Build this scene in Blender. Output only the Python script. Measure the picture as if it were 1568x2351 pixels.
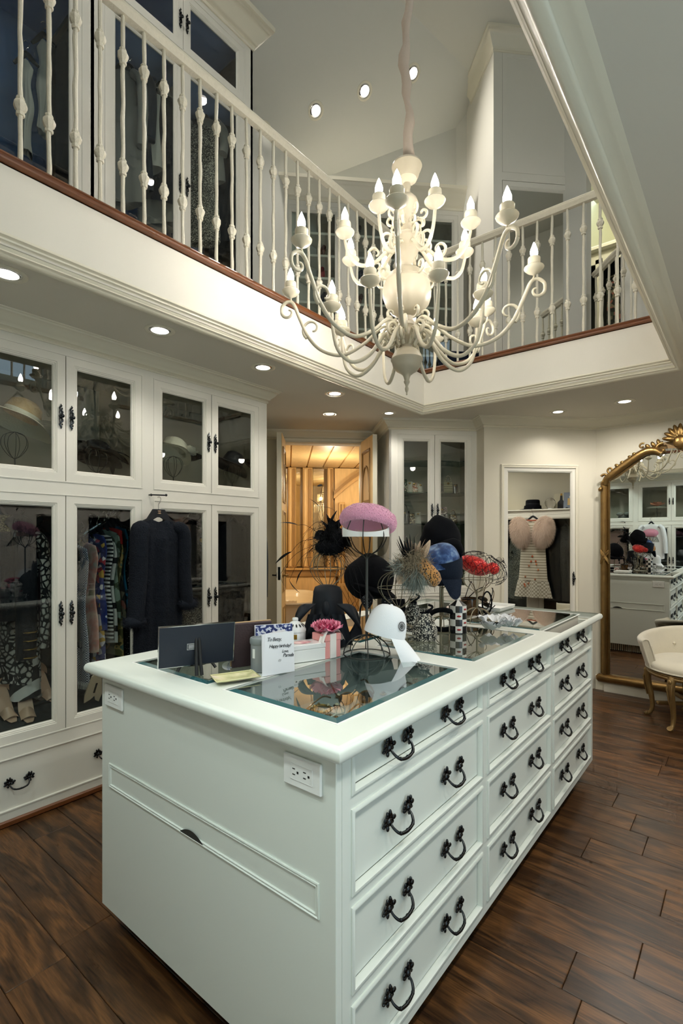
import bpy, math, random
from mathutils import Vector, Matrix
random.seed(7)
sc = bpy.context.scene
for o in list(bpy.data.objects): bpy.data.objects.remove(o)
C = sc.collection

# ------------------------------------------------------------------ camera
F, HOR, PCX, TH, CAMZ = 1155.0, 1234.0, 784.0, math.radians(38.94), 1.37
cam = bpy.data.cameras.new('camera'); cam_o = bpy.data.objects.new('camera', cam); C.objects.link(cam_o)
cam.sensor_fit = 'VERTICAL'; cam.sensor_height = 36.0; cam.lens = F/2351*36.0
cam.shift_y = (HOR-1175.5)/2351
cam.clip_start = 0.02
cam_o.location = (0, 0, CAMZ); cam_o.rotation_euler = (math.pi/2, 0, TH)
sc.camera = cam_o

# ------------------------------------------------------------------ view, world, exposure
sc.view_settings.view_transform = 'Standard'; sc.view_settings.look = 'None'
sc.view_settings.gamma = 1.0; sc.view_settings.use_curve_mapping = False
sc.view_settings.exposure = 0.2
w = bpy.data.worlds.new('world'); sc.world = w; w.use_nodes = True
bg = w.node_tree.nodes['Background']; bg.inputs[0].default_value = (0.66, 0.84, 0.95, 1); bg.inputs[1].default_value = 2.4
cy = sc.cycles
cy.use_denoising = True
cy.use_adaptive_sampling = True; cy.adaptive_threshold = 0.06; cy.adaptive_min_samples = 12
cy.max_bounces = 7; cy.diffuse_bounces = 4; cy.glossy_bounces = 4; cy.transmission_bounces = 6; cy.transparent_max_bounces = 12
cy.caustics_reflective = False; cy.caustics_refractive = False
cy.sample_clamp_indirect = 6.0

# light levels
BULB = 86.0          # emission of each chandelier bulb
CAN_LO = 34.0        # watts of each lower downlight
CAN_UP = 55.0        # watts of each gallery downlight
BATH_W = 42.0
ENTRY_FILL = 32.0         # watts of each added entry fill light, cooler

# ------------------------------------------------------------------ helpers
def lin(c):
    if isinstance(c, str):
        c = [int(c[i:i+2], 16)/255 for i in (0, 2, 4)]
    return tuple((x/12.92 if x <= 0.04045 else ((x+0.055)/1.055)**2.4) for x in c[:3])
def ray(u, v):
    a = (u-PCX)/F; b = (HOR-v)/F
    return Vector((a*math.cos(TH)-math.sin(TH), a*math.sin(TH)+math.cos(TH), b))
def onz(u, v, z):
    r = ray(u, v); return r*((z-CAMZ)/r.z)+Vector((0, 0, CAMZ))
def onx(u, v, x):
    r = ray(u, v); return r*(x/r.x)+Vector((0, 0, CAMZ))
def ony(u, v, y):
    r = ray(u, v); return r*(y/r.y)+Vector((0, 0, CAMZ))
R2 = math.sqrt(.5)
def sn(s, n, z=0.0): return Vector(((s+n)*R2, (s-n)*R2, z))
def onn(u, v, n):
    r = ray(u, v); return r*(n/((r.x-r.y)*R2))+Vector((0, 0, CAMZ))
def ond(u, v, d):
    return ray(u, v)*d+Vector((0, 0, CAMZ))

class MB:
    def __init__(s): s.v = []; s.f = []
    def add(s, vs, fs, m=None):
        o = len(s.v)
        if m is not None: vs = [m @ Vector(p) for p in vs]
        s.v += [tuple(p) for p in vs]; s.f += [tuple(i+o for i in q) for q in fs]
        return s
    def box(s, x0, x1, y0, y1, z0, z1, c=0.0, m=None):
        x0, x1 = min(x0, x1), max(x0, x1); y0, y1 = min(y0, y1), max(y0, y1); z0, z1 = min(z0, z1), max(z0, z1)
        if c <= 0:
            vs = [(x, y, z) for z in (z0, z1) for y in (y0, y1) for x in (x0, x1)]
            return s.add(vs, [(0,2,3,1),(4,5,7,6),(0,1,5,4),(2,6,7,3),(0,4,6,2),(1,3,7,5)], m)
        c = min(c, (x1-x0)*.49, (y1-y0)*.49, (z1-z0)*.49)
        cx, cyy, cz = (x0+x1)/2, (y0+y1)/2, (z0+z1)/2
        hx, hy, hz = (x1-x0)/2, (y1-y0)/2, (z1-z0)/2
        vs = []; ix = {}
        for sx in (-1, 1):
            for sy in (-1, 1):
                for sz in (-1, 1):
                    for ax in range(3):
                        h = [hx-c, hy-c, hz-c]; h[ax] += c
                        ix[(sx, sy, sz, ax)] = len(vs)
                        vs.append((cx+sx*h[0], cyy+sy*h[1], cz+sz*h[2]))
        fs = []
        def q(l, n):
            a, b, d = [Vector(vs[i]) for i in l[:3]]
            if (b-a).cross(d-a).dot(Vector(n)) < 0: l = l[::-1]
            fs.append(tuple(l))
        for ax in range(3):
            o1, o2 = [k for k in range(3) if k != ax]
            for sg in (-1, 1):
                l = []
                for a, b in ((-1,-1),(1,-1),(1,1),(-1,1)):
                    k = [0,0,0]; k[ax] = sg; k[o1] = a; k[o2] = b
                    l.append(ix[(k[0],k[1],k[2],ax)])
                n = [0,0,0]; n[ax] = sg; q(l, n)
            for a in (-1, 1):
                for b in (-1, 1):
                    l = []
                    for t, e in ((-1,o1),(-1,o2),(1,o2),(1,o1)):
                        k = [0,0,0]; k[ax] = t; k[o1] = a; k[o2] = b
                        l.append(ix[(k[0],k[1],k[2],e)])
                    n = [0,0,0]; n[o1] = a; n[o2] = b; q(l, n)
        for sx in (-1, 1):
            for sy in (-1, 1):
                for sz in (-1, 1):
                    q([ix[(sx,sy,sz,a)] for a in range(3)], (sx,sy,sz))
        return s.add(vs, fs, m)
    def tube(s, pts, r, seg=8, closed=False, cap=True, flat=1.0, m=None):
        pts = [Vector(p) for p in pts]; n = len(pts)
        rs = r if isinstance(r, (list, tuple)) else [r]*n
        T = []
        for i in range(n):
            if closed: t = pts[(i+1) % n]-pts[i-1]
            else: t = pts[min(i+1, n-1)]-pts[max(i-1, 0)]
            T.append(t.normalized() if t.length > 1e-9 else Vector((0,0,1)))
        ref = Vector((0,0,1)) if abs(T[0].z) < .9 else Vector((1,0,0))
        N = (ref-T[0]*ref.dot(T[0])).normalized()
        vs = []
        for i in range(n):
            N = N-T[i]*N.dot(T[i])
            if N.length < 1e-6: N = T[i].orthogonal()
            N.normalize(); B = T[i].cross(N)
            for k in range(seg):
                a = 2*math.pi*k/seg
                vs.append(pts[i]+(N*math.cos(a)*flat+B*math.sin(a))*rs[i])
        fs = []
        for i in range(n if closed else n-1):
            j = (i+1) % n
            for k in range(seg):
                l = (k+1) % seg
                fs.append((i*seg+k, i*seg+l, j*seg+l, j*seg+k))
        if cap and not closed:
            fs.append(tuple(range(seg))[::-1]); fs.append(tuple((n-1)*seg+k for k in range(seg)))
        return s.add(vs, fs, m)
    def lathe(s, prof, seg=24, c=(0,0,0), m=None, wob=None, a0=0.0, a1=2*math.pi):
        vs = []; full = abs(a1-a0-2*math.pi) < 1e-6
        k = seg if full else seg+1
        for r, z in prof:
            for i in range(k):
                a = a0+(a1-a0)*i/seg
                rr = r*(1+(wob(a, z) if wob else 0))
                vs.append((c[0]+rr*math.cos(a), c[1]+rr*math.sin(a), c[2]+z))
        fs = []
        for j in range(len(prof)-1):
            for i in range(seg):
                l = (i+1) % k
                fs.append((j*k+i, j*k+l, (j+1)*k+l, (j+1)*k+i))
        return s.add(vs, fs, m)
    def ell(s, c, r, seg=12, rings=8, m=None, dis=None):
        if not isinstance(r, (list, tuple)): r = (r, r, r)
        vs = []; fs = []
        for j in range(rings+1):
            t = math.pi*j/rings
            for i in range(seg):
                a = 2*math.pi*i/seg
                p = Vector((math.sin(t)*math.cos(a), math.sin(t)*math.sin(a), -math.cos(t)))
                k = 1+(dis(p) if dis else 0)
                vs.append((c[0]+p.x*r[0]*k, c[1]+p.y*r[1]*k, c[2]+p.z*r[2]*k))
        for j in range(rings):
            for i in range(seg):
                l = (i+1) % seg
                fs.append((j*seg+i, j*seg+l, (j+1)*seg+l, (j+1)*seg+i))
        return s.add(vs, fs, m)
    def grid(s, fn, nu, nv, cu=False, m=None):
        vs = [fn(i/(nu if cu else nu-1), j/(nv-1)) for j in range(nv) for i in range(nu)]
        fs = []
        for j in range(nv-1):
            for i in range(nu if cu else nu-1):
                l = (i+1) % nu
                fs.append((j*nu+i, j*nu+l, (j+1)*nu+l, (j+1)*nu+i))
        return s.add(vs, fs, m)
    def rect(s, x0, x1, z0, z1, prof, close=True, m=None):
        # concentric rectangles in the xz plane: profile of (inset, y)
        vs = []; n = len(prof)
        for d, y in prof:
            vs += [(x0+d, y, z0+d), (x1-d, y, z0+d), (x1-d, y, z1-d), (x0+d, y, z1-d)]
        fs = []
        for j in range(n if close else n-1):
            k = (j+1) % n
            for i in range(4):
                l = (i+1) % 4
                fs.append((j*4+i, j*4+l, k*4+l, k*4+i))
        return s.add(vs, fs, m)
    def sweep(s, path, prof, closed=False, m=None):
        # path in plan, profile (offset to the right of travel, z)
        P = [Vector((p[0], p[1])) for p in path]; n = len(P); M = []
        for i in range(n):
            d1 = (P[i]-P[i-1]).normalized() if (closed or i > 0) else None
            d2 = (P[(i+1) % n]-P[i]).normalized() if (closed or i < n-1) else None
            d1 = d1 or d2; d2 = d2 or d1
            r1 = Vector((d1.y, -d1.x)); r2 = Vector((d2.y, -d2.x))
            b = (r1+r2); b = b/max(b.dot(r1), 1e-6)
            M.append(b)
        k = len(prof); vs = []
        for i in range(n):
            for o, z in prof: vs.append((P[i].x+M[i].x*o, P[i].y+M[i].y*o, z))
        fs = []
        for i in range(n if closed else n-1):
            j = (i+1) % n
            for q in range(k-1):
                fs.append((i*k+q, j*k+q, j*k+q+1, i*k+q+1))
        return s.add(vs, fs, m)
    def prism(s, poly, d0, d1, m=None, axis='y'):
        n = len(poly)
        mk = {'y': lambda p, d: (p[0], d, p[1]), 'z': lambda p, d: (p[0], p[1], d), 'x': lambda p, d: (d, p[0], p[1])}[axis]
        vs = [mk(p, d0) for p in poly]+[mk(p, d1) for p in poly]
        fs = [tuple(range(n)), tuple(range(2*n-1, n-1, -1))]
        for i in range(n):
            j = (i+1) % n; fs.append((i, i+n, j+n, j))
        return s.add(vs, fs, m)
    def mesh(s, name, mt, smooth=35):
        me = bpy.data.meshes.new(name); me.from_pydata(s.v, [], s.f); me.update()
        mats = mt if isinstance(mt, (list, tuple)) else [mt]
        for q in mats: me.materials.append(q)
        if smooth:
            me.polygons.foreach_set('use_smooth', [True]*len(me.polygons))
            try: me.set_sharp_from_angle(angle=math.radians(smooth))
            except Exception: pass
        return me
    def build(s, name, mt, parent=None, loc=None, rotz=0, smooth=35, fix=False):
        me = s.mesh(name, mt, smooth)
        if fix:
            import bmesh
            bm = bmesh.new(); bm.from_mesh(me); bmesh.ops.recalc_face_normals(bm, faces=bm.faces); bm.to_mesh(me); bm.free()
        return put(name, me, parent, loc, rotz)
def put(name, me, parent=None, loc=None, rotz=0):
    o = bpy.data.objects.new(name, me); C.objects.link(o)
    if parent is not None: o.parent = parent
    if loc is not None: o.location = loc
    if rotz: o.rotation_euler = (0, 0, rotz) if not isinstance(rotz, (tuple, list)) else rotz
    return o
def tag(o, label, cat, group=None):
    o['label'] = label; o['category'] = cat
    if group: o['group'] = group
    return o
def thing(name, label, cat, loc=(0,0,0), rotz=0, group=None):
    o = bpy.data.objects.new(name, None); C.objects.link(o); o.empty_display_size = .05
    o.location = loc; o.rotation_euler = (0, 0, rotz) if not isinstance(rotz, (tuple, list)) else rotz
    return tag(o, label, cat, group)
def struct(o):
    o['kind'] = 'structure'; return o
def stuff(o):
    o['kind'] = 'stuff'; return o
def cat_rom(pts, n=6):
    P = [Vector(p) for p in pts]; out = []
    for i in range(len(P)-1):
        a, b, c, d = P[max(i-1,0)], P[i], P[i+1], P[min(i+2, len(P)-1)]
        for k in range(n):
            t = k/n
            out.append(.5*((2*b)+(c-a)*t+(2*a-5*b+4*c-d)*t*t+(3*b-a-3*c+d)*t**3))
    out.append(P[-1]); return out
def spiral(cx, cz, r0, r1, a0, a1, n=16):
    return [(cx+(r0+(r1-r0)*i/n)*math.cos(a0+(a1-a0)*i/n), 0, cz+(r0+(r1-r0)*i/n)*math.sin(a0+(a1-a0)*i/n)) for i in range(n+1)]
def rotm(loc=(0,0,0), rx=0, ry=0, rz=0, sc_=1.0):
    from mathutils import Euler
    m = Matrix.Translation(Vector(loc)) @ Euler((rx, ry, rz)).to_matrix().to_4x4()
    if isinstance(sc_, (tuple, list)): return m @ Matrix.Diagonal((sc_[0], sc_[1], sc_[2], 1))
    return m @ Matrix.Scale(sc_, 4)

# ------------------------------------------------------------------ materials
def newmat(name):
    m = bpy.data.materials.new(name); m.use_nodes = True
    nt = m.node_tree; return m, nt, nt.nodes['Principled BSDF']
def mat(name, col, rough=.5, metal=0.0, spec=.5, bump=0.0, bscale=60, var=0.0, vscale=4, coat=0.0, sheen=0.0, stretch=None):
    m, nt, b = newmat(name)
    b.inputs['Base Color'].default_value = (*lin(col), 1)
    b.inputs['Roughness'].default_value = rough; b.inputs['Metallic'].default_value = metal
    b.inputs['Specular IOR Level'].default_value = spec
    if coat: b.inputs['Coat Weight'].default_value = coat; b.inputs['Coat Roughness'].default_value = .08
    if sheen: b.inputs['Sheen Weight'].default_value = sheen
    tc = nt.nodes.new('ShaderNodeTexCoord')
    src = tc.outputs['Object']
    if stretch:
        mp = nt.nodes.new('ShaderNodeMapping'); mp.inputs['Scale'].default_value = stretch
        nt.links.new(src, mp.inputs[0]); src = mp.outputs[0]
    if var:
        n = nt.nodes.new('ShaderNodeTexNoise'); n.inputs['Scale'].default_value = vscale; n.inputs['Detail'].default_value = 5
        nt.links.new(src, n.inputs['Vector'])
        h = nt.nodes.new('ShaderNodeHueSaturation'); h.inputs['Color'].default_value = (*lin(col), 1)
        mr = nt.nodes.new('ShaderNodeMapRange'); mr.inputs[3].default_value = 1-var; mr.inputs[4].default_value = 1+var
        nt.links.new(n.outputs[0], mr.inputs[0]); nt.links.new(mr.outputs[0], h.inputs['Value']); nt.links.new(h.outputs[0], b.inputs['Base Color'])
    if bump:
        n2 = nt.nodes.new('ShaderNodeTexNoise'); n2.inputs['Scale'].default_value = bscale; n2.inputs['Detail'].default_value = 4
        nt.links.new(src, n2.inputs['Vector'])
        bp = nt.nodes.new('ShaderNodeBump'); bp.inputs['Strength'].default_value = bump; bp.inputs['Distance'].default_value = .01
        nt.links.new(n2.outputs[0], bp.inputs['Height']); nt.links.new(bp.outputs[0], b.inputs['Normal'])
    return m
def ramp(nt, stops, interp='LINEAR'):
    r = nt.nodes.new('ShaderNodeValToRGB'); cr = r.color_ramp; cr.interpolation = interp
    while len(cr.elements) < len(stops): cr.elements.new(.5)
    for e, (p, c) in zip(cr.elements, stops): e.position = p; e.color = (*lin(c), 1)
    return r
def patmat(name, kind, stops, scale=20, rough=.75, interp='CONSTANT', stretch=(1,1,1), dist=0.0, rot=(0,0,0), sheen=.2):
    # printed or woven textile patterns
    m, nt, b = newmat(name); b.inputs['Roughness'].default_value = rough; b.inputs['Sheen Weight'].default_value = sheen
    b.inputs['Specular IOR Level'].default_value = .25
    tc = nt.nodes.new('ShaderNodeTexCoord'); mp = nt.nodes.new('ShaderNodeMapping')
    mp.inputs['Scale'].default_value = stretch; mp.inputs['Rotation'].default_value = rot
    nt.links.new(tc.outputs['Object'], mp.inputs[0]); src = mp.outputs[0]
    if dist:
        nz = nt.nodes.new('ShaderNodeTexNoise'); nz.inputs['Scale'].default_value = scale*.4
        nt.links.new(src, nz.inputs['Vector'])
        vm = nt.nodes.new('ShaderNodeVectorMath'); vm.operation = 'MULTIPLY_ADD'
        vm.inputs[1].default_value = (dist, dist, dist); nt.links.new(nz.outputs['Color'], vm.inputs[0]); nt.links.new(src, vm.inputs[2]); src = vm.outputs[0]
    if kind == 'noise':
        t = nt.nodes.new('ShaderNodeTexNoise'); t.inputs['Scale'].default_value = scale; t.inputs['Detail'].default_value = 3; out = t.outputs[0]
    elif kind == 'voronoi':
        t = nt.nodes.new('ShaderNodeTexVoronoi'); t.inputs['Scale'].default_value = scale; out = t.outputs['Distance']
    elif kind == 'edge':
        t = nt.nodes.new('ShaderNodeTexVoronoi'); t.feature = 'DISTANCE_TO_EDGE'; t.inputs['Scale'].default_value = scale; out = t.outputs['Distance']
    elif kind == 'cells':
        t = nt.nodes.new('ShaderNodeTexVoronoi'); t.inputs['Scale'].default_value = scale; out = t.outputs['Color']
    elif kind == 'wave':
        t = nt.nodes.new('ShaderNodeTexWave'); t.inputs['Scale'].default_value = scale; t.bands_direction = 'Z'; t.inputs['Distortion'].default_value = 0; out = t.outputs[0]
    elif kind == 'checker':
        t = nt.nodes.new('ShaderNodeTexChecker'); t.inputs['Scale'].default_value = scale; out = t.outputs['Fac']
    nt.links.new(src, t.inputs['Vector'])
    r = ramp(nt, stops, interp); nt.links.new(out, r.inputs[0]); nt.links.new(r.outputs[0], b.inputs['Base Color'])
    return m
def glassmat(name, tint='FFFFFF', ior=1.5, refl=1.0, rough=0.0, density=1.0):
    m = bpy.data.materials.new(name); m.use_nodes = True; nt = m.node_tree; nt.nodes.clear()
    o = nt.nodes.new('ShaderNodeOutputMaterial'); mx = nt.nodes.new('ShaderNodeMixShader')
    t = nt.nodes.new('ShaderNodeBsdfTransparent'); g = nt.nodes.new('ShaderNodeBsdfGlossy'); g.inputs['Roughness'].default_value = rough
    t.inputs[0].default_value = (*[x*density for x in lin(tint)], 1)
    fr = nt.nodes.new('ShaderNodeFresnel'); fr.inputs[0].default_value = ior
    ml = nt.nodes.new('ShaderNodeMath'); ml.operation = 'MULTIPLY'; ml.inputs[1].default_value = refl; ml.use_clamp = True
    # reflect on the outer face only (the pane does not bend rays, so its rear face would reflect totally)
    ge = nt.nodes.new('ShaderNodeNewGeometry'); iv = nt.nodes.new('ShaderNodeMath'); iv.operation = 'SUBTRACT'; iv.inputs[0].default_value = 1.0
    m2 = nt.nodes.new('ShaderNodeMath'); m2.operation = 'MULTIPLY'
    nt.links.new(ge.outputs['Backfacing'], iv.inputs[1]); nt.links.new(fr.outputs[0], ml.inputs[0]); nt.links.new(ml.outputs[0], m2.inputs[0]); nt.links.new(iv.outputs[0], m2.inputs[1]); nt.links.new(m2.outputs[0], mx.inputs[0])
    nt.links.new(t.outputs[0], mx.inputs[1]); nt.links.new(g.outputs[0], mx.inputs[2]); nt.links.new(mx.outputs[0], o.inputs[0])
    return m
def emit(name, col, strength):
    m = bpy.data.materials.new(name); m.use_nodes = True; nt = m.node_tree; nt.nodes.clear()
    o = nt.nodes.new('ShaderNodeOutputMaterial'); e = nt.nodes.new('ShaderNodeEmission')
    e.inputs[0].default_value = (*lin(col), 1); e.inputs[1].default_value = strength; nt.links.new(e.outputs[0], o.inputs[0]); return m
def plankmat(name, dark, mid, light, rough=.32):
    # per-plank grain: object random shifts tone, long stretched noise gives the grain
    m, nt, b = newmat(name)
    tc = nt.nodes.new('ShaderNodeTexCoord'); oi = nt.nodes.new('ShaderNodeObjectInfo')
    vm = nt.nodes.new('ShaderNodeVectorMath'); vm.operation = 'MULTIPLY_ADD'
    cb = nt.nodes.new('ShaderNodeCombineXYZ')
    ml = nt.nodes.new('ShaderNodeMath'); ml.operation = 'MULTIPLY'; ml.inputs[1].default_value = 37.0
    nt.links.new(oi.outputs['Random'], ml.inputs[0])
    for k in range(3): nt.links.new(ml.outputs[0], cb.inputs[k])
    vm.inputs[1].default_value = (1, 1, 1)
    nt.links.new(tc.outputs['Object'], vm.inputs[0]); nt.links.new(cb.outputs[0], vm.inputs[2])
    # swirly cathedral grain
    mp = nt.nodes.new('ShaderNodeMapping'); mp.inputs['Scale'].default_value = (1.1, 7.5, 7.5); nt.links.new(vm.outputs[0], mp.inputs[0])
    wv = nt.nodes.new('ShaderNodeTexNoise'); wv.inputs['Scale'].default_value = 1.3; wv.inputs['Detail'].default_value = 2; wv.inputs['Distortion'].default_value = .8
    nt.links.new(mp.outputs[0], wv.inputs['Vector'])
    mm = nt.nodes.new('ShaderNodeMath'); mm.operation = 'MULTIPLY'; mm.inputs[1].default_value = 9.0; nt.links.new(wv.outputs[0], mm.inputs[0])
    fr = nt.nodes.new('ShaderNodeMath'); fr.operation = 'PINGPONG'; fr.inputs[1].default_value = 1.0; nt.links.new(mm.outputs[0], fr.inputs[0])
    # fine fibres
    mp2 = nt.nodes.new('ShaderNodeMapping'); mp2.inputs['Scale'].default_value = (14, 190, 190); nt.links.new(vm.outputs[0], mp2.inputs[0])
    fn = nt.nodes.new('ShaderNodeTexNoise'); fn.inputs['Scale'].default_value = 1.0; fn.inputs['Detail'].default_value = 4; nt.links.new(mp2.outputs[0], fn.inputs['Vector'])
    mixf = nt.nodes.new('ShaderNodeMix'); mixf.inputs[0].default_value = .62
    nt.links.new(fr.outputs[0], mixf.inputs[2]); nt.links.new(fn.outputs[0], mixf.inputs[3])
    r = ramp(nt, [(.22, dark), (.5, mid), (.82, light)]); nt.links.new(mixf.outputs[0], r.inputs[0])
    h = nt.nodes.new('ShaderNodeHueSaturation'); mr = nt.nodes.new('ShaderNodeMapRange'); mr.inputs[3].default_value = .72; mr.inputs[4].default_value = 1.2
    nt.links.new(oi.outputs['Random'], mr.inputs[0]); nt.links.new(mr.outputs[0], h.inputs['Value']); nt.links.new(r.outputs[0], h.inputs['Color']); nt.links.new(h.outputs[0], b.inputs['Base Color'])
    b.inputs['Roughness'].default_value = rough; b.inputs['Specular IOR Level'].default_value = .45
    bp = nt.nodes.new('ShaderNodeBump'); bp.inputs['Strength'].default_value = .18; bp.inputs['Distance'].default_value = .002
    nt.links.new(mixf.outputs[0], bp.inputs['Height']); nt.links.new(bp.outputs[0], b.inputs['Normal'])
    return m
M = {}
M['paint'] = mat('cream_paint', 'DEDBD0', .42, spec=.4)
M['island'] = mat('island_paint', 'D6DAD2', .38, spec=.4)
M['wall'] = mat('wall_paint', 'D6D0BE', .75, bump=.03, bscale=120)
M['ceil'] = mat('ceiling_paint', 'D8D3C6', .85)
M['upwall'] = mat('gallery_wall_paint', 'D2D1C8', .8)
M['fascia'] = mat('fascia_plaster', 'E6E1D4', .6, var=.03, vscale=2.5)
M['trim'] = mat('trim_gloss', 'E2DCC8', .3, spec=.5)
M['dark_in'] = mat('dark_cabinet_interior', '20272A', .6)  # dimness inside the closed wardrobes is put into this colour
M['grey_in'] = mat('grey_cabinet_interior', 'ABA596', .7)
M['gap'] = mat('shadow_gap', '2A2822', .9)
M['floorbase'] = mat('subfloor', '1B130C', .8)
M['plank'] = plankmat('dark_oak_plank', '281A10', '4D331D', '78502C')
M['capwood'] = mat('stained_wood_cap', '6E3F1F', .35, var=.25, vscale=9, stretch=(1,1,6))
M['pewter'] = mat('dark_pewter', '3C3E40', .27, 1.0)
M['blackmetal'] = mat('black_iron', '15161A', .35, .6)
M['gold'] = mat('antique_gold_leaf', '8B6E42', .36, .9, bump=.25, bscale=50, var=.35, vscale=14)
M['giltwood'] = mat('gilded_walnut', '8E7347', .42, .55, bump=.2, bscale=60, var=.3, vscale=18)
M['column'] = mat('glare_dimmed_ivory', 'B8AF99', .38, spec=.5)  # same ivory painted darker to hold down the glare of the bulbs
M['chalk'] = mat('chalk_white_iron', 'D9D3C0', .5, bump=.25, bscale=90, var=.08, vscale=60)
M['ivory'] = mat('ivory_enamel', 'CEC6AF', .35, spec=.5)
M['glass'] = glassmat('cabinet_glass', 'F4F8F6', 1.52, 2.2)
M['topglass'] = glassmat('island_glass', 'F2F8F6', 1.55, 2.0)
M['teal'] = mat('bevelled_glass_edge', '2E5A5E', .08, spec=.8, coat=.6)
M['mirror'] = mat('mirror_silver', 'D8DAD6', .0, 1.0)
M['sleeve'] = mat('linen_chain_sleeve', 'B9AB9C', .9, bump=.4, bscale=30)
M['white'] = mat('white_plastic', 'E6E6E2', .35)
M['slot'] = mat('slot_black', '101010', .6)
M['chrome'] = mat('chrome', 'C8C8C8', .12, 1.0)
M['wire'] = mat('aged_wire', '857D68', .45, .8)
M['darkwire'] = mat('iron_wire', '4A4B48', .5, .7)
M['black'] = mat('black_felt', '0B0C10', .95, spec=.15, bump=.2, bscale=150)
M['navy'] = mat('navy_cloth', '18202E', .9, spec=.2, bump=.2, bscale=200)
# ================================================================== the shell
ZC = 2.435            # lower ceiling
ZF = 2.74             # gallery floor
ZT = 5.85             # flat top ceiling
OX0, OX1, OY0, OY1 = -2.095, -0.37, 0.336, 3.68     # opening in the ceiling, face of the fascia
XL, XR, YB, YF = -2.73, 0.75, -0.25, 5.0             # lower faces: left cabinets, right cabinets, back cabinets, far wall
def wallq(name, pts, m, thick=None, flip=False):
    mb = MB(); n = len(pts)
    mb.add(pts, [tuple(range(n))]); return struct(mb.build(name, m, smooth=0))
# floor with single planks
fl = MB(); fl.box(-3.9, 1.3, -.4, 5.2, -.05, -.022)
floor = struct(fl.build('floor', M['floorbase'], smooth=0))
pw = .178; y = -.35; row = 0
rng = random.Random(3)
while y < 5.05:
    x = -3.85-rng.random()*1.2
    while x < 1.2:
        L = rng.uniform(1.1, 1.9); x1 = min(x+L, 1.25)
        x0c = max(x, -3.85)
        if x1-x0c > .08:
            mb = MB(); hl = (x1-x0c)/2
            mb.box(-hl+.0008, hl-.0008, -pw/2+.0008, pw/2-.0008, -.022, 0, c=.0018)
            mb.build('plank', M['plank'], floor, loc=((x0c+x1)/2, y+pw/2, 0), smooth=0)
        x = x+L
    y += pw; row += 1
# tub room floor lies beyond the doorway
# lower ceiling slab around the opening = the gallery floor
def ring(mb, z0, z1, X0=-4.0, X1=1.6, Y0=-.5, Y1=8.2):
    a, b, c_, d = OX0-.012, OX1+.012, OY0-.012, OY1+.012
    mb.box(X0, a, Y0, Y1, z0, z1); mb.box(b, X1, Y0, Y1, z0, z1)
    mb.box(a, b, Y0, c_, z0, z1); mb.box(a, b, d, Y1, z0, z1)
mb = MB(); ring(mb, ZC, 2.70); ceil_lo = struct(mb.build('ceiling', M['ceil'], smooth=0))
mb = MB(); mb.sweep([(OX0, OY0), (OX0, OY1), (OX1, OY1), (OX1, OY0)], [(0, 2.72), (0, 2.462)], closed=True)
struct(mb.build('wall_fascia', M['fascia'], smooth=0))
# moulding round the opening: steps down and outward from the fascia, then a cove back up to the ceiling
prof = [(0, 2.474), (.006, 2.474), (.008, 2.470), (.008, 2.464), (.002, 2.460), (-.002, 2.457), (-.002, 2.450), (-.008, 2.447), (-.013, 2.443),
        (-.016, 2.437), (-.018, 2.428), (-.022, 2.424), (-.020, 2.418), (-.028, 2.414), (-.032, 2.410), (-.036, 2.404), (-.042, 2.400), (-.050, 2.399),
        (-.058, 2.402), (-.068, 2.408), (-.070, 2.413), (-.084, 2.418), (-.098, 2.425), (-.104, 2.426), (-.118, ZC)]
mb = MB(); mb.sweep([(OX0, OY0), (OX0, OY1), (OX1, OY1), (OX1, OY0)], prof, closed=True)
struct(mb.build('trim_1', M['trim'], smooth=50))
# stained timber cap on the fascia
cap = [(-.10, 2.745), (-.02, 2.766), (.004, 2.766), (.016, 2.760), (.020, 2.752), (.014, 2.747), (.012, 2.742), (.020, 2.738), (.022, 2.730), (.014, 2.726), (0, 2.724)]
mb = MB(); mb.sweep([(OX0, OY0), (OX0, OY1), (OX1, OY1), (OX1, OY0)], cap, closed=True)
struct(mb.build('trim_2', M['capwood'], smooth=40))
mb = MB(); ring(mb, 2.70, ZF); struct(mb.build('floor_gallery', M['floorbase'], smooth=0))
# outer walls of the lower room
P = lambda s, n: sn(s, n)
def vwall(name, p, q, z0, z1, m):
    return wallq(name, [(p[0], p[1], z0), (q[0], q[1], z0), (q[0], q[1], z1), (p[0], p[1], z1)], m)
nD, nC, nS = -5.05, -4.47, -4.295
a0 = P(-.324, nD)
vwall('wall_left', (-3.34, -.4), (-3.34, 2.505), 0, ZC, M['wall'])
vwall('wall_recess', (-3.8, 2.51), (a0.x, a0.y), 0, ZC, M['wall'])
vwall('wall_back', (-3.4, -.85), (1.3, -.85), 0, ZC, M['wall'])
rwl = MB()
for y0, y1, z0, z1 in ((-.9, -.1, 0, ZC), (1.5, 5.1, 0, ZC), (-.1, 1.5, 0, .35), (-.1, 1.5, 2.2, ZC)): rwl.box(1.36, 1.46, y0, y1, z0, z1)
struct(rwl.build('wall_right', M['wall'], smooth=0))
mb = MB()
for k in range(2): mb.rect(-.1+.8*k, .7+.8*k, .35, 2.2, [(0, .0), (0, -.04), (.05, -.04), (.06, -.02), (.06, .0)], m=Matrix.Rotation(math.pi/2, 4, 'Z'))
wo2 = struct(mb.build('window_added', M['trim'], loc=(1.42, 0, 0), smooth=40))  # unseen window, added to bring cool daylight fill into the room
wgl = glassmat('window_glass', 'F2F6F8', 1.3, .6)
mb = MB(); mb.box(-.004, 0, -.1, 1.5, .35, 2.2); mb.build('window_pane', wgl, wo2, smooth=0)
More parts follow.
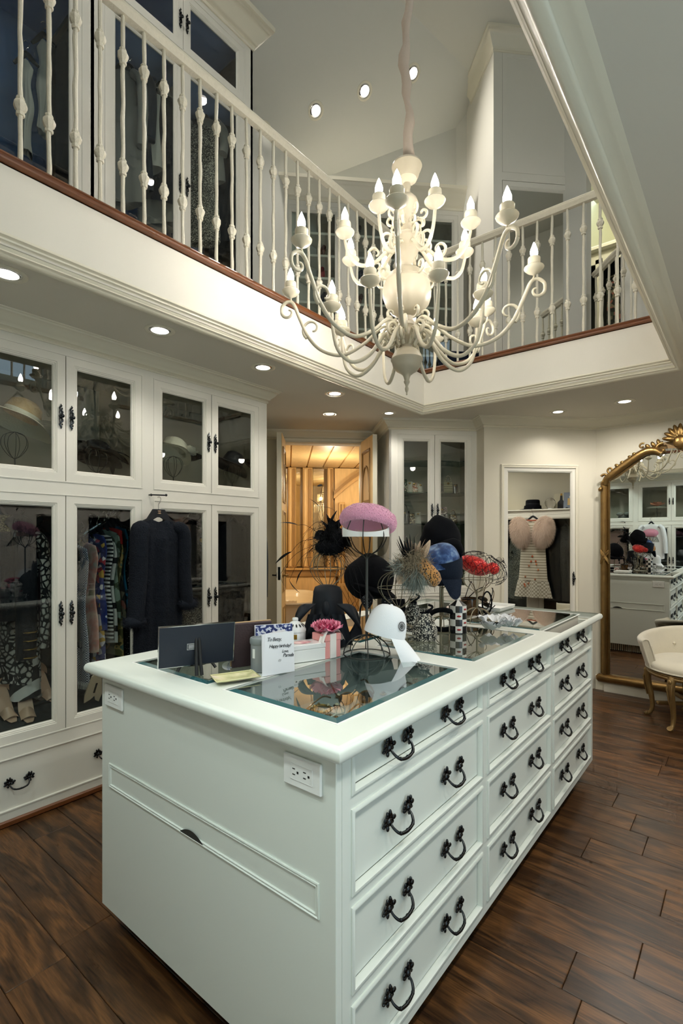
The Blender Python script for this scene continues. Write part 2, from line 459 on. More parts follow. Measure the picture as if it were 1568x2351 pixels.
def portal(x, y0, y1, z0, z1):
    L = bpy.data.lights.new('window_portal', 'AREA'); L.shape = 'RECTANGLE'; L.size = z1-z0; L.size_y = y1-y0; L.cycles.is_portal = True
    o = bpy.data.objects.new('window_portal', L); C.objects.link(o); o.location = (x, (y0+y1)/2, (z0+z1)/2); o.rotation_euler = (0, math.pi/2, 0)
portal(1.47, -.1, 1.5, .35, 2.2)
# door wall at 45 degrees with its opening
sd0, sd1, zdh = -.03, .735, 2.315
dw = MB()
for s0, s1, z0, z1 in ((-.324, sd0, 0, ZC), (sd1, .93, 0, ZC), (sd0, sd1, zdh, ZC)):
    c0 = P(s0, nD); c1 = P(s1, nD); b0 = P(s0, nD-.12); b1 = P(s1, nD-.12)
    vs = [(c0.x, c0.y, z0), (c1.x, c1.y, z0), (b1.x, b1.y, z0), (b0.x, b0.y, z0), (c0.x, c0.y, z1), (c1.x, c1.y, z1), (b1.x, b1.y, z1), (b0.x, b0.y, z1)]
    dw.add(vs, [(0,1,5,4), (2,3,7,6), (1,2,6,5), (3,0,4,7), (4,5,6,7), (3,2,1,0)])
struct(dw.build('wall_door', M['wall'], smooth=0))
# casing round the doorway (local frame of the 45 degree walls: x along the wall, y away from the viewer)
R45 = math.pi/4
def casing(name, s0, s1, z1, n, wd=.05):
    mb = MB()
    pr = [(wd, -.001), (wd, -.012), (wd-.008, -.018), (.02, -.014), (.014, -.02), (.004, -.02), (0, -.012), (0, .01)]
    # three-sided frame
    for d, yy in pr: pass
    vs = []; k = len(pr)
    for d, yy in pr:
        vs += [(s0-d, yy, 0), (s0-d, yy, z1+d), (s1+d, yy, z1+d), (s1+d, yy, 0)]
    fs = []
    for j in range(k-1):
        for i in range(3): fs.append((j*4+i, j*4+i+1, (j+1)*4+i+1, (j+1)*4+i))
    mb.add(vs, fs)
    o = mb.build(name, M['trim'], loc=sn(0, n), rotz=R45, smooth=45, fix=True); return struct(o)
casing('trim_3', sd0, sd1, zdh, nD, .05)
# section of wall carrying the mirror door, its side return and the bay
mw = MB()
sA, sB = 1.725, (2*YF-0)*R2-0  # placeholder, replaced below
xcorner = YF+nS/R2
sE = (xcorner+YF)*R2
def wbox(mb, s0, s1, n0, n1, z0, z1):
    c = [P(s0, n0), P(s1, n0), P(s1, n1), P(s0, n1)]
    vs = [(p.x, p.y, z0) for p in c]+[(p.x, p.y, z1) for p in c]
    mb.add(vs, [(0,1,5,4), (1,2,6,5), (2,3,7,6), (3,0,4,7), (4,5,6,7), (3,2,1,0)])
wbox(mw, sA, 1.905, nS, nS-.9, 0, ZC); wbox(mw, 2.582, sE+.02, nS, nS-.9, 0, ZC); wbox(mw, 1.905, 2.582, nS, nS-.9, 2.0, ZC); wbox(mw, 1.905, 2.582, nS-.06, nS-.9, 0, 2.0)
struct(mw.build('wall_bay', M['wall'], smooth=0))
mb = MB(); mb.box(xcorner-.4, 1.4, YF, YF+.15, 0, ZC); struct(mb.build('wall_far', M['wall'], smooth=0))
# crown moulding along cabinets and walls
cr = [(0, 2.345), (.006, 2.345), (.010, 2.352), (.006, 2.360), (.012, 2.366), (.018, 2.368), (.020, 2.376), (.030, 2.384), (.042, 2.396), (.052, 2.410), (.060, 2.418), (.066, 2.420), (.068, 2.428), (.076, 2.430), (.078, ZC+.001)]
pp = [(XL, YB-.1), (XL, 2.51), (-3.8, 2.51), (a0.x, a0.y)]
for s, n in ((.907, nD), (.907, nC), (sA, nC), (sA, nS), (sE, nS)): q = P(s, n); pp.append((q.x, q.y))
pp += [(XR+.4, YF)]
mb = MB(); mb.sweep(pp, cr); struct(mb.build('trim_4', M['trim'], smooth=50))
mb = MB(); mb.sweep([(-.2, YB), (XL, YB)], cr); struct(mb.build('trim_5', M['trim'], smooth=50))
mb = MB(); mb.sweep([(xcorner, YF), (XR+.4, YF)], [(0, .13), (.012, .125), (.016, .115), (.016, .0)]); struct(mb.build('baseboard_far', M['trim'], smooth=40))
# ---------------------------------------------------------------- gallery shell
def Az(x, y): return 8.106+.7813*x-.138*y
vwall('wall_gallery_left', (-3.35, -.5), (-3.35, 5.0), ZF, 5.9, M['upwall'])
c0 = P(-.6, nD); c1 = P(1.728, nD)
vwall('wall_gallery_door', (c0.x, c0.y), (c1.x, c1.y), ZF, 6.2, M['upwall'])
yW = c1.y
vwall('wall_gallery_far', (c1.x, yW), (-1.106, yW), ZF, 6.2, M['upwall'])
vwall('wall_gallery_back', (-3.4, -.5), (1.5, -.5), ZF, 6.2, M['upwall'])
def Lx(y): return (ZT-8.106+.138*y)/.7813
wallq('ceiling_slope', [(-3.4, -.6, Az(-3.4, -.6)), (Lx(-.6), -.6, ZT), (Lx(6), 6, ZT), (-3.4, 6, Az(-3.4, 6))], M['upwall'])
wallq('ceiling_gallery', [(Lx(-.6), -.6, ZT), (1.6, -.6, ZT), (1.6, 8, ZT), (Lx(8), 8, ZT)], M['upwall'])
# gallery right wall with a window
gw = MB()
WX = 1.5; wy0, wy1, wz0, wz1 = .6, 2.6, 3.3, 5.0
for y0, y1, z0, z1 in ((-.5, wy0, ZF, 6), (wy1, 8, ZF, 6), (wy0, wy1, ZF, wz0), (wy0, wy1, wz1, 6)): gw.box(WX, WX+.15, y0, y1, z0, z1)
struct(gw.build('wall_gallery_right', M['upwall'], smooth=0))
win = MB()
for k in range(3): win.rect(wy0+k*.667, wy0+(k+1)*.667, wz0, wz1, [(0, .0), (0, -.04), (.05, -.04), (.06, -.02), (.06, .0)], m=Matrix.Rotation(math.pi/2, 4, 'Z'))
wo = struct(win.build('window_1', M['trim'], loc=(WX+.06, 0, 0), smooth=40))
mb = MB(); mb.box(-.004, 0, wy0, wy1, wz0, wz1); mb.build('window_pane', wgl, wo, smooth=0)
portal(WX+.16, wy0, wy1, wz0, wz1)
# ================================================================== joinery helpers
R90 = math.pi/2
def hmesh():
    mb = MB()
    # rococo knob plate: mirrored scrolls, leaf tips, centre boss and knob (projects to -y)
    for sg in (1, -1):
        pts = [(0, -.006, sg*.006), (.006, -.007, sg*.014), (.007, -.007, sg*.024), (-.002, -.007, sg*.033), (-.006, -.006, sg*.042), (0, -.006, sg*.051), (.004, -.005, sg*.056)]
        mb.tube(cat_rom(pts, 4), [.0045]*25, 6)
        pts = [(0, -.006, sg*.006), (-.006, -.007, sg*.014), (-.006, -.007, sg*.024), (.003, -.007, sg*.030)]
        mb.tube(cat_rom(pts, 4), .0035, 6)
        mb.ell((.001, -.006, sg*.057), (.003, .003, .008), 6, 4); mb.ell((-.004, -.007, sg*.030), (.005, .004, .006), 6, 4)
        mb.ell((.006, -.006, sg*.040), (.004, .003, .006), 6, 4)
    mb.ell((0, -.006, 0), (.011, .006, .012), 10, 6)
    mb.tube([(0, -.006, 0), (0, -.018, 0)], .005, 8); mb.ell((.001, -.024, 0), (.010, .008, .010), 10, 6)
    return mb.mesh('door_handle', M['pewter'], 50)
HANDLE = hmesh()
def pmesh():
    mb = MB(); rg = random.Random(5)
    for sg in (-1, 1):
        x = sg*.042
        mb.ell((x, -.008, 0), (.009, .007, .010), 10, 6)
        for k in range(7):
            a = math.pi*(.05+.9*k/6)*1.25-.3
            L = .015+.006*(k % 2)
            ca, sa = math.cos(a), math.sin(a)
            mb.ell((x+sg*ca*L*.9, -.007-.003*(k % 2), sa*L), (.0045+.004*abs(ca), .004, .0045+.005*abs(sa)), 7, 5)
        mb.ell((x+sg*.006, -.008, -.014), (.005, .004, .007), 7, 5); mb.ell((x+sg*.018, -.006, -.006), (.007, .004, .004), 7, 5)
        mb.ell((x+sg*.010, -.010, .022), (.004, .004, .006), 7, 5)
    bail = cat_rom([(-.040, -.010, -.002), (-.040, -.020, -.012), (-.030, -.030, -.024), (-.010, -.033, -.029), (.010, -.033, -.029), (.030, -.030, -.024), (.040, -.020, -.012), (.040, -.010, -.002)], 4)
    n = len(bail); mb.tube(bail, [.0026+.0016*math.sin(math.pi*i/(n-1)) for i in range(n)], 8)
    mb.ell((0, -.033, -.029), (.007, .005, .005), 8, 6)
    for sg in (-1, 1): mb.ell((sg*.027, -.031, -.025), (.004, .005, .005), 8, 5)
    return mb.mesh('drawer_pull', M['pewter'], 50)
PULL = pmesh()
DOORP = [(0, .020), (0, .001), (.001, 0), (.040, 0), (.042, .003), (.047, .003), (.049, .0065), (.054, .0065), (.057, .010), (.060, .013), (.060, .020)]
PANELP = [(0, .020), (0, .001), (.001, 0), (.040, 0), (.042, .003), (.047, .003), (.049, .0065), (.054, .007)]
def door(par, x0, x1, z0, z1, hand=None, hz=None, m='paint', pane='glass', g=.002, wide=1.0):
    mb = MB(); pr = [(d*wide, y_) for d, y_ in DOORP]
    mb.rect(x0+g, x1-g, z0+g, z1-g, pr)
    o = mb.build('door', M[m], par, smooth=40, fix=True)
    i = .058*wide
    if pane:
        p = MB(); p.box(x0+i, x1-i, .013, .0165, z0+i, z1-i); p.build('glass_pane' if 'glass' in pane else 'mirror_pane', M[pane], o, smooth=0)
    if hand is not None:
        put('door_handle', HANDLE, o, (hand, 0, hz))
    return o
def frontframe(par, xs, zs, x0, x1, z0, z1, m='paint', bead=True, yb=0.0, th=.022, name='face_frame', skip=()):
    # face frame: xs/zs list the openings (a,b); everything between them is board
    mb = MB(); xs = sorted(xs); zs = sorted(zs)
    e = [x0]+[v for p in xs for v in p]+[x1]
    for i in range(0, len(e), 2): mb.box(e[i], e[i+1], yb, yb+th, z0, z1)
    for a, b in xs:
        f = [z0]+[v for p in zs for v in p]+[z1]
        for i in range(0, len(f), 2):
            if f[i+1]-f[i] > .001: mb.box(a, b, yb, yb+th, f[i], f[i+1])
        if bead:
            for c_, d in zs:
                mb.rect(a, b, c_, d, [(-.004, yb+.0005), (-.004, yb-.003), (-.001, yb-.004), (.002, yb-.003), (.0035, yb+.002), (.0035, yb+.008)], close=False)
    return mb.build(name, M[m], par, smooth=40)
def shell(par, x0, x1, z0, z1, d, m, name='body', y0=.022, t=.018, shelves=(), div=()):
    mb = MB()
    mb.box(x0, x0+t, y0, d, z0, z1); mb.box(x1-t, x1, y0, d, z0, z1)
    mb.box(x0, x1, d-t, d, z0, z1); mb.box(x0, x1, y0, d, z1-t, z1); mb.box(x0, x1, y0, d, z0, z0+t)
    for z in shelves: mb.box(x0, x1, y0+.01, d, z-.01, z+.01)
    for x in div: mb.box(x-.01, x+.01, y0, d, z0, z1)
    return mb.build(name, M[m], par, smooth=0)

# ---------------------------------------------------------------- left wall, two lower bays and the one beside them
LB = []
def leftbay(label, c0, gap, c1, e0, e1, low_inner='dark_in'):
    t = thing('wardrobe_cabinet', label, 'cabinet', (XL, 0, 0), R90)
    frontframe(t, [(c0, c1)], [(.073, .316), (.386, 1.588), (1.657, 2.307)], e0, e1, .03, ZC-.002)
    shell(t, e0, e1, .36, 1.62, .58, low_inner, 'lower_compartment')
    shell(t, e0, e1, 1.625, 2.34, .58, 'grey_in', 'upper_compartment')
    mb = MB(); mb.box(e0, e1, .03, .58, .02, .36); mb.build('drawer_case', M['dark_in'], t, smooth=0)
    door(t, c0, gap, 1.657, 2.307, gap-.026, 1.988); door(t, gap, c1, 1.657, 2.307, gap+.026, 1.988)
    door(t, c0, gap, .386, 1.588, gap-.026, .982); door(t, gap, c1, .386, 1.588, gap+.026, .982)
    mb = MB(); mb.box(c0+.002, c1-.002, .008, .028, .075, .314, c=.001); dr = mb.build('drawer', M['paint'], t, smooth=0)
    for x in (c0+.21, c1-.21): put('drawer_pull', PULL, dr, (x, .008, .20))
    # dark shoe mould at the floor
    mb = MB(); mb.box(e0, e1, -.012, .02, 0, .03, c=.006); mb.build('shoe_mould', M['capwood'], t, smooth=0)
    return t
LB.append(leftbay('cream built-in wardrobe with black jacket and colourful dresses behind its glass doors', .70, 1.122, 1.54, .662, 1.5785))
LB.append(leftbay('cream built-in wardrobe with white flowered hat on its shelf, next to doorway', 1.617, 2.027, 2.434, 1.5785, 2.51))
LB.append(leftbay('cream built-in wardrobe running from the striped jacket to the back wall corner', -.215, .207, .625, -.25, .662))
# end panel of the run towards the doorway
mb = MB(); mb.box(-3.8, XL-.001, 2.494, 2.512, .0, ZC-.002); struct(mb.build('wall_cabinet_end', M['paint'], smooth=0))
# interior of the lower left bay: dark inner chest of drawers
def innerchest(x0, x1, ztop, label):
    t = thing('inner_chest', label, 'drawers', (XL-.46, 0, 0), R90)
    mb = MB(); mb.box(x0, x1, 0, .095, .40, ztop); mb.build('carcass', M['dark_in'], t, smooth=0)
    n = 5; h = (ztop-.40)/n
    for k in range(n):
        mb = MB(); mb.box(x0+.01, x1-.01, -.012, 0, .40+k*h+.006, .40+(k+1)*h-.006, c=.003); mb.build('drawer', M['dark_in'], t, smooth=0)
    return t
innerchest(.70, 1.10, .98, 'dark chest of drawers inside wardrobe behind the zebra print skirt')
innerchest(1.64, 2.42, .90, 'dark chest of drawers inside wardrobe next to doorway')

# ---------------------------------------------------------------- back wall cabinets (seen in the gilt mirror)
bk = thing('wardrobe_cabinet', 'cream wardrobe wall reflected in the gilt mirror, with hats above', 'cabinet', (0, YB, 0), math.pi)
bx = [(1.015-.49, 1.015+.49), (1.59, 2.57)]
frontframe(bk, bx, [(.073, .316), (.386, 1.588), (1.657, 2.307)], .36, 2.73, .03, ZC-.002)
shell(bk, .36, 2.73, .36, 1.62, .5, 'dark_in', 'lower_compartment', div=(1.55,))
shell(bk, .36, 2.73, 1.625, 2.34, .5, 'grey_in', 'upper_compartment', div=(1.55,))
mb = MB(); mb.box(.36, 2.73, .03, .5, .0, .36); mb.build('drawer_case', M['dark_in'], bk, smooth=0)
for c0, c1 in bx:
    g = (c0+c1)/2
    for z0, z1, hz in ((1.657, 2.307, 1.988), (.386, 1.588, .982)):
        door(bk, c0, g, z0, z1, g-.026, hz); door(bk, g, c1, z0, z1, g+.026, hz)
    mb = MB(); mb.box(c0+.002, c1-.002, .008, .028, .075, .314, c=.001); mb.build('drawer', M['paint'], bk, smooth=0)
mb = MB(); mb.box(-.36, .36, -.85, -.8, 0, ZC)
struct(mb.build('wall_entry', M['wall'], smooth=0))

# ---------------------------------------------------------------- handbag cabinet at 45 degrees
hb = thing('handbag_cabinet', 'tall cream display cabinet with handbags on glass shelves behind two narrow doors', 'cabinet', sn(0, nC), R45)
s0, s1 = .907, sA
frontframe(hb, [(.985, 1.678)], [(.10, .34), (.36, .60), (.62, .84), (.868, 2.307)], s0, s1, 0, ZC-.002)
shell(hb, s0, s1, .85, 2.34, .42, 'grey_in', 'display_compartment')
mb = MB(); mb.box(s0, s1, .03, .58, 0, .85); mb.box(s0, s0+.02, .0, .58, 0, ZC-.002); mb.build('body', M['paint'], hb, smooth=0)
door(hb, .985, 1.329, .868, 2.307, 1.303, 1.616); door(hb, 1.329, 1.678, .868, 2.307, 1.355, 1.616)
for z0, z1 in ((.10, .34), (.36, .60), (.62, .84)):
    mb = MB(); mb.box(.987, 1.676, .006, .026, z0+.002, z1-.002, c=.001); dr = mb.build('drawer', M['paint'], hb, smooth=0)
    for x in (1.15, 1.51): put('drawer_pull', PULL, dr, (x, .006, (z0+z1)/2))
for z in (2.073, 1.781, 1.493, 1.20):
    mb = MB(); mb.box(s0+.02, s1-.02, .03, .40, z-.006, z+.004); mb.build('glass_shelf', glassmat('shelf_glass', 'A9C3BC', 1.5, 1.2), hb, smooth=0)

# ---------------------------------------------------------------- mirror door in the bay
md = thing('mirror_door', 'cream framed mirror door reflecting the fur capelet and striped dress', 'mirror', sn(0, nS), R45)
mb = MB(); mb.rect(1.88, 2.605, -.15, 2.02, [(0, .001), (0, -.010), (.006, -.014), (.012, -.010), (.026, -.010), (.026, .02)]); mb.build('casing', M['trim'], md, smooth=40, fix=True)
dd = door(md, 1.905, 2.582, .02, 1.998, None, None, pane='mirror', wide=.74)
mb = MB(); mb.box(1.9, 2.59, .021, .05, .02, 2.0); mb.build('backing_board', M['gap'], md, smooth=0)
put('door_handle', HANDLE, dd, (2.56, 0, 1.0))

# ================================================================== island
IX0, IX1, IY0, IY1, ZTOP, ZU, ZB = -1.753, -.693, .84, 3.148, .935, .898, .095
isl = thing('closet_island', 'large white island with glass-inset top and three columns of drawers', 'island', (0, 0, 0))
body = MB()
e_ = .02
rows = [(.136, .31), (.35, .532), (.57, .752), (.797, .905)]
cols = [(.898, 1.60), (1.654, 2.344), (2.397, 3.092)]
# right face frame as boards (local x = Y for a face looking +X)
def faceM(x): return Matrix.Translation((x, 0, 0)) @ Matrix.Rotation(R90, 4, 'Z')
mb = MB()
e = [IY0+.02]+[v for p in cols for v in p]+[IY1-.02]
mm = faceM(IX1)
for i in range(0, len(e), 2): mb.box(e[i], e[i+1], 0, .022, ZB, ZU, m=mm)
for a, b in cols:
    f = [ZB]+[v for p in rows for v in p][:-1]
    for i in range(0, len(f), 2): mb.box(a, b, 0, .022, f[i], f[i+1], m=mm)
    for c_, d in rows:
        mb.rect(a, b, c_, d, [(-.007, .0005), (-.007, -.004), (-.003, -.0065), (.002, -.006), (.005, -.001), (.0055, .012)], close=False, m=mm)
mb.build('face_frame', M['island'], isl, smooth=40)
for a, b in cols:
    for c_, d in rows:
        mb = MB(); mb.box(a+.0075, b-.0075, .011, .026, c_+.0075, min(d-.0075, ZU-.002), c=.001, m=mm)
        dr = mb.build('drawer', M['island'], isl, smooth=0)
        for k in (.196, .5):
            zz = {.797: .846, .57: .661, .35: .445, .136: .225}[c_]
            o = put('drawer_pull', PULL, dr, (IX1-.011, a+k, zz), R90)
            o.scale = (1.06, 1.06, 1.06)
mb = MB()   # carcass: end panels, far side, bottom
mb.box(IX0, IX1-.0, IY0, IY0+.02, ZB, ZU, c=.002); mb.box(IX0, IX1, IY1-.02, IY1, ZB, ZU, c=.002)
mb.box(IX0, IX0+.02, IY0+.02, IY1-.02, ZB, ZU); mb.box(IX0+.02, IX1-.028, IY0+.02, IY1-.02, ZB, .80)
mb.build('body', M['island'], isl, smooth=0)
mb = MB(); mb.box(IX1-.030, IX1-.0265, IY0+.025, IY1-.025, ZB+.01, ZU); mb.build('shadow_backing', M['gap'], isl, smooth=0)
mb = MB(); mb.box(IX0+.09, IX1-.09, IY0+.09, IY1-.06, 0, ZB); mb.build('toe_kick', M['slot'], isl, smooth=0)
mb = MB(); mb.box(IX0+.07, IX1-.091, IY0+.062, IY0+.0895, 0, .024, c=.006); mb.build('floor_mould', M['capwood'], isl, smooth=0)
def outlet(par, m):
    mb = MB(); mb.box(-.059, .059, -.008, 0, -.036, .036, c=.003, m=m); o = mb.build('outlet_plate', M['white'], par, smooth=0)
    mb = MB(); mb.rect(-.034, .034, -.018, .018, [(0, -.0075), (0, -.0095), (.0006, -.0095), (.0006, -.0075)], m=m); mb.box(-.0335, .0335, -.0088, -.0078, -.0175, .0175, m=m); mb.build('socket_face', M['white'], o, smooth=0)
    mb = MB()
    for x in (-.017, .017):
        mb.box(x-.010, x-.002, -.0096, -.0086, .0055, .0075, m=m); mb.box(x-.010, x-.002, -.0096, -.0086, -.0075, -.0055, m=m); mb.box(x+.004, x+.009, -.0096, -.0086, -.0025, .0025, m=m)
    mb.build('socket_slots', M['slot'], o, smooth=0)
for px in (-.79, -1.66): outlet(isl, Matrix.Translation((px, IY0, .832)))
outlet(isl, Matrix.Translation((-.80, IY1, .832)) @ Matrix.Rotation(math.pi, 4, 'Z'))
def fingerboard(par, y, flip):
    m = Matrix.Translation((-1.2195, y, 0)) @ (Matrix.Rotation(math.pi, 4, 'Z') if flip else Matrix.Identity(4))
    mb = MB(); mb.rect(-.478, .478, .52, .60, [(0, 0), (0, -.004), (.0025, -.005), (.0045, -.002), (.007, -.002), (.008, -.004), (.0095, -.004), (.011, 0)], close=False, m=m)
    o = mb.build('pull_out_board', M['island'], par, smooth=40)
    n = 14; vs = [(-.055+.11*i/n, -.0042, .5235) for i in range(n+1)]+[(-.055+.11*i/n, -.0042, .5235+.02*math.sin(math.pi*i/n)**.8) for i in range(n+1)]
    mb = MB(); mb.add(vs, [(i, i+1, n+2+i, n+1+i) for i in range(n)], m); mb.build('finger_notch', M['gap'], o, smooth=0)
fingerboard(isl, IY0, False); fingerboard(isl, IY1, True)
# floor register under the far end
mb = MB()
for k in range(40): mb.box(IX0+.10+k*.0205, IX0+.11+k*.0205, IY1-.0595, IY1-.045, .01, .085)
mb.build('air_grille', M['trim'], isl, smooth=0)
# top: bullnose slab with six glazed wells
top = thing('island_top', 'white counter with rounded edge and six inset glass panes on the drawer island', 'counter', (0, 0, 0))
TX0, TX1, TY0, TY1 = IX0-.042, IX1+.045, IY0-.044, IY1+.04
gx = [(-1.662, -1.245), (-1.162, -.746)]; gy = [(.908, 1.540), (1.662, 2.302), (2.408, 3.060)]
xs = [TX0+.016]+[v for p in gx for v in p]+[TX1-.016]; ys = [TY0+.016]+[v for p in gy for v in p]+[TY1-.016]
mb = MB()
for i in range(5):
    for j in range(5):
        if i % 2 and j % 2: continue
        mb.box(xs[i], xs[i+1], ys[j], ys[j+1], ZU, ZTOP)
nose = [(0, ZTOP), (.006, ZTOP-.001), (.0115, ZTOP-.005), (.0145, ZTOP-.011), (.016, ZTOP-.018), (.0145, ZTOP-.026), (.010, ZTOP-.033), (.002, ZU)]
mb.sweep([(xs[0], ys[0]), (xs[0], ys[-1]), (xs[-1], ys[-1]), (xs[-1], ys[0])], [(-o-.0, z) for o, z in nose], closed=True)
mb.build('counter_slab', M['island'], top, smooth=50)
wm = [mat('well_velvet_%s' % c, c, .95) for c in ('C2BEB2', 'A9ADAC', 'CFC8BA')]
for i, (a, b) in enumerate(gx):
    for j, (c_, d) in enumerate(gy):
        g = MB(); z = ZTOP+.0022; w_ = .022
        vs = [(a+.001, c_+.001, ZTOP-.004), (b-.001, c_+.001, ZTOP-.004), (b-.001, d-.001, ZTOP-.004), (a+.001, d-.001, ZTOP-.004),
              (a+w_, c_+w_, z), (b-w_, c_+w_, z), (b-w_, d-w_, z), (a+w_, d-w_, z)]
        g.add(vs, [(0,1,5,4), (1,2,6,5), (2,3,7,6), (3,0,4,7)])
        o = MB(); o.box(a+w_, b-w_, c_+w_, d-w_, z-.0025, z); pn = o.build('glass_pane', M['topglass'], top, smooth=0)
        g.build('bevelled_edge', M['teal'], pn, smooth=0)
        lp = MB(); zz_ = ZTOP+.0009
        for x0_, x1_, y0_, y1_ in ((a-.007, b+.007, c_-.007, c_), (a-.007, b+.007, d, d+.007), (a-.007, a, c_, d), (b, b+.007, c_, d)): lp.box(x0_, x1_, y0_, y1_, ZTOP-.001, zz_)
        lp.build('pane_lip', M['white'], pn, smooth=0)
        t = MB(); q = .003
        vs = [(a+q, c_+q, .81), (b-q, c_+q, .81), (b-q, d-q, .81), (a+q, d-q, .81), (a+q, c_+q, ZU+.03), (b-q, c_+q, ZU+.03), (b-q, d-q, ZU+.03), (a+q, d-q, ZU+.03)]
        t.add(vs, [(0,1,2,3), (0,1,5,4), (1,2,6,5), (2,3,7,6), (3,0,4,7)]); t.build('display_well', wm[(i+j) % 3], top, smooth=0)
# scratch outer white line next to the glass
# ================================================================== railings round the gallery opening
def balmesh():
    mb = MB(); z0, z1 = 2.755, 3.655
    pts = []; n = 14
    rg = random.Random(2)
    for i in range(n+1):
        z = z0+(z1-z0)*i/n; pts.append((.0015*math.sin(i*1.7), .0015*math.cos(i*2.3), z))
    mb.tube(pts, [.0088+.0008*math.sin(i*2.1) for i in range(n+1)], 8)
    for zk in (2.99, 3.475):
        mb.lathe([(.009, -.036), (.015, -.034), (.016, -.024), (.012, -.020), (.019, -.012), (.024, .002), (.024, .010), (.018, .020), (.013, .024), (.016, .030), (.013, .036), (.009, .038)], 7, (0, 0, zk))
    mb.lathe([(.012, 0), (.012, .008), (.008, .012)], 7, (0, 0, z0+.002))
    return mb.mesh('baluster', M['chalk'], 35)
BAL = balmesh()
RAILP = [(-.024, 3.672), (-.030, 3.676), (-.032, 3.684), (-.026, 3.690), (-.028, 3.696), (-.020, 3.706), (0, 3.709), (.020, 3.706), (.028, 3.696), (.026, 3.690), (.032, 3.684), (.030, 3.676), (.024, 3.672), (.016, 3.656), (-.016, 3.656), (-.024, 3.672)]
def railing(label, p, q, ys):
    p = Vector(p); q = Vector(q); d = (q-p).normalized()
    t = thing('gallery_railing', label, 'railing', (p.x, p.y, 2.755), 0)
    mb = MB(); mb.sweep([p, q], [(a, b) for a, b in RAILP], m=Matrix.Translation((-p.x, -p.y, -2.755)))
    mb.build('handrail', M['chalk'], t, smooth=45)
    for y in ys:
        o = put('baluster', BAL, t, (d.x*y, d.y*y, -2.755), random.uniform(0, 6))
    return t
rx = -2.13; ry = 3.715; rx1 = -.335
railing('white wrought iron railing over left fascia, beside the upper wardrobes', (rx, OY0-.035), (rx, ry), [.713-(OY0-.035)+.0998*k for k in range(-4, 30)])
railing('white wrought iron railing between the chandelier and the gallery mirror door', (rx, ry), (rx1, ry), [-.771-rx+.1035*k for k in range(-13, 5) if .03 < -.771-rx+.1035*k < rx1-rx+.01])
railing('white iron railing along the gallery edge facing the upper wardrobes', (rx1, ry), (rx1, OY0-.035), [.06+.1*k for k in range(34)])
railing('white iron railing at the entry end of the ceiling opening', (rx1, OY0-.035), (rx, OY0-.035), [.06+.1*k for k in range(17)])

# ================================================================== chandelier
CXY = (-1.2325, 2.008)
ch = thing('chandelier', 'large ivory scroll-arm chandelier with candle bulbs and linen chain sleeve', 'chandelier', (CXY[0], CXY[1], 0), TH)
def zc(v): return CAMZ+(HOR-v)/494.0
col = [(0, 2.030), (.004, 2.034), (.003, 2.042), (.007, 2.050), (.009, 2.060), (.006, 2.072), (.009, 2.082), (.013, 2.088), (.014, 2.095), (.011, 2.100), (.014, 2.112), (.018, 2.122), (.026, 2.130), (.050, 2.145), (.064, 2.165), (.070, 2.188),
       (.074, 2.192), (.0745, 2.197), (.070, 2.201), (.067, 2.214), (.056, 2.232), (.038, 2.246), (.024, 2.252), (.020, 2.262), (.030, 2.275), (.036, 2.300), (.030, 2.325), (.034, 2.345), (.040, 2.350), (.040, 2.362), (.030, 2.372), (.030, 2.392), (.044, 2.400),
       (.074, 2.418), (.098, 2.448), (.110, 2.485), (.112, 2.515), (.106, 2.545), (.110, 2.551), (.106, 2.557), (.086, 2.585), (.060, 2.606), (.040, 2.614), (.030, 2.622), (.026, 2.640), (.034, 2.664), (.050, 2.690), (.062, 2.722), (.064, 2.742), (.066, 2.748), (.062, 2.756), (.050, 2.772), (.034, 2.782), (.022, 2.790), (.020, 2.830), (.026, 2.850),
       (.040, 2.870), (.050, 2.895), (.054, 2.915), (.046, 2.938), (.030, 2.955), (.018, 2.962), (.014, 2.985), (.018, 3.0), (.016, 3.012), (.024, 3.020), (.046, 3.030), (.056, 3.052), (.060, 3.070), (.066, 3.078), (.070, 3.090), (.066, 3.100), (.040, 3.108), (.015, 3.112), (0, 3.113)]
mb = MB(); mb.lathe(col, 28, wob=lambda a, z: (.025*math.cos(8*a) if 2.41 < z < 2.54 or 2.64 < z < 2.74 else 0)); mb.build('turned_column', M['column'], ch, smooth=40)
pts = []; rs = []
rg = random.Random(11)
for i in range(60):
    z = 3.105+(ZT-3.105)*i/59
    pts.append((.010*math.sin(i*.45)+.006*math.sin(i*1.7), .008*math.cos(i*.6), z)); rs.append(.021+.004*math.sin(i*1.9)+.004*math.sin(i*.8))
mb = MB(); mb.tube(pts, rs, 8); mb.build('chain_sleeve', M['sleeve'], ch, smooth=60)
mb = MB(); mb.lathe([(0, ZT-.05), (.03, ZT-.05), (.07, ZT-.02), (.08, ZT-.001)], 20); mb.build('ceiling_rose', M['ivory'], ch)
def vec(p): return Vector((p[0], 0, p[1]))
def armmesh(path, r, extra=()):
    mb = MB(); pp = cat_rom([vec(p) for p in path], 7); n = len(pp)
    mb.tube(pp, [r*(1.1-.25*abs(2*i/(n-1)-1)) for i in range(n)], 8)
    for ex in extra:
        k = len(ex); mb.tube(ex, [r*.95*(1-.5*i/(k-1)) for i in range(k)], 7)
    return mb.mesh('arm', M['ivory'], 60)
PI = math.pi
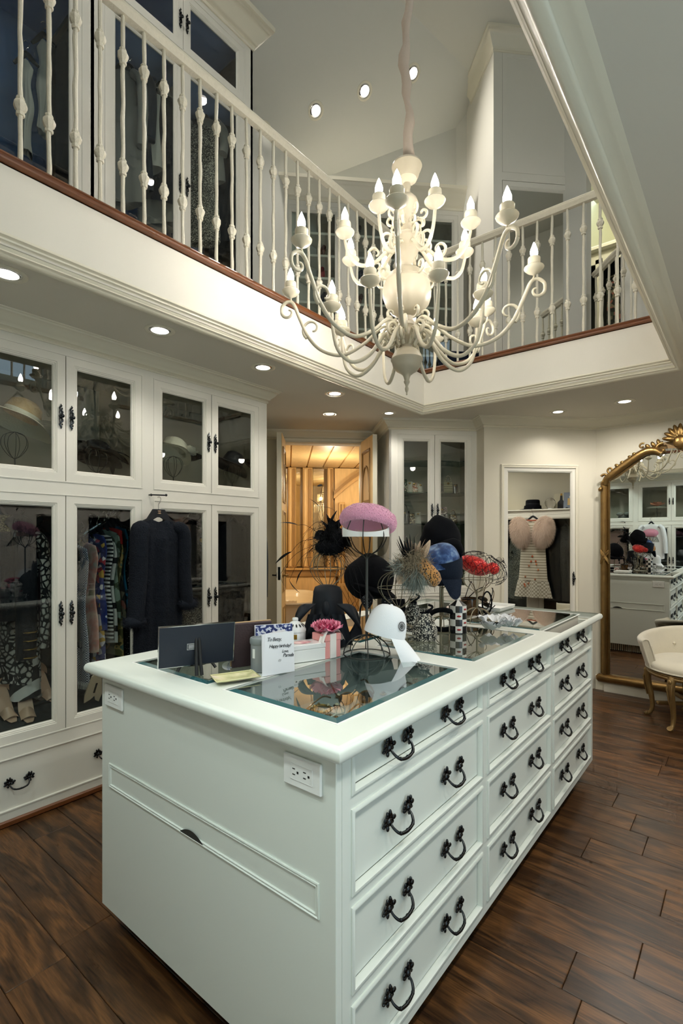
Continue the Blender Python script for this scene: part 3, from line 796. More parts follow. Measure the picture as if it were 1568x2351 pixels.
arm1 = armmesh([(.035, 2.30), (.075, 2.35), (.12, 2.352), (.20, 2.285), (.30, 2.238), (.40, 2.265), (.47, 2.335), (.515, 2.43), (.545, 2.50), (.575, 2.515), (.603, 2.495), (.606, 2.465)], .0085,
    [spiral(.572, 2.465, .034, .008, 0, -4.6), spiral(.452, 2.375, .052, .012, -1.0, 4.6, 20), spiral(.085, 2.315, .036, .008, 1.9, -4.2), [(.515, 0, 2.43), (.535, 0, 2.475), (.556, 0, 2.515), (.56, 0, 2.53)]])
arm2 = armmesh([(.035, 2.26), (.07, 2.31), (.11, 2.30), (.18, 2.205), (.26, 2.165), (.325, 2.21), (.35, 2.30), (.355, 2.375)], .0085,
    [spiral(.078, 2.285, .030, .008, 1.9, -4.0)])
arm3 = armmesh([(.03, 2.70), (.07, 2.715), (.11, 2.67), (.17, 2.615), (.235, 2.605), (.28, 2.645), (.298, 2.705)], .0085,
    [spiral(.09, 2.745, .036, .009, -1.4, 4.4), spiral(.155, 2.665, .036, .009, -1.2, 4.4)])
SCR = []
for a in ((.075, 2.86, .030, .006, -2.6, 3.0), (.055, 2.81, .028, .006, 2.6, -3.0), (.118, 2.58, .034, .007, -2.4, 3.4), (.080, 2.395, .032, .007, -2.4, 3.2), (.07, 2.29, .04, .007, 2.0, -3.4)):
    scr = MB(); scr.tube(spiral(*a), .0065, 6); SCR.append(scr.mesh('scroll', M['ivory'], 60))
cp = MB(); cp.lathe([(0, 0), (.008, .002), (.014, .008), (.030, .016), (.041, .028), (.043, .034), (.040, .038), (.028, .042), (.025, .048), (.027, .052), (.027, .074), (.024, .078), (0, .078)], 20)
CUP = cp.mesh('candle_cup', M['ivory'], 40)
bm_ = emit('warm_bulb', 'FFF8EE', BULB)
bb = MB(); bb.lathe([(.006, .076), (.013, .084), (.0165, .096), (.0155, .110), (.010, .126), (.0045, .140), (0, .148)], 10)
BULBM = bb.mesh('bulb', bm_, 60)
for me, R, z, k0, n in ((arm1, .56, 2.532, -11, 8), (arm2, .355, 2.377, 13, 8), (arm3, .298, 2.707, 15, 8)):
    for k in range(n):
        # angle measured from the direction toward the viewer, in the chandelier's own frame
        a = math.radians(k0+45*k)-PI/2
        o = put('arm', me, ch, (0, 0, 0), a)
        put('candle_cup', CUP, o, (R, 0, z)); put('bulb', BULBM, o, (R, 0, z))
for k in range(8):
    for me in SCR: put('scroll', me, ch, (0, 0, 0), PI/8+k*PI/4)

# ================================================================== recessed downlights
CANM = {}
def can(label, loc, normal=Vector((0,0,-1)), power=20, col=(1, .95, .87), r=.055, group=None, spot=2.3):
    t = thing('recessed_downlight', label, 'downlight', loc, 0, group)
    t.rotation_mode = 'QUATERNION'; t.rotation_quaternion = Vector((0,0,-1)).rotation_difference(normal)
    if r not in CANM:
        mb = MB(); mb.lathe([(r*1.38, 0), (r*1.38, -.003), (r*1.30, -.006), (r*1.05, -.005), (r, 0)], 28); a = mb.mesh('trim_ring', M['trim'], 40)
        mb = MB(); mb.lathe([(r, -.001), (r*.96, -.002), (r*.80, -.004)], 28); b = mb.mesh('reflector', M['chrome'], 60)
        mb = MB(); mb.lathe([(r*.80, -.004), (r*.5, -.003), (0, -.003)], 24); c = mb.mesh('lamp_lens', emit('lamp_lens', 'FFF6EA', 3.5), 60)
        CANM[r] = (a, b, c)
    for nm, me in zip(('trim_ring', 'reflector', 'lamp_lens'), CANM[r]): put(nm, me, t)
    L = bpy.data.lights.new('downlight', 'SPOT'); L.energy = power; L.color = col; L.spot_size = spot; L.spot_blend = .7; L.shadow_soft_size = .04
    lo = bpy.data.objects.new('downlight', L); C.objects.link(lo); lo.parent = t; lo.location = (0, 0, -.02)
    return t
for u, v, wh in ((15, 628, 'above the gold-trimmed black jacket'), (367, 758, 'above the charcoal mohair coat'), (604, 843, 'above the wardrobe end next to the doorway'), (769, 903, 'between wardrobe end and the chandelier finial')):
    p = onz(u, v, ZC); can('recessed downlight in the soffit '+wh, p, power=CAN_LO*.3, group='soffit downlights over the left aisle')
can('recessed downlight just in front of the gilded double doors', onz(757, 950, ZC), power=CAN_LO*.45, r=.045)
can('unlit-looking recessed downlight above corner of handbag cabinet', onz(893, 948, ZC), power=CAN_LO*.3, r=.045)
can('recessed downlight in the ceiling before the mirror door', onz(1281, 945, ZC), power=CAN_LO*.2, r=.05)
for p, wh in (((.25, 3.5, ZC), 'beside the far end of island drawers'), ((.25, 2.4, ZC), 'beside the middle island drawers'), ((.25, 1.2, ZC), 'beside the near island drawers'), ((-.15, 4.45, ZC), 'over the vanity chair'), ((-.75, 4.45, ZC), 'before the gilt mirror edge')):
    can('recessed downlight over the aisle '+wh, p, power=CAN_LO*(.75 if p[1] > 4 else 1), group='downlights over right aisle', spot=3.0)
for p, wh in (((-1.9, -.0, ZC), 'by the corner of the two wardrobe walls'), ((-.9, .05, ZC), 'before the reflected wardrobe wall'), ((.1, -.3, ZC), 'in the entry alcove'), ((.35, .3, ZC), 'beside the added low window')):
    can('added recessed fill light at entry end of room '+wh, p, power=ENTRY_FILL, col=(.86, 1, .97), group='added fill lights at the entry end')  # unseen lights, added as cool fill toward the island end
An = Vector((.7813, -.138, -1)).normalized()
def onA(u, v):
    r = ray(u, v); t = (8.106-CAMZ)/(r.z-.7813*r.x+.138*r.y); return r*t+Vector((0, 0, CAMZ))
for u, v, wh in ((605, 300, 'half hidden behind the handrail beside upper wardrobe'), (725, 254, 'first clear of the handrail'), (837, 209, 'midway between upper wardrobe and chain sleeve'), (948, 168, 'beside the chandelier chain sleeve')):
    can('recessed downlight in sloping gallery ceiling, '+wh, onA(u, v), An, power=CAN_UP*(.25 if u > 900 else .7 if u > 800 else 1), r=.055, group='gallery ceiling downlights', spot=2.6)
for p, wh in (((-1.9, 1.0, ZT), 'above the left railing'), ((0.3, 1.5, ZT), 'beside the gallery window'), ((.3, 3.4, ZT), 'before the passage'), ((-1.2, .9, ZT), 'on the entry side of the chandelier sleeve, added to light the fascia'), ((-1.2, 3.1, ZT), 'on the shoe cabinet side of the chandelier sleeve, added to light the fascia')):
    can('recessed downlight in flat gallery ceiling '+wh, p, power=CAN_UP*(.12 if p[0] == -1.2 else .8), group='flat gallery ceiling downlights', spot=2.4)  # the two beside the sleeve are unseen lights added to brighten the fascia
# ================================================================== gilded double doors and the bath beyond (frame: x along the wall, y away from the viewer)
M['pine'] = mat('waxed_pine', 'C9A468', .45, var=.22, vscale=5, stretch=(7, 7, 1.2), bump=.15, bscale=40)
M['pine_lt'] = mat('pale_pine', 'DDBD84', .45, var=.2, vscale=4, stretch=(8, 8, 1.5))
M['pine_dk'] = mat('dark_pine_moulding', '9C7A48', .5, var=.2, vscale=6)
M['stone'] = mat('marbled_stone', '9B958A', .35, var=.2, vscale=7)
M['tub'] = mat('tub_enamel', 'E8DDC0', .18, coat=.4)
M['crystal'] = mat('lead_crystal', 'F2E6C8', .05, .0, spec=1.0, coat=1.0)
ORG = sn(0, 0)
def leaf(label, hs, fs, num):
    # leaf hinged at hs on the wall, free edge at (fs, 4.64)
    p = Vector((hs, 5.05)); q = Vector((fs, 4.64)); d = (p-q); L = d.length
    ang = math.atan2(d.y, d.x)
    loc = sn(q.x, -q.y); t = struct(put('door_%d' % num, MB().mesh('door_%d' % num, M['trim']), None, (loc.x, loc.y, 0), R45+ang))
    t['label'] = label
    sg = -1 if num == 1 else 1      # gilded face toward the opening
    b = MB(); th = .042
    # local x runs from free edge to hinge, y across the thickness
    y0, y1 = (-.0, th) if sg < 0 else (-th, 0)
    b.box(0, L, y0, y1, .012, 2.335); b.build('door_leaf', M['trim'], t, smooth=0)
    yf = y0 if sg < 0 else y1
    s_ = -1 if sg < 0 else 1
    g = MB(); g.box(.004, L-.004, yf, yf+s_*.005, .016, 2.331); gf = g.build('gilded_face', M['pine_lt'], t, smooth=0)
    for z0, z1 in ((.10, .72), (.86, 1.62), (1.70, 2.22)):
        g = MB(); g.rect(.07, L-.07, z0, z1, [(0, yf+s_*.004), (0, yf+s_*.012), (.012, yf+s_*.016), (.02, yf+s_*.008), (.028, yf+s_*.010), (.034, yf+s_*.004)], close=False); g.build('panel_moulding', M['pine_dk'], t, smooth=40)
        if z0 > .8:
            g = MB(); n = 16
            g.tube([(L/2+(L/2-.085)*math.cos(PI*i/n), yf+s_*.008, z0+.1+(.12 if z0 < 1 else .26)*math.sin(PI*i/n)) for i in range(n+1)], .010, 6); g.build('arched_moulding', M['pine_dk'], t, smooth=60)
    l = MB(); l.box(-.0015, .001, (y0+y1)/2-.011, (y0+y1)/2+.011, .98, 1.10); l.build('lock_plate', M['pewter'], t, smooth=0)
    h = MB(); h.tube(cat_rom([(.05, yf, 1.02), (.05, yf+s_*.045, 1.02), (.075, yf+s_*.05, 1.02), (.135, yf+s_*.048, 1.018)], 4), .008, 8); h.ell((.05, yf+s_*.004, 1.02), (.024, .006, .024), 12, 6); h.ell((.138, yf+s_*.048, 1.018), .011, 8, 6)
    h.build('lever_handle', mat('brass_lever_%d' % num, '8A6A3C', .3, .9), t, smooth=50)
    h = MB(); h.tube([(.05, yf-s_*.042, 1.02), (.05, yf-s_*.085, 1.02), (.12, yf-s_*.09, 1.02)], .007, 8); h.ell((.05, yf-s_*.047, 1.02), (.022, .006, .03), 10, 6); h.build('lever_handle', M['pewter'], t, smooth=50)
    return t
leaf('left leaf of gilded double door, opened into the room', -.03, -.061, 1)
leaf('right leaf of gilded double door with arched panels', .735, .787, 2)
def b45(name, mb, m, par=None, smooth=0):
    o = mb.build(name, m, par, smooth=smooth)
    if par is None: o.rotation_euler = (0, 0, R45)
    return o
mb = MB(); mb.box(-1.6, 2.6, 5.17, 8.3, -.06, 0); struct(b45('floor_bath', mb, M['stone']))
YBW = 7.3
bw = struct(b45('wall_bath', MB().box(-1.6, 2.6, YBW+.10, YBW+.16, 0, ZC), M['pine']))
struct(b45('wall_bath_side', MB().box(-1.66, -1.6, 5.17, YBW+.16, 0, ZC), M['pine_lt']))
struct(b45('wall_bath_return', MB().box(2.6, 2.66, 5.17, YBW+.16, 0, ZC), M['pine_lt']))
struct(b45('wall_bath_front', MB().box(-1.6, sd0, 5.17, 5.19, 0, ZC).box(sd1, 2.6, 5.17, 5.19, 0, ZC).box(sd0, sd1, 5.17, 5.19, zdh, ZC), M['pine_lt']))
bc = struct(b45('ceiling_bath', MB().box(-1.6, 2.6, 5.17, YBW+.1, ZC-.03, ZC-.012), M['pine']))
for k in range(18):
    mb = MB(); mb.box(-1.6+k*.235, -1.385+k*.235, 5.2, YBW+.1, ZC-.044, ZC-.03, c=.004); b45('ceiling_board', mb, M['pine_lt'], bc)
def su(u, y): 
    r = ray(u, 1200); return (r.x+r.y)/(r.y-r.x)*y
def pil(u0, u1, y=YBW, z1=ZC-.05, z0=.93):
    x0, x1 = su(u0, y), su(u1, y)
    t = put('pilaster', MB().box(x0, x1, y, y+.1, z0, z1, c=.006).mesh('pilaster', M['pine']), bw)
    w_ = x1-x0
    for k in range(2):
        mb = MB(); a = x0+w_*(.12+.45*k); mb.box(a, a+w_*.3, y-.016, y, z0+.02, z1-.02, c=.007); mb.build('reed', M['pine_lt'] if k == 0 else M['pine_dk'], t, smooth=0)
    return t
for a, b in ((661.5, 680), (695, 718), (752, 765)): pil(a, b)
pil(630, 655)
def mpanel(u0, u1, rot, z0=.95, z1=ZC-.06):
    x0, x1 = su(u0, YBW), su(u1, YBW); mb = MB(); h = (x1-x0)/2
    mb.box(-h, h, 0, .004, z0, z1)
    o = mb.build('mirror_panel', M['mirror'], bw, smooth=0); o.location = ((x0+x1)/2, YBW+.05, 0); o.rotation_euler = (0, 0, rot); return o
mpanel(680, 695, .30); mpanel(718, 752, .30); mpanel(655, 661.5, .2)
# dado rail and base
mb = MB(); mb.box(-1.6, 2.6, YBW-.03, YBW+.1, .80, .93, c=.01); mb.build('dado_rail', M['pine_dk'], bw, smooth=0)
mb = MB(); mb.box(-1.6, 2.6, YBW-.06, YBW+.1, .90, .925, c=.008); mb.build('dado_cap', M['pine'], bw, smooth=0)
mb = MB(); mb.box(-1.6, su(770, YBW), YBW-.01, YBW+.1, 0, .82); mb.build('dado_panel', M['pine_lt'], bw, smooth=0)
# arch to the right with soffit, column and stone wall
xa0, xa1 = su(766, YBW), su(766, YBW)+1.25
n = 28
for nm, r0, r1, yy0 in (('arch_soffit', .0, .06, -.03), ('arch_moulding', .06, .11, -.06)):
    ar = MB(); pts = [(xa0+(xa1-xa0)*i/n, 1.93+.36*math.sin(PI*i/n)) for i in range(n+1)]
    ring_ = [(r0, yy0), (r1, yy0), (r1, .1), (r0, .1), (r0, yy0)]
    ar.grid(lambda u, v: (pts[round(v*n)][0], YBW+ring_[round(u*4)][1], pts[round(v*n)][1]+ring_[round(u*4)][0]), 5, n+1)
    ar.build(nm, M['pine_dk'] if r0 else M['pine'], bw, smooth=40)
mb = MB(); mb.box(xa0+.02, xa1, YBW+.02, YBW+.1, .95, 2.38); mb.build('niche_panel', M['pine_lt'], bw, smooth=0)
cx0, cx1 = su(778, YBW-.1), su(792, YBW-.1)
colm = put('fluted_column', MB().box(cx0, cx1, YBW-.1, YBW, 0, 1.88, c=.008).mesh('fluted_column', M['pine']), bw)
for k in range(4):
    mb = MB(); w_ = (cx1-cx0)/4; mb.box(cx0+k*w_+.004, cx0+(k+1)*w_-.004, YBW-.112, YBW-.1, .1, 1.85, c=.005); mb.build('reed', M['pine_dk'] if k % 2 else M['pine_lt'], colm, smooth=0)
mb = MB(); mb.box(su(792, YBW), xa1, YBW-.02, YBW+.02, .95, 1.80); mb.build('stone_panel', M['stone'], bw, smooth=0)
lat = MB()
lx0, lx1 = su(775, 6.4), su(840, 6.4)
for k in range(9):
    for j in range(11):
        pass
lt = thing('lattice_screen', 'low honey-coloured lattice screen in the bathroom beyond the doorway', 'screen', (0, 0, 0), R45)
mb = MB(); mb.box(lx0, lx1+.25, 6.4, 6.42, 0, .78); mb.build('panel', M['pine_lt'], lt, smooth=0)
mb = MB()
for k in range(22):
    x = lx0-.3+k*.05
    for sg in (-1, 1):
        a = Vector((x if sg > 0 else x+.39, 6.393, .03)); b = a+Vector((.36*sg, 0, .72))
        if lx0-.02 < min(a.x, b.x) and max(a.x, b.x) < lx1+.27: mb.tube([a, b], .004, 4)
stuff(mb.build('lattice', M['pine_dk'], lt, smooth=0))
# free-standing bath tub
tb = thing('bathtub', 'cream freestanding bathtub seen through the gilded double doors', 'bathtub', sn(.02, -6.35), R45)
def oval(a, r1, r2, pw_=2.6):
    c, s = math.cos(a), math.sin(a); return (math.copysign(abs(c)**(2/pw_), c)*r1, math.copysign(abs(s)**(2/pw_), s)*r2)
prf = [(.62, .05), (.66, .10), (.72, .30), (.80, .50), (.86, .60), (.90, .635), (.93, .64), (.93, .625), (.88, .61), (.82, .55), (.74, .30), (.66, .16), (.3, .14)]
mb = MB(); ns = 40; vs = []
for k, z in prf:
    for i in range(ns):
        x, y_ = oval(2*PI*i/ns, k*.42, k*.80); vs.append((x, y_, z))
mb.add(vs, [(j*ns+i, j*ns+(i+1) % ns, (j+1)*ns+(i+1) % ns, (j+1)*ns+i) for j in range(len(prf)-1) for i in range(ns)]); mb.build('basin', M['tub'], tb, smooth=60)
mb = MB(); vs = []
for z in (0, .052):
    for i in range(ns): x, y_ = oval(2*PI*i/ns, .27, .52); vs.append((x, y_, z))
mb.add(vs, [(i, (i+1) % ns, ns+(i+1) % ns, ns+i) for i in range(ns)]+[tuple(range(ns, 2*ns))]); mb.build('plinth', M['tub'], tb, smooth=40)
tw = thing('towel', 'cream folded towel hanging over the end of the bathtub', 'towel', sn(.03, -5.72, 0), R45)
mb = MB(); mb.grid(lambda u, v: (-.07+.14*u, .07*math.sin(v*PI)-.0, (.47+.17*min(1, v*2) if v < .5 else .64-.17*(v-.5)*2)+.015*math.sin(v*PI)+.004*math.sin(u*20)), 12, 16); mb.build('cloth', mat('towel_cotton', 'E6DAC0', .95, bump=.4, bscale=250), tw, smooth=60)
# crystal chandelier hung at the side, seen in the angled mirror
cc = thing('crystal_chandelier', 'crystal chandelier in bathroom, glimpsed in the mirror panel between pine pilasters', 'chandelier', sn(1.75, -5.95, 0), R45)
mb = MB(); rg = random.Random(8)
for tier, (R, z, n, L) in enumerate(((.10, 2.30, 14, .10), (.20, 2.16, 26, .14), (.26, 1.98, 34, .16), (.17, 1.84, 22, .16), (.08, 1.74, 12, .14))):
    mb.tube([(R*math.cos(2*PI*i/24), R*math.sin(2*PI*i/24), z) for i in range(24)], .006, 5, closed=True)
    for i in range(n):
        a = 2*PI*i/n; x, y_ = R*math.cos(a), R*math.sin(a)
        mb.ell((x, y_, z-L*.5), (.009, .009, L*.5), 5, 4)
stuff(mb.build('crystal_drops', M['crystal'], cc, smooth=0))
mb = MB(); mb.tube([(0, 0, 1.8), (0, 0, ZC-.03)], .012, 8); mb.build('stem', M['gold'], cc)
for k in range(6):
    a = PI/3*k; mb = MB(); mb.lathe([(0, 0), (.014, .01), (.017, .03), (.008, .06), (0, .07)], 8, (.16*math.cos(a), .16*math.sin(a), 2.05)); mb.build('bulb', emit('bath_bulb_%d' % k, 'FFD9A0', 30), cc)
for x, y_ in ((.55, 6.3), (1.5, 6.4), (-.6, 6.2)):
    L = bpy.data.lights.new('bath_lamp', 'POINT'); L.energy = BATH_W/3; L.color = (1, .87, .66); L.shadow_soft_size = .08
    lo = bpy.data.objects.new('bath_lamp', L); C.objects.link(lo); lo.location = sn(x, -y_, 2.05)

# ================================================================== gilt mirror on the far wall
mx = -.43       # centre line
gm = thing('gilt_mirror', 'tall gilded mirror with carved shell crest on the far wall', 'mirror', (mx, YF-.035, 0))
hw = .60; zs_ = 2.02; zi0 = .155
def arch_z(x):      # underside of the arched top, x from the centre
    t = abs(x)/hw
    return 1.83+.26*(1-t**1.6)+.03*math.sin(t*6.0)
n = 24
pts = [(-hw+.075+(2*hw-.15)*i/n, 0) for i in range(n+1)]
vs = [(-hw+.07, 0, zi0)]+[(hw-.07, 0, zi0)]+[(x, 0, arch_z(x)+.01) for x, _ in reversed(pts)]
mb = MB(); mb.add(vs, [tuple(range(len(vs)))]); mb.build('mirror_glass', M['mirror'], gm, smooth=0)
mb = MB()
back = [(-hw, .02, .1), (hw, .02, .1)]+[(x, .02, arch_z(x)+.07) for x, _ in reversed(pts)]
mb.add(back, [tuple(range(len(back)))]); mb.build('backboard', M['pine_dk'], gm, smooth=0)
for sg in (-1, 1):
    mb = MB(); x = sg*(hw-.04)
    prf = [(-.04, .02), (-.038, -.012), (-.028, -.022), (-.018, -.014), (-.006, -.028), (.010, -.034), (.024, -.026), (.030, -.010), (.036, -.012), (.036, .005)]
    vs = []; ks = (.16, 1.86)
    for z in ks: vs += [(x-sg*p[0]*-1, p[1], z) for p in prf]
    m_ = len(prf); mb.add(vs, [(i, i+1, m_+i+1, m_+i) for i in range(m_-1)]); mb.build('side_rail', M['gold'], gm, smooth=50)
    mb = MB()
    for k in range(3):
        for s2 in (-1, 1): mb.tube([(x-s2*.034, -.022, 1.16-.025+k*.012), (x+s2*.0, -.038, 1.20+k*.012-.006), (x+s2*.034, -.022, 1.235+k*.012)], .006, 6)
    mb.build('ribbon_tie', M['gold'], gm, smooth=50)
mb = MB(); mb.box(-hw-.03, hw+.03, -.05, .02, .085, .155, c=.02); mb.build('bottom_rail', M['gold'], gm, smooth=50)
mb = MB(); mb.box(-hw+.03, hw-.03, -.01, .02, .0, .09); mb.build('plinth', M['wall'], gm, smooth=0)
for sg in (-1, 1):
    # swept top rail from the shoulder to the crest, with acanthus and scrolls
    path = [(sg*(hw-.04), -.012, 1.84), (sg*(hw-.055), -.02, 1.885), (sg*(hw-.10), -.025, 1.925), (sg*(hw-.15), -.025, 1.965), (sg*(hw-.22), -.025, 2.015), (sg*(hw-.30), -.028, 2.07), (sg*(hw-.37), -.03, 2.10), (sg*(hw-.43), -.032, 2.095), (sg*(hw-.47), -.034, 2.065)]
    pp_ = cat_rom(path, 5); k = len(pp_); mb = MB(); mb.tube(pp_, [.034-.006*abs(2*i/(k-1)-1) for i in range(k)], 10); mb.build('top_rail', M['gold'], gm, smooth=60)
    mb = MB(); mb.tube([Vector(p)+Vector((0, -.02, .014)) for p in pp_], .008, 6); mb.build('rail_bead', M['gold'], gm, smooth=60)
    def curl(name, c, r, a0, a1, w_=.012):
        q = spiral(c[0], c[1], r, r*.25, a0, a1, 14); b = MB(); b.tube([(p[0], -.03, p[2]) for p in q], [w_*(1-.4*i/14) for i in range(15)], 7); b.ell((q[-1][0], -.034, q[-1][2]), w_*.9, 7, 5); b.build(name, M['gold'], gm, smooth=60)
    curl('carved_scroll', (sg*(hw-.045), 1.90), .035, PI/2-sg*1.2, PI/2-sg*1.2+sg*4.2)
    curl('carved_scroll', (sg*(hw-.09), 1.965), .030, -PI/2+sg*.5, -PI/2+sg*.5+sg*4.4, .010)
    curl('carved_scroll', (sg*(hw-.33), 2.145), .028, PI/2+sg*.6, PI/2+sg*.6-sg*4.5, .009)
    curl('carved_scroll', (sg*(hw-.47), 2.10), .055, PI/2+sg*.2, PI/2+sg*.2-sg*4.4, .018)
    for (x, z, L, tilt) in ((hw-.14, 1.995, .05, .7), (hw-.18, 2.02, .04, .5), (hw-.24, 2.06, .045, .6), (hw-.27, 2.085, .035, .3), (hw-.37, 2.14, .05, .9), (hw-.41, 2.15, .06, 1.1), (hw-.45, 2.16, .07, 1.3), (hw-.03, 1.86, .05, 1.9), (hw-.005, 1.80, .04, 2.0)):
        b = MB(); b.ell((0, 0, 0), (L*.5, .012, .016), 8, 6, m=rotm((sg*x, -.03, z), 0, -sg*(PI-tilt) if sg > 0 else tilt-PI, 0)); b.build('acanthus_leaf', M['gold'], gm, smooth=60)
for k in range(9):
    a = PI*(k+.5)/9; b = MB(); b.ell((0, 0, 0), (.075, .02, .022), 8, 6, m=rotm((.055*math.cos(a), -.035, 2.17+.06*math.sin(a)), 0, -a, 0)); b.build('shell_lobe', M['gold'], gm, smooth=60)
b = MB(); b.ell((0, -.05, 2.15), (.05, .03, .055), 12, 8); b.build('shell_boss', M['gold'], gm, smooth=60)

# ================================================================== vanity chair
M['velvet'] = mat('cream_velvet', 'CFC8B4', .85, var=.10, vscale=9, bump=.12, bscale=120, sheen=.5)
vc = thing('vanity_chair', 'cream buttoned low-back vanity chair on carved gilt legs before the mirror', 'chair', (-.315, 4.50, 0), math.radians(6))
rs_ = .30
mb = MB(); mb.lathe([(0, .475), (.16, .478), (.24, .470), (.285, .45), (.298, .425), (.296, .405), (.28, .398), (0, .398)], 40); mb.build('seat_cushion', M['velvet'], vc, smooth=60)
mb = MB(); mb.tube([(.297*math.cos(2*PI*i/40), .297*math.sin(2*PI*i/40), .402) for i in range(40)], .006, 6, closed=True); mb.build('piping', M['velvet'], vc, smooth=60)
mb = MB(); mb.lathe([(.27, .395), (.290, .392), (.296, .384), (.288, .376), (.294, .366), (.286, .352), (.26, .350)], 40); mb.build('seat_rail', M['giltwood'], vc, smooth=50)
# barrel back: open toward the viewer (-y), rolled ends
def backpt(u, v):
    a = math.radians(-28+236*u); r = .285+.055*v; z = .41+(.17+.035*math.cos((u-.5)*2*PI)*0+.03*math.cos((u-.5)*6))*v
    return a, r, z
mb = MB()
prof_n = 14
def bk_(u, v):
    a, r0, _ = backpt(u, 0)
    # closed section: inner face up, rolled top, outer face down
    h = .20+.03*math.cos((u-.5)*7)
    if v < .42: t = v/.42; r = .262+.045*t**1.5; z = .42+h*t
    elif v < .62: t = (v-.42)/.2; r = .307+.035*(1-math.cos(PI*t))/2*1.4; z = .42+h+.022*math.sin(PI*t)
    else: t = (v-.62)/.38; r = .356-.058*t; z = .42+h*(1-t)-.02*t
    return (r*math.cos(a), r*math.sin(a), z)
mb.grid(bk_, 44, 26); mb.build('back_rest', M['velvet'], vc, smooth=60)
for u in (0, 1):
    a = math.radians(-28+236*u); mb = MB(); ring_ = [bk_(u, v/25) for v in range(26)]
    c_ = Vector((0, 0, 0))
    for p in ring_: c_ += Vector(p)/26
    mb.add([tuple(c_)]+ring_, [(0, i, i+1) for i in range(1, 26)]+[(0, 26, 1)]); mb.build('back_end', M['velvet'], vc, smooth=60)
    mb = MB(); mb.tube(ring_[2:24], .006, 6); mb.build('piping', M['velvet'], vc, smooth=60)
for u in (.2, .4, .6, .8):
    p = bk_(u, .22); mb = MB(); mb.ell(p, .012, 10, 6); mb.build('button', M['velvet'], vc, smooth=60)
LEG = MB(); pp_ = cat_rom([(.268, 0, .375), (.290, 0, .33), (.288, 0, .26), (.268, 0, .17), (.258, 0, .09), (.268, 0, .035), (.292, 0, .012), (.305, 0, .022)], 5); k = len(pp_)
LEG.tube(pp_, [.030-.016*min(1, 1.5*i/k)+(.006 if i > k-6 else 0) for i in range(k)], 10)
for s in (-1, 1): LEG.tube([(.30, s*.010, .34), (.315, s*.016, .30), (.305, s*.008, .22), (.292, 0, .16)], .006, 6)
LEG.ell((.306, 0, .345), (.012, .018, .02), 8, 6)
LEGM = LEG.mesh('leg', M['giltwood'], 60)
for k in range(5): put('leg', LEGM, vc, (0, 0, 0), math.radians(-118+72*k))
for k in range(2):
    mb = MB(); a = math.radians(26+72*0+90*k); mb.box(-.25, .25, -.016, .016, .135, .16, c=.006, m=Matrix.Rotation(a, 4, 'Z')); mb.build('stretcher', M['giltwood'], vc, smooth=0)
mb = MB(); mb.lathe([(0, .15), (.03, .155), (.026, .18), (.034, .20), (.022, .235), (0, .25)], 12); mb.build('stretcher_finial', M['giltwood'], vc)

# ================================================================== right wall (seen in the mirror door): knee-height wardrobes, ledge, sloping soffit
rw = thing('wardrobe_cabinet', 'low cream wardrobe run with ledge of hats, reflected in the mirror door', 'cabinet', (XR, 0, 0), -R90)
ZL = 1.745
# local x = -Y
dx = [(-4.98, -4.47), (-4.44, -3.93), (-3.83, -3.32), (-3.28, -2.77), (-2.7, -2.19)]
frontframe(rw, dx, [(.12, 1.675)], -5.0, -1.9, 0, ZL-.02, bead=False)
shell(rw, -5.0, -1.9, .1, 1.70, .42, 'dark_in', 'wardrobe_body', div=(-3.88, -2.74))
for i, (a, b) in enumerate(dx): door(rw, a, b, .12, 1.675, (b-.026 if i % 2 == 0 else a+.026), 1.05)
mb = MB(); mb.box(-5.0, -1.9, -.025, .44, ZL-.022, ZL, c=.008); mb.build('ledge', M['paint'], rw, smooth=0)
wallq('wall_slope', [(XR+.45, 1.9, ZL-.05), (XR+.45, 5.1, ZL-.05), (XR-.02, 5.1, ZC), (XR-.02, 1.9, ZC)], M['wall'])

# ================================================================== gallery cabinets
XU = -2.75
M['blue_in'] = mat('daylight_blue_interior', '6688BC', .7)  # bluish daylight look of the glass doors put into the interior colour
def gbay(label, c0, g, c1, e0, e1):
    t = thing('gallery_wardrobe', label, 'cabinet', (XU, 0, 0), R90)
    frontframe(t, [(c0, c1)], [(2.80, 4.356), (4.42, 4.80)], e0, e1, ZF, 4.95)
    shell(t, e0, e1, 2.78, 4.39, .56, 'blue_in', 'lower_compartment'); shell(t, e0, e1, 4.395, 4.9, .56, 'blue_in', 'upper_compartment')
    mb = MB(); mb.box(e1-.018, e1, 0, .58, ZF, 4.95); mb.build('side_panel', M['paint'], t, smooth=0)
    for z0, z1, hz in ((2.80, 4.356, 3.575), (4.42, 4.80, 4.60)):
        door(t, c0, g, z0, z1, g-.024, hz); door(t, g, c1, z0, z1, g+.024, hz)
    return t
gbay('gallery wardrobe with paired glass doors behind the white railing, dark clothes inside', 1.337, 1.828, 2.318, 1.275, 2.394)
gbay('gallery wardrobe with wide blue-looking glass, at the start of the railing', .27, .74, 1.213, .19, 1.275)
crg = [(0, 4.84), (.008, 4.84), (.012, 4.85), (.008, 4.862), (.018, 4.872), (.024, 4.876), (.03, 4.89), (.05, 4.91), (.07, 4.945), (.085, 4.965), (.095, 4.97), (.10, 4.985), (.112, 4.99), (.115, 5.02), (.0, 5.02)]
mb = MB(); mb.sweep([(XU, -.3), (XU, 2.394), (-3.35, 2.394)], crg); struct(mb.build('trim_6', M['trim'], smooth=50))
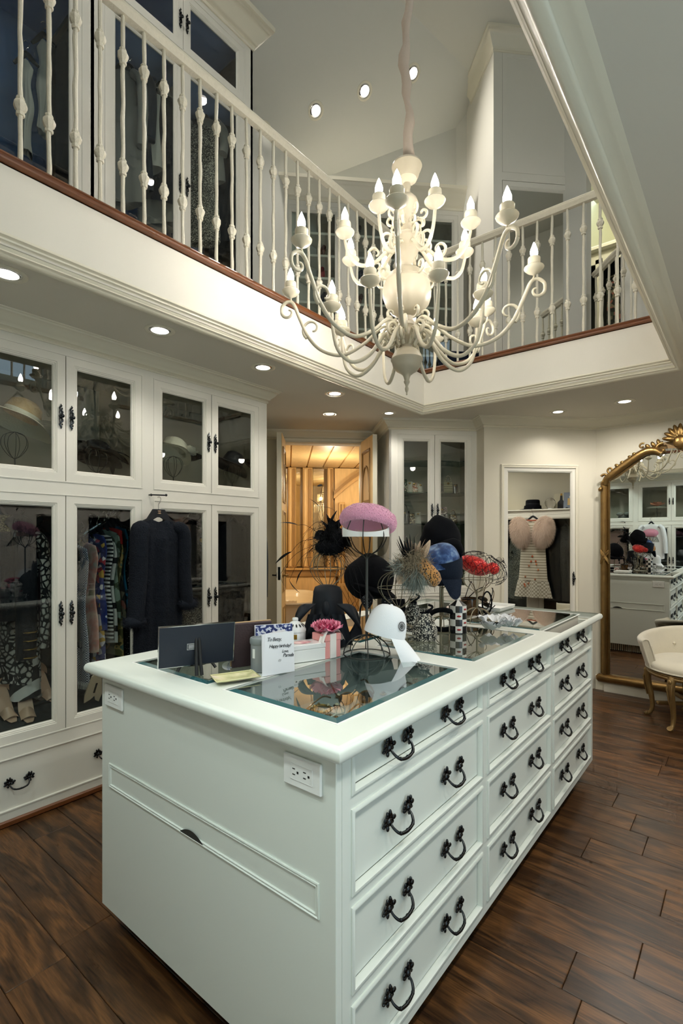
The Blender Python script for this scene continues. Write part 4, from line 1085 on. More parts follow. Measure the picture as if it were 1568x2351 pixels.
# shoe shelves on the 45 degree wall
nU = -4.75
sh = thing('shoe_cabinet', 'gallery shoe cabinet with glazed doors and white shelves across the corner', 'cabinet', sn(0, nU), R45)
ud = [(-.56, -.026), (-.026, .504), (.588, 1.118), (1.118, 1.647)]
frontframe(sh, [(-.56, .504), (.588, 1.647)], [(2.82, 4.501)], -.62, 1.70, ZF, 4.60)
mb = MB(); mb.box(-.62, 1.70, .27, .29, ZF, 4.6); mb.build('back_panel', M['grey_in'], sh, smooth=0)
for x in (-.62, -.035, .546, 1.11, 1.68): mb = MB(); mb.box(x, x+.018, .022, .28, ZF, 4.6); mb.build('partition', M['paint'], sh, smooth=0)
SHZ = (4.272, 4.062, 3.849, 3.615, 3.38, 3.15)
for z in SHZ: mb = MB(); mb.box(-.60, 1.68, .03, .28, z-.022, z); mb.build('shelf', M['paint'], sh, smooth=0)
for a, b in ud: door(sh, a, b, 2.82, 4.501, None)
crs = [(o*.9, z-4.84+4.545) for o, z in crg[:-1]]+[(0, 4.70)]
q0, q1 = P(-.62, nU), P(1.70, nU)
mb = MB(); mb.sweep([(q0.x, q0.y), (q1.x, q1.y)], crs); struct(mb.build('trim_7', M['trim'], smooth=50))
mb = MB(); wbox(mb, -.62, 1.70, nU-.0, nD, 4.58, 4.66); struct(mb.build('trim_8', M['paint'], smooth=0))
# tower closet with panelled door and mirror
tw_ = thing('tower_closet', 'tall gallery closet with panelled top and grey mirror door, right of the shoe cabinet', 'closet', sn(0, nS), R45)
t0, t1 = 1.812, 2.731
mb = MB(); mb.box(t0, t1, .02, .9, ZF, 5.80); mb.box(t0, 1.892, 0, .02, ZF, 5.80); mb.box(2.63, t1, 0, .02, ZF, 5.80); mb.box(1.892, 2.63, 0, .02, 4.548, 4.620); mb.box(1.892, 2.63, 0, .02, 5.692, 5.80)
mb.build('body', M['paint'], tw_, smooth=0)
mb = MB(); mb.rect(1.894, 2.628, 4.622, 5.690, PANELP+[(.40, .007)], close=False); mb.box(1.9, 2.62, .006, .02, 4.63, 5.68); mb.build('upper_panel', M['paint'], tw_, smooth=40)
dd = door(tw_, 1.894, 2.628, 2.75, 4.546, None, pane='mirror', wide=1.15)
mb = MB(); mb.ell((2.600, -.022, 3.649), (.015, .015, .015), 12, 8); mb.tube([(2.6, .002, 3.649), (2.6, -.02, 3.649)], .006, 8); mb.build('door_knob', M['pewter'], dd, smooth=60)
q0, q1, q2 = P(t0, nS-.55), P(t0, nS), P(t1, nS)
mb = MB(); mb.sweep([(q0.x, q0.y), (q1.x, q1.y), (q2.x, q2.y)], [(o*.75, z-4.84+5.68) for o, z in crg[:-1]]); struct(mb.build('trim_9', M['trim'], smooth=50))
# passage beyond the tower, with its own wardrobe, lit wall and angled railing
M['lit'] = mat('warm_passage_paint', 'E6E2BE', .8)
pxr = -.865*YF/4.97
mb = MB(); mb.box(pxr+.005, 1.6, 4.95, 5.05, ZF, 6); struct(mb.build('wall_passage', M['paint'], smooth=0))
mb = MB(); mb.box(pxr+.02, pxr+.42, 4.935, 4.952, ZF+.05, 4.5, c=.004); struct(mb.build('door_3', M['paint'], smooth=0))
vwall('wall_passage_end', (-2.4, 7.4), (1.6, 7.4), ZF, 6, M['lit'])
vwall('wall_passage_side', (-2.3, 4.8), (-2.3, 7.5), ZF, 6, M['lit'])
pt = thing('passage_wardrobe', 'cream wardrobe with dark hanging clothes in the lit passage upstairs', 'cabinet', (-1.7, 6.5, ZF), 0)
mb = MB(); mb.box(-.3, 1.4, 0, .02, 1.85, 2.02); mb.box(-.3, 1.4, -.06, .02, 1.98, 2.05, c=.02)
for x in (-.3, .30, .62, 1.0): mb.box(x, x+.075, 0, .02, 0, 1.9)
mb.build('face_frame', M['paint'], pt, smooth=0); shell(pt, -.3, 1.4, 0, 2.02, .5, 'dark_in', 'body')
railing('short angled white iron railing in the passage beside the tower closet', (-1.05, 4.85), (-.70, 4.43), [.02+.105*k for k in range(6)])
L = bpy.data.lights.new('passage_lamp', 'POINT'); L.energy = 26; L.color = (1, .93, .66); L.shadow_soft_size = .1
lo = bpy.data.objects.new('passage_lamp', L); C.objects.link(lo); lo.location = (-1.1, 5.9, 5.3)
bx_ = 0
for k, (u, v, w_, h, d_) in enumerate(((1052, 803, .16, .10, .22), (1052, 822, .17, .10, .22))):
    p = onn(u, v, -4.62); t = thing('storage_box', 'navy lidded storage box, %s, behind the gallery railing' % ('upper of two' if k == 0 else 'lower of two on a grey case'), 'box', (p.x, p.y, [2.97, 2.845][k]), R45)
    mb = MB(); mb.box(-w_, w_, -.10, .10, 0, .095, c=.004); mb.build('box_body', M['navy'], t, smooth=0)
    mb = MB(); mb.box(-w_-.004, w_+.004, -.104, .104, .085, .125, c=.004); mb.build('box_lid', M['navy'], t, smooth=0)
p = onn(1052, 822, -4.62); t = thing('storage_case', 'low grey case under the navy boxes in the gallery', 'case', (p.x, p.y, ZF), R45)
mb = MB(); mb.box(-.18, .18, -.105, .105, 0, .10, c=.006); mb.build('case_body', M['upwall'], t, smooth=0)
mb = MB(); mb.box(-.18, .18, -.107, .107, .055, .062); mb.build('case_seam', M['gap'], t, smooth=0)
# ================================================================== things standing on the island (local frame: x to the viewer's right, y away, z up)
ZI = ZTOP+.0025
def at(u, v, z=ZI): return onz(u, v, z)
def loc3(p, z=ZI): return (p[0], p[1], z)
# ---- wire hat stands
WM = {}
def wire_stand(label, p, pole, R=.075, H=.06, cage=.06, ch_=.15, m='wire', group=None, rot=0.0):
    t = thing('hat_stand', label, 'hat stand', (p[0], p[1], ZI), TH+rot, group)
    w_ = .0022
    mb = MB(); mb.tube([(R*math.cos(2*PI*i/28), R*math.sin(2*PI*i/28), w_) for i in range(28)], w_, 5, closed=True); mb.build('base_ring', M[m], t, smooth=60)
    mb = MB(); mb.tube([(R*math.cos(PI*i/12*.5), 0, w_+H*math.sin(PI*i/12*.5)) for i in range(13)], w_, 5); me = mb.mesh('base_wire', M[m], 60)
    for k in range(8): put('base_wire', me, t, (0, 0, 0), k*PI/4)
    mb = MB(); mb.tube([(0, 0, H), (0, 0, H+pole)], .0052, 8); mb.build('pole', M[m], t, smooth=60)
    z0 = H+pole-.01
    if cage:
        pts = [(0, 0, z0), (cage*.30, 0, z0+ch_*.08), (cage*.78, 0, z0+ch_*.30), (cage, 0, z0+ch_*.55), (cage*.86, 0, z0+ch_*.80), (cage*.45, 0, z0+ch_*.96), (0, 0, z0+ch_)]
        mb = MB(); mb.tube(cat_rom(pts, 4), w_*.8, 5); me = mb.mesh('cage_wire', M[m], 60)
        for k in range(8): put('cage_wire', me, t, (0, 0, 0), k*PI/4+.2)
        mb = MB(); mb.tube([(cage*math.cos(2*PI*i/24), cage*math.sin(2*PI*i/24), z0+ch_*.55) for i in range(24)], w_*.8, 5, closed=True); mb.build('cage_ring', M[m], t, smooth=60)
    return t, H+pole+ZI-.01
def hatthing(name, label, cat, u, v, d, rz=0.0, group=None):
    p = ond(u, v, d); return thing(name, label, cat, p, TH+rz, group), d/F
FEA = {}
def feather(par, mname, base, direc, L, w_, bend=.3, twist=0.0):
    key = (mname, round(bend, 2))
    if key not in FEA:
        mb = MB(); n = 8; vs = []; fs = []
        for i in range(n+1):
            t = i/n; ww = math.sin(PI*min(1, t*.93+.04))**.8*.5
            x = t; z = bend*t*t
            vs += [(x, -ww, z+.06*ww), (x, 0, z), (x, ww, z+.06*ww)]
        for i in range(n): fs += [(i*3, i*3+1, i*3+4, i*3+3), (i*3+1, i*3+2, i*3+5, i*3+4)]
        mb.add(vs, fs); FEA[key] = mb.mesh('feather', M[mname], 60)
    o = put('feather', FEA[key], par, base)
    d = Vector(direc).normalized(); q = Vector((1, 0, 0)).rotation_difference(d)
    o.rotation_mode = 'QUATERNION'
    from mathutils import Quaternion
    o.rotation_quaternion = q @ Quaternion((1, 0, 0), twist)
    o.scale = (L, w_, L); return o
def strands(mb, fn, n, L, w_, rg, droop=.0):
    for _ in range(n):
        p, d = fn(rg); d = Vector(d).normalized(); s = d.orthogonal().normalized()
        s = (s*math.cos(a_ := rg.uniform(0, 6.28))+d.cross(s)*math.sin(a_))*w_
        l = L*rg.uniform(.6, 1.2); p = Vector(p); m1 = p+d*l*.55+Vector((0, 0, -droop*l*.2)); e = p+d*l+Vector((0, 0, -droop*l))
        mb.add([p-s, p+s, m1+s*.7, m1-s*.7, e], [(0, 1, 2, 3), (3, 2, 4)])
M['pinknap'] = mat('pink_terry', 'E2A0BC', .95, sheen=.6, bump=.3, bscale=300)
M['pinkin'] = mat('pink_lining', 'E9B3B0', .9)
# pink beret and clear visor on the tall stand
p = at(842, 1503); stt, zt = wire_stand('tall iron wire stand holding the pink beret and clear visor', p, .29, .085, .07, 0, 0, 'darkwire')
for k in range(6):
    mb = MB(); a = k*PI/3+.3; mb.tube(cat_rom([(0, 0, .352), (.02*math.cos(a), .02*math.sin(a), .37), (.055*math.cos(a), .055*math.sin(a), .392), (.08*math.cos(a), .08*math.sin(a), .44), (.06*math.cos(a), .06*math.sin(a), .50)], 3), .002, 5); mb.build('head_wire', M['darkwire'], stt, smooth=60)
t, px = hatthing('beret', 'fluffy pink beret on the tallest wire stand', 'hat', 845, 1198, 1.86); t.rotation_euler = (-.34, .15, TH)
bp = [(0, .058), (.04, .056), (.075, .045), (.097, .026), (.104, .004), (.100, -.014), (.088, -.024), (.080, -.022), (.078, -.014), (.05, .01), (0, .02)]
mb = MB(); mb.lathe(bp, 36, m=Matrix.Diagonal((1.02, .9, 1, 1))); mb.build('crown', M['pinknap'], t, smooth=60)
mb = MB(); rg = random.Random(1)
for _ in range(2600):
    k = rg.random()*6.0; i = int(k); f_ = k-i; r = bp[i][0]*(1-f_)+bp[i+1][0]*f_; z = bp[i][1]*(1-f_)+bp[i+1][1]*f_; a = rg.uniform(0, 2*PI)
    if rg.random() > (r/.104)**.7: continue
    s_ = rg.uniform(.0018, .0032); c = (r*math.cos(a)*1.02, r*math.sin(a)*.9, z)
    mb.add([(c[0]+s_, c[1], c[2]), (c[0]-s_, c[1], c[2]), (c[0], c[1]+s_, c[2]), (c[0], c[1]-s_, c[2]), (c[0], c[1], c[2]+s_), (c[0], c[1], c[2]-s_)], [(0,2,4),(2,1,4),(1,3,4),(3,0,4),(2,0,5),(1,2,5),(3,1,5),(0,3,5)])
stuff(mb.build('terry_loops', M['pinknap'], t, smooth=60))
t, px = hatthing('sun_visor', 'clear plastic sun visor with white brow band under the pink beret', 'visor', 840, 1222, 1.82)
w2 = 54*px
mb = MB(); mb.grid(lambda u, v: (w2*math.sin((u-.5)*2.6)/math.sin(1.3), -.052*math.cos((u-.5)*2.6)+.02, (-.016+.034*v) if abs(u-.5) > .47 else -.016+(.017+.02*abs(2*u-1)**2)*v), 30, 4); mb.build('brow_band', M['white'], t, smooth=60)
mb = MB(); mb.grid(lambda u, v: (w2*(1-.12*v*v)*math.sin((u-.5)*2.6)/math.sin(1.3), (-.053-.055*v)*math.cos((u-.5)*2.2)+.02, -.016-.072*v*(1-.35*abs(2*u-1)**3)), 30, 8); mb.build('clear_peak', glassmat('clear_vinyl', 'C4C3BC', 1.6, 3.0, .04), t, smooth=60)
mb = MB(); mb.grid(lambda u, v: (w2*1.0*math.cos(PI*u)*1.02, .09*math.sin(PI*u)+.01, -.01+.03*v), 24, 3); mb.build('head_strap', mat('visor_strap', 'E3BDB4', .4), t, smooth=60)
# white cap
t, px = hatthing('baseball_cap', 'white baseball cap with round black crest, brim resting on glass', 'cap', 882, 1458, 1.84, 0)
t.rotation_euler = (-.12, .22, TH-.34)
def cap(par, m, Rx, Ry, Hh, brim=.075, mb_=None, slope=.62):
    mb = MB(); mb.grid(lambda u, v: (Rx*math.cos(2*PI*u)*math.cos(v*PI/2)**.62*(1+.02*math.cos(12*PI*u)*(v < .9)), Ry*math.sin(2*PI*u)*math.cos(v*PI/2)**.62, Hh*math.sin(v*PI/2)), 36, 14, True); c = mb.build('crown', m, par, smooth=60)
    mb = MB(); mb.ell((0, 0, Hh+.001), (.006, .006, .003), 8, 5); mb.build('top_button', m, par, smooth=60)
    if brim:
        def bf(u, v):
            a = (u-.5)*2.1; x = Rx*math.cos(a)*(1-v)+(Rx+brim*(1-.35*(2*u-1)**2))*v; y_ = Ry*1.02*math.sin(a)
            x = Rx*math.cos(a)+brim*v*math.cos(a*.8)**.6 if abs(a) < 1.2 else Rx*math.cos(a)
            return (x, y_*(1+.30*v-.22*v*v), .004-.022*v*(abs(2*u-1)**2)-brim*slope*v-.010*v*v)
        mb = MB(); mb.grid(bf, 24, 8); mb.build('brim', mb_ or m, par, smooth=60)
    return c
M['capwhite'] = mat('white_twill', 'E4E8EC', .8, bump=.1, bscale=300)
cap(t, M['capwhite'], .076, .066, .112, .085)
def on_crown(a, v, Rx=.076, Ry=.066, Hh=.112): return Vector((Rx*math.cos(a)*math.cos(v*PI/2)**.62, Ry*math.sin(a)*math.cos(v*PI/2)**.62, Hh*math.sin(v*PI/2)))
p0 = on_crown(-.55, .30); ta = (on_crown(-.45, .30)-on_crown(-.65, .30)).normalized(); tv = (on_crown(-.55, .38)-on_crown(-.55, .22)).normalized(); nn = ta.cross(tv).normalized()
mc = Matrix((ta, tv, nn)).transposed().to_4x4(); mc.translation = p0+nn*.0012
for r in (.0165, .0142, .0075, .0055):
    mb = MB(); mb.tube([(r*math.cos(2*PI*i/20), r*math.sin(2*PI*i/20), 0) for i in range(20)], .0008, 4, closed=True, m=mc); mb.build('crest_ring', M['slot'], t, smooth=60)
mb = MB()
for k in range(10): a = 2*PI*k/10; mb.box(-.0016, .0016, -.0008, .0008, -.0006, .0006, m=mc @ rotm((.0108*math.cos(a), .0108*math.sin(a), 0), 0, 0, a))
mb.box(-.0022, .0022, -.003, .003, -.0006, .0006, m=mc); stuff(mb.build('crest_lettering', M['slot'], t, smooth=0))
# wire head with black feather fascinator
p = at(752, 1468); wire_stand('aged wire stand with black feathers, in front of black bow hat', p, .165, .075, .06, .074, .155)
t, px = hatthing('feather_fascinator', 'black feather fascinator bursting from the top of wire head', 'fascinator', 756, 1246, 2.15)
M['blackfeather'] = mat('black_feather', '090A0D', .7, spec=.25)
mb = MB(); mb.ell((0, 0, -.02), (.062, .06, .035), 20, 10, dis=lambda q: .08*math.sin(9*q.x)*math.sin(8*q.y+2)); mb.ell((.03, 0, .01), (.045, .05, .05), 16, 10, dis=lambda q: .12*math.sin(9*q.x+1)*math.sin(11*q.z)); mb.build('felt_base', M['black'], t, smooth=60)
rg = random.Random(4)
mb = MB(); strands(mb, lambda r: ((r.gauss(.01, .03), r.gauss(0, .03), r.gauss(.0, .03)), (r.gauss(0, 1), r.gauss(-.2, .8), r.gauss(.4, 1))), 1400, .045, .0011, rg, .4); stuff(mb.build('feather_fluff', M['blackfeather'], t, smooth=0))
for k in range(34):
    a = rg.uniform(-.6, PI+.6); el = rg.uniform(-.5, .9); L = rg.uniform(.05, .11)
    feather(t, 'blackfeather', (rg.uniform(-.03, .04), rg.uniform(-.03, .03), rg.uniform(0, .05)), (math.cos(a), rg.uniform(-.6, .4), math.sin(a)*.9), L, rg.uniform(.022, .036), rg.choice((.35, -.4, .6)), rg.uniform(0, 6))
for (du, dv, ang, L) in ((-70, -40, 2.6, .10), (-85, 20, 3.4, .11), (-60, 60, 3.9, .09), (-110, 70, 4.6, .07), (-90, 85, 5.0, .09), (50, 95, 5.2, .10), (70, 110, 4.6, .10), (60, 130, 3.8, .10), (85, 100, 4.9, .09), (45, 140, 3.6, .08), (-20, -78, 2.0, .08), (10, -75, 2.5, .07), (-15, -130, 2.9, .03), (75, 135, 4.2, .10)):
    feather(t, 'blackfeather', (du*px, -.03, -dv*px), (math.cos(ang), -.1, math.sin(ang)), L*.7, .022, .45, rg.uniform(-.6, .6))
    mb = MB(); e_ = Vector((du*px, -.03, -dv*px)); md_ = e_*.55+Vector((-.02 if du < 0 else .02, -.02, .03)); mb.tube(cat_rom([(0, 0, .01), tuple(md_), tuple(e_)], 5), .0008, 4); mb.build('quill', M['blackfeather'], t, smooth=60)
for k in range(6):
    mb = MB(); a = PI*.5+k*.5; mb.tube(cat_rom([(0, 0, 0), (.05*math.cos(a), -.04, .05*math.sin(a)), (.10*math.cos(a+.5), -.05, .10*math.sin(a+.5)), (.13*math.cos(a+1.0), -.03, .12*math.sin(a+1.0)-.03)], 5), .0007, 4); mb.build('quill', M['blackfeather'], t, smooth=60)
# black hat with a big bow
t, px = hatthing('bow_hat', 'black hat trimmed with large drooping bow behind the pink gift box', 'hat', 750, 1392, 2.02)
M['blacksatin'] = mat('black_satin', '0F131A', .6, spec=.3, bump=.15, bscale=30)
mb = MB(); mb.lathe([(0, .088), (.03, .086), (.050, .078), (.058, .06), (.060, .02), (.066, -.02), (.078, -.06), (.086, -.12), (.086, -.152)], 32, wob=lambda a, z: .06*math.sin(3*a+1)+.03*math.sin(5*a+z*40)); mb.build('crown', M['blacksatin'], t, smooth=60)
for sg, L in ((-1, 1.0), (1, 1.05)):
    mb = MB(); mb.grid(lambda u, v: (sg*(.02+.135*L*math.sin(PI*(.12+.8*u))**.7*(.45+.55*u)+.012*math.sin(9*v+4*u)), -.07+.04*math.cos(2*PI*v)*math.sin(PI*u), .02-.14*u+.045*math.sin(2*PI*v)*math.sin(PI*u)), 16, 14); mb.build('bow_loop', M['blacksatin'], t, smooth=60)
    mb = MB(); mb.grid(lambda u, v: (sg*(.055+.03*u+.012*math.sin(6*u)), -.075+.006*math.sin(8*v), .01-.13*u+.02*(v-.5))if 0 else (sg*(.045+.035*u)+(.05*(v-.5)), -.08+.008*math.sin(7*v+3*u), -.02-.12*u), 10, 8); mb.build('bow_tail', M['blacksatin'], t, smooth=60)
mb = MB(); mb.ell((0, -.075, .0), (.016, .016, .030), 12, 8); mb.build('bow_knot', M['blacksatin'], t, smooth=60)
# large black velvet hat further back
t, px = hatthing('velvet_hat', 'wide black velvet hat with dotted net ends, behind the visor', 'hat', 850, 1325, 2.5)
mb = MB(); mb.ell((0, 0, 0), (.125, .11, .115), 28, 16, dis=lambda q: .05*math.sin(5*q.x+2*q.z)); mb.build('crown', M['black'], t, smooth=60)
mb = MB(); mb.lathe([(.10, -.045), (.126, -.055), (.130, -.06), (.126, -.066), (.09, -.055)], 32, m=rotm((.03, 0, .0), 0, .35, 0)); mb.build('brim', M['black'], t, smooth=60)
M['dotnet'] = patmat('dotted_net', 'voronoi', [(0, 'D8D8DC'), (.22, '0C0E14')], 130)
for x, L in ((-.02, .10), (.075, .11)):
    mb = MB(); mb.grid(lambda u, v: (x+.028*math.sin(PI*min(1, v*1.1+.15))*(u-.5)*2, -.10-.01*math.sin(u*5), -.075-L*v), 8, 10); mb.build('net_tail', M['dotnet'], t, smooth=60)
mb = MB(); mb.tube([(0, 0, -.1), (0, 0, ZI-t.location.z)], .004, 6); mb.build('stand_rod', M['wire'], t)
# leopard pillbox with plumes on wire head
p = at(916, 1466); wire_stand('wire stand carrying the leopard pillbox and grey plumes', p, .075, .085, .065, .092, .16, rot=.3)
t, px = hatthing('plumed_pillbox', 'leopard print pillbox with bushy grey plumes and dark quills', 'hat', 952, 1298, 2.12)
M['leopard'] = patmat('leopard_print', 'voronoi', [(0, '1A120C'), (.36, '2A1A10'), (.42, 'B98549'), (1, 'A9773F')], 120, dist=.006)
M['plume'] = mat('grey_brown_plume', '8C8069', .95, var=.3, vscale=40)
M['plume2'] = mat('blue_grey_plume', '7F8A84', .95, var=.3, vscale=40)
M['tanfeather'] = mat('tan_feather', 'B49E86', .8)
mb = MB(); mb.lathe([(0, .03), (.05, .028), (.068, .018), (.074, 0), (.072, -.022), (.06, -.03), (0, -.024)], 32, m=rotm((.044, 0, -.018), 0, .80, 0, 1.12)); mb.build('pillbox', M['leopard'], t, smooth=60)
rg = random.Random(9)
def pl(cx, cz, spread, a0, a1):
    def f(r):
        a = r.uniform(a0, a1); return (cx+r.gauss(0, spread), -.045+r.gauss(0, .015), cz+r.gauss(0, spread)), (math.cos(a), r.uniform(-.9, .1), math.sin(a))
    return f
mb = MB(); strands(mb, pl(-.015, .005, .026, 0, 6.28), 3200, .046, .0008, rg, .3); stuff(mb.build('plume_barbs', M['plume'], t, smooth=0))
mb = MB(); strands(mb, pl(-.005, -.03, .022, 3.6, 5.6), 1500, .056, .0008, rg, .3); stuff(mb.build('lower_barbs', M['plume2'], t, smooth=0))
mb = MB(); strands(mb, pl(-.065, -.005, .014, 2.0, 4.4), 260, .04, .0012, rg); stuff(mb.build('side_barbs', M['plume2'], t, smooth=0))
for k in range(8): feather(t, 'blackfeather', (-.035+.003*k, -.055, .0), (-.35+.04*k, -.1, .9), .11+.012*(k % 3), .012, .1, .5*k)
for k in range(10): feather(t, 'tanfeather', (-.02+.006*k, -.02, .03), (-.35+.1*k, 0, .9), .065+.01*(k % 3), .026, .2, .6*k)
for k in range(5): feather(t, 'tanfeather', (-.07+.01*k, -.05, -.03), (-.5+.1*k, -.2, -.8), .05, .03, .2, .8*k)
# black turban
p = at(1012, 1432)
t, px = hatthing('turban', 'tall black velvet turban behind the tie-dyed blue cap', 'hat', 1011, 1245, 2.42)
mb = MB(); mb.ell((0, 0, 0), (.098, .095, .128), 36, 22, dis=lambda q: .03*math.sin(9*q.z+5*q.x)+.02*math.sin(7*q.x-3*q.z)); mb.build('wrapped_cloth', M['black'], t, smooth=60)
mb = MB(); mb.tube(cat_rom([(.09, -.02, -.04), (.05, -.085, .0), (-.02, -.10, -.02), (-.085, -.05, -.08)], 5), .02, 8); mb.build('twist', M['black'], t, smooth=60)
mb = MB(); mb.tube([(0, 0, -.1), (0, 0, ZI-t.location.z)], .005, 6); mb.build('stand_rod', M['wire'], t)
# blue cap
p = at(1016, 1447); wire_stand('wire stand with domed base under the tie-dyed blue cap', p, .14, .07, .065, .05, .12, rot=.5)
t, px = hatthing('peaked_cap', 'tie-dyed blue cap with navy peak pointing down', 'cap', 1016, 1300, 2.27)
M['tiedye'] = patmat('tie_dye_denim', 'noise', [(0, '16274A'), (.42, '1F3A68'), (.55, '3E5C8C'), (.66, '6C86A8')], 34, interp='LINEAR')
mb = MB(); mb.grid(lambda u, v: (.092*math.cos(2*PI*u)*math.cos(v*PI/2)**.6, .09*math.sin(2*PI*u)*math.cos(v*PI/2)**.6, .085*math.sin(v*PI/2)*(1+.08*math.cos(2*PI*u))), 36, 12, True, m=rotm((-.012, 0, .012), .25, -.18, 0)); mb.build('crown', M['tiedye'], t, smooth=60)
mb = MB(); mb.lathe([(.088, .034), (.087, 0), (.080, -.055), (.07, -.075), (.05, -.072)], 32, m=rotm((.002, -.002, .008), .25, -.20, 0)); mb.build('band', M['navy'], t, smooth=60)
mb = MB(); mb.grid(lambda u, v: (.045*(u-.5)*2*(1-.45*v)+.022+.01*v, -.075-.02*math.cos((u-.5)*2)-.02*v, -.052-.085*v+.02*(2*u-1)**2*v), 14, 8); mb.build('peak', M['navy'], t, smooth=60)
# red fascinator
p = at(1095, 1428); wire_stand('wire stand under the red sequin fascinator with black net', p, .09, .082, .07, .078, .13, rot=.1)
t, px = hatthing('net_fascinator', 'red sequin fascinator draped in black net on wire head', 'fascinator', 1098, 1302, 2.6)
M['redseq'] = patmat('red_sequins', 'cells', [(0, '7A0C10'), (.4, 'C31E20'), (.7, 'E8453A')], 220, .25, interp='LINEAR'); M['redseq'].node_tree.nodes['Principled BSDF'].inputs['Metallic'].default_value = .3
mt_ = rotm((0, 0, 0), -.25, .42, 0)
mb = MB(); mb.ell((-.01, 0, 0), (.098, .07, .046), 28, 16, m=mt_, dis=lambda q: -.25*max(0, q.x)); mb.build('teardrop_base', M['redseq'], t, smooth=60)
mb = MB(); mb.ell((.068, -.02, .02), (.035, .03, .030), 14, 8, m=mt_, dis=lambda q: .1*math.sin(11*q.x)*math.sin(9*q.z)); mb.build('rosette', M['redseq'], t, smooth=60)
def net(a, b):
    return mt_ @ Vector((.018+(.120+.02*math.sin(3*a))*math.cos(b)*math.cos(a), -.095*math.cos(b)*math.sin(a)*1.0, .078*math.sin(b)+.004*math.sin(7*a+5*b)))
mb = MB(); rg = random.Random(6)
for k in range(15):
    for sg in (-1, 1):
        pts = []
        for i in range(11):
            b = -.75+2.1*i/10; a = -.5+4.2*(k/14)+sg*.28*i/3+.04*math.sin(i*2+k)
            pts.append(net(a, min(b, 1.45)))
        mb.tube(pts, .0011, 4)
stuff(mb.build('veil', M['blackfeather'], t, smooth=0))
for k in range(5):
    mb = MB(); mb.tube(cat_rom([(.07, 0, .0), (.10, -.02, .02+.008*k), (.125+.004*k, -.02, .035-.008*k), (.12, -.02, .05-.012*k)], 4), .0012, 4); mb.build('curled_quill', M['blackfeather'], t, smooth=60)
# bags and boxes between the stands
def pouch(label, u, v, d0, w_, h, m, rz=0):
    p = at(u, v); t = thing('evening_pouch', label, 'bag', (p.x, p.y, ZI), TH+rz)
    mb = MB(); mb.lathe([(0, 0), (w_*.9, .002), (w_, .012), (w_*.98, h*.35), (w_*.72, h*.68), (w_*.38, h*.86), (w_*.30, h*.9), (w_*.46, h), (w_*.30, h*.99)], 24, wob=lambda a, z: .06*math.sin(6*a+z*30)); 
    o = mb.build('bag_body', m, t, smooth=60); o.scale = (1, .55, 1)
    mb = MB(); mb.tube([(w_*.34*math.cos(2*PI*i/16), w_*.2*math.sin(2*PI*i/16), h*.885) for i in range(16)], .004, 6, closed=True); mb.build('draw_cord', M['black'], t, smooth=60)
    mb = MB(); mb.tube(cat_rom([(0, -.01, h*.9), (.02, -.02, h*1.0), (.03, -.01, h*1.08), (.015, 0, h*1.12)], 4), .005, 7); mb.build('ribbon_end', M['black'], t, smooth=60)
    return t
M['sequin'] = patmat('black_silver_sequin', 'cells', [(0, '101010'), (.45, '2A2A28'), (.62, 'B9B4A4'), (.8, 'E4E0D2')], 260, .35)
pouch('silver and black sequined evening pouch with black tie, beside the headband', 975, 1472, 2.08, .052, .135, M['sequin'], .1)
pouch('darker mottled evening pouch behind the silver sequined one', 948, 1448, 2.2, .045, .15, M['sequin'], -.2)
t = thing('headband', 'thick black velvet headband leaning in front of checkered jar', 'headband', loc3(at(1017, 1452)), TH-.2)
mb = MB(); mb.tube([(.068*math.cos(2*PI*i/36), .012-.052*math.sin(2*PI*i/36)*.55, .055+.050*math.sin(2*PI*i/36)) for i in range(36)], .0115, 10, closed=True); mb.build('padded_ring', M['black'], t, smooth=60)
# checkered jar
p = at(1051, 1452); jar = thing('checkered_jar', 'black and white checkered candle jar with red lips and pointed lid', 'jar', loc3(p), TH+.3)
jw = mat('jar_white', 'DCD9D2', .25, coat=.4); jb = mat('jar_black', '121214', .25, coat=.4); jr = mat('lip_red', '9B1A1C', .35)
R = .040
for j in range(4):
    for k in range(8):
        mb = MB(); a0_, a1_ = 2*PI*k/8, 2*PI*(k+1)/8; z0, z1 = .004+j*.030, .004+(j+1)*.030
        mb.grid(lambda u, v: (R*math.cos(a0_+(a1_-a0_)*u), R*math.sin(a0_+(a1_-a0_)*u), z0+(z1-z0)*v), 4, 2)
        o = mb.build('check', jw if (j+k) % 2 else jb, jar, smooth=60)
        if (j+k) % 2 and j % 2 == (k//2) % 2:
            am = (a0_+a1_)/2; mb = MB(); mb.ell((0, 0, 0), (.003, .0095, .0045), 8, 6, m=rotm((R*math.cos(am), R*math.sin(am), (z0+z1)/2), 0, 0, am)); mb.build('painted_lips', jr, o, smooth=60)
mb = MB(); mb.lathe([(0, .0), (R*.98, .0), (R*.98, .004)], 24); mb.build('jar_base', jb, jar)
for k in range(8):
    mb = MB(); a0_, a1_ = 2*PI*k/8, 2*PI*(k+1)/8
    mb.add([(R*1.04*math.cos(a0_), R*1.04*math.sin(a0_), .125), (R*1.04*math.cos(a1_), R*1.04*math.sin(a1_), .125), (.009*math.cos(a1_), .009*math.sin(a1_), .148), (.009*math.cos(a0_), .009*math.sin(a0_), .148)], [(0, 1, 2, 3)]); mb.build('lid_facet', jw if k % 2 else jb, jar, smooth=0)
mb = MB(); mb.lathe([(.010, .146), (.013, .152), (.012, .158), (0, .162)], 16); mb.build('lid_knob', jw, jar)
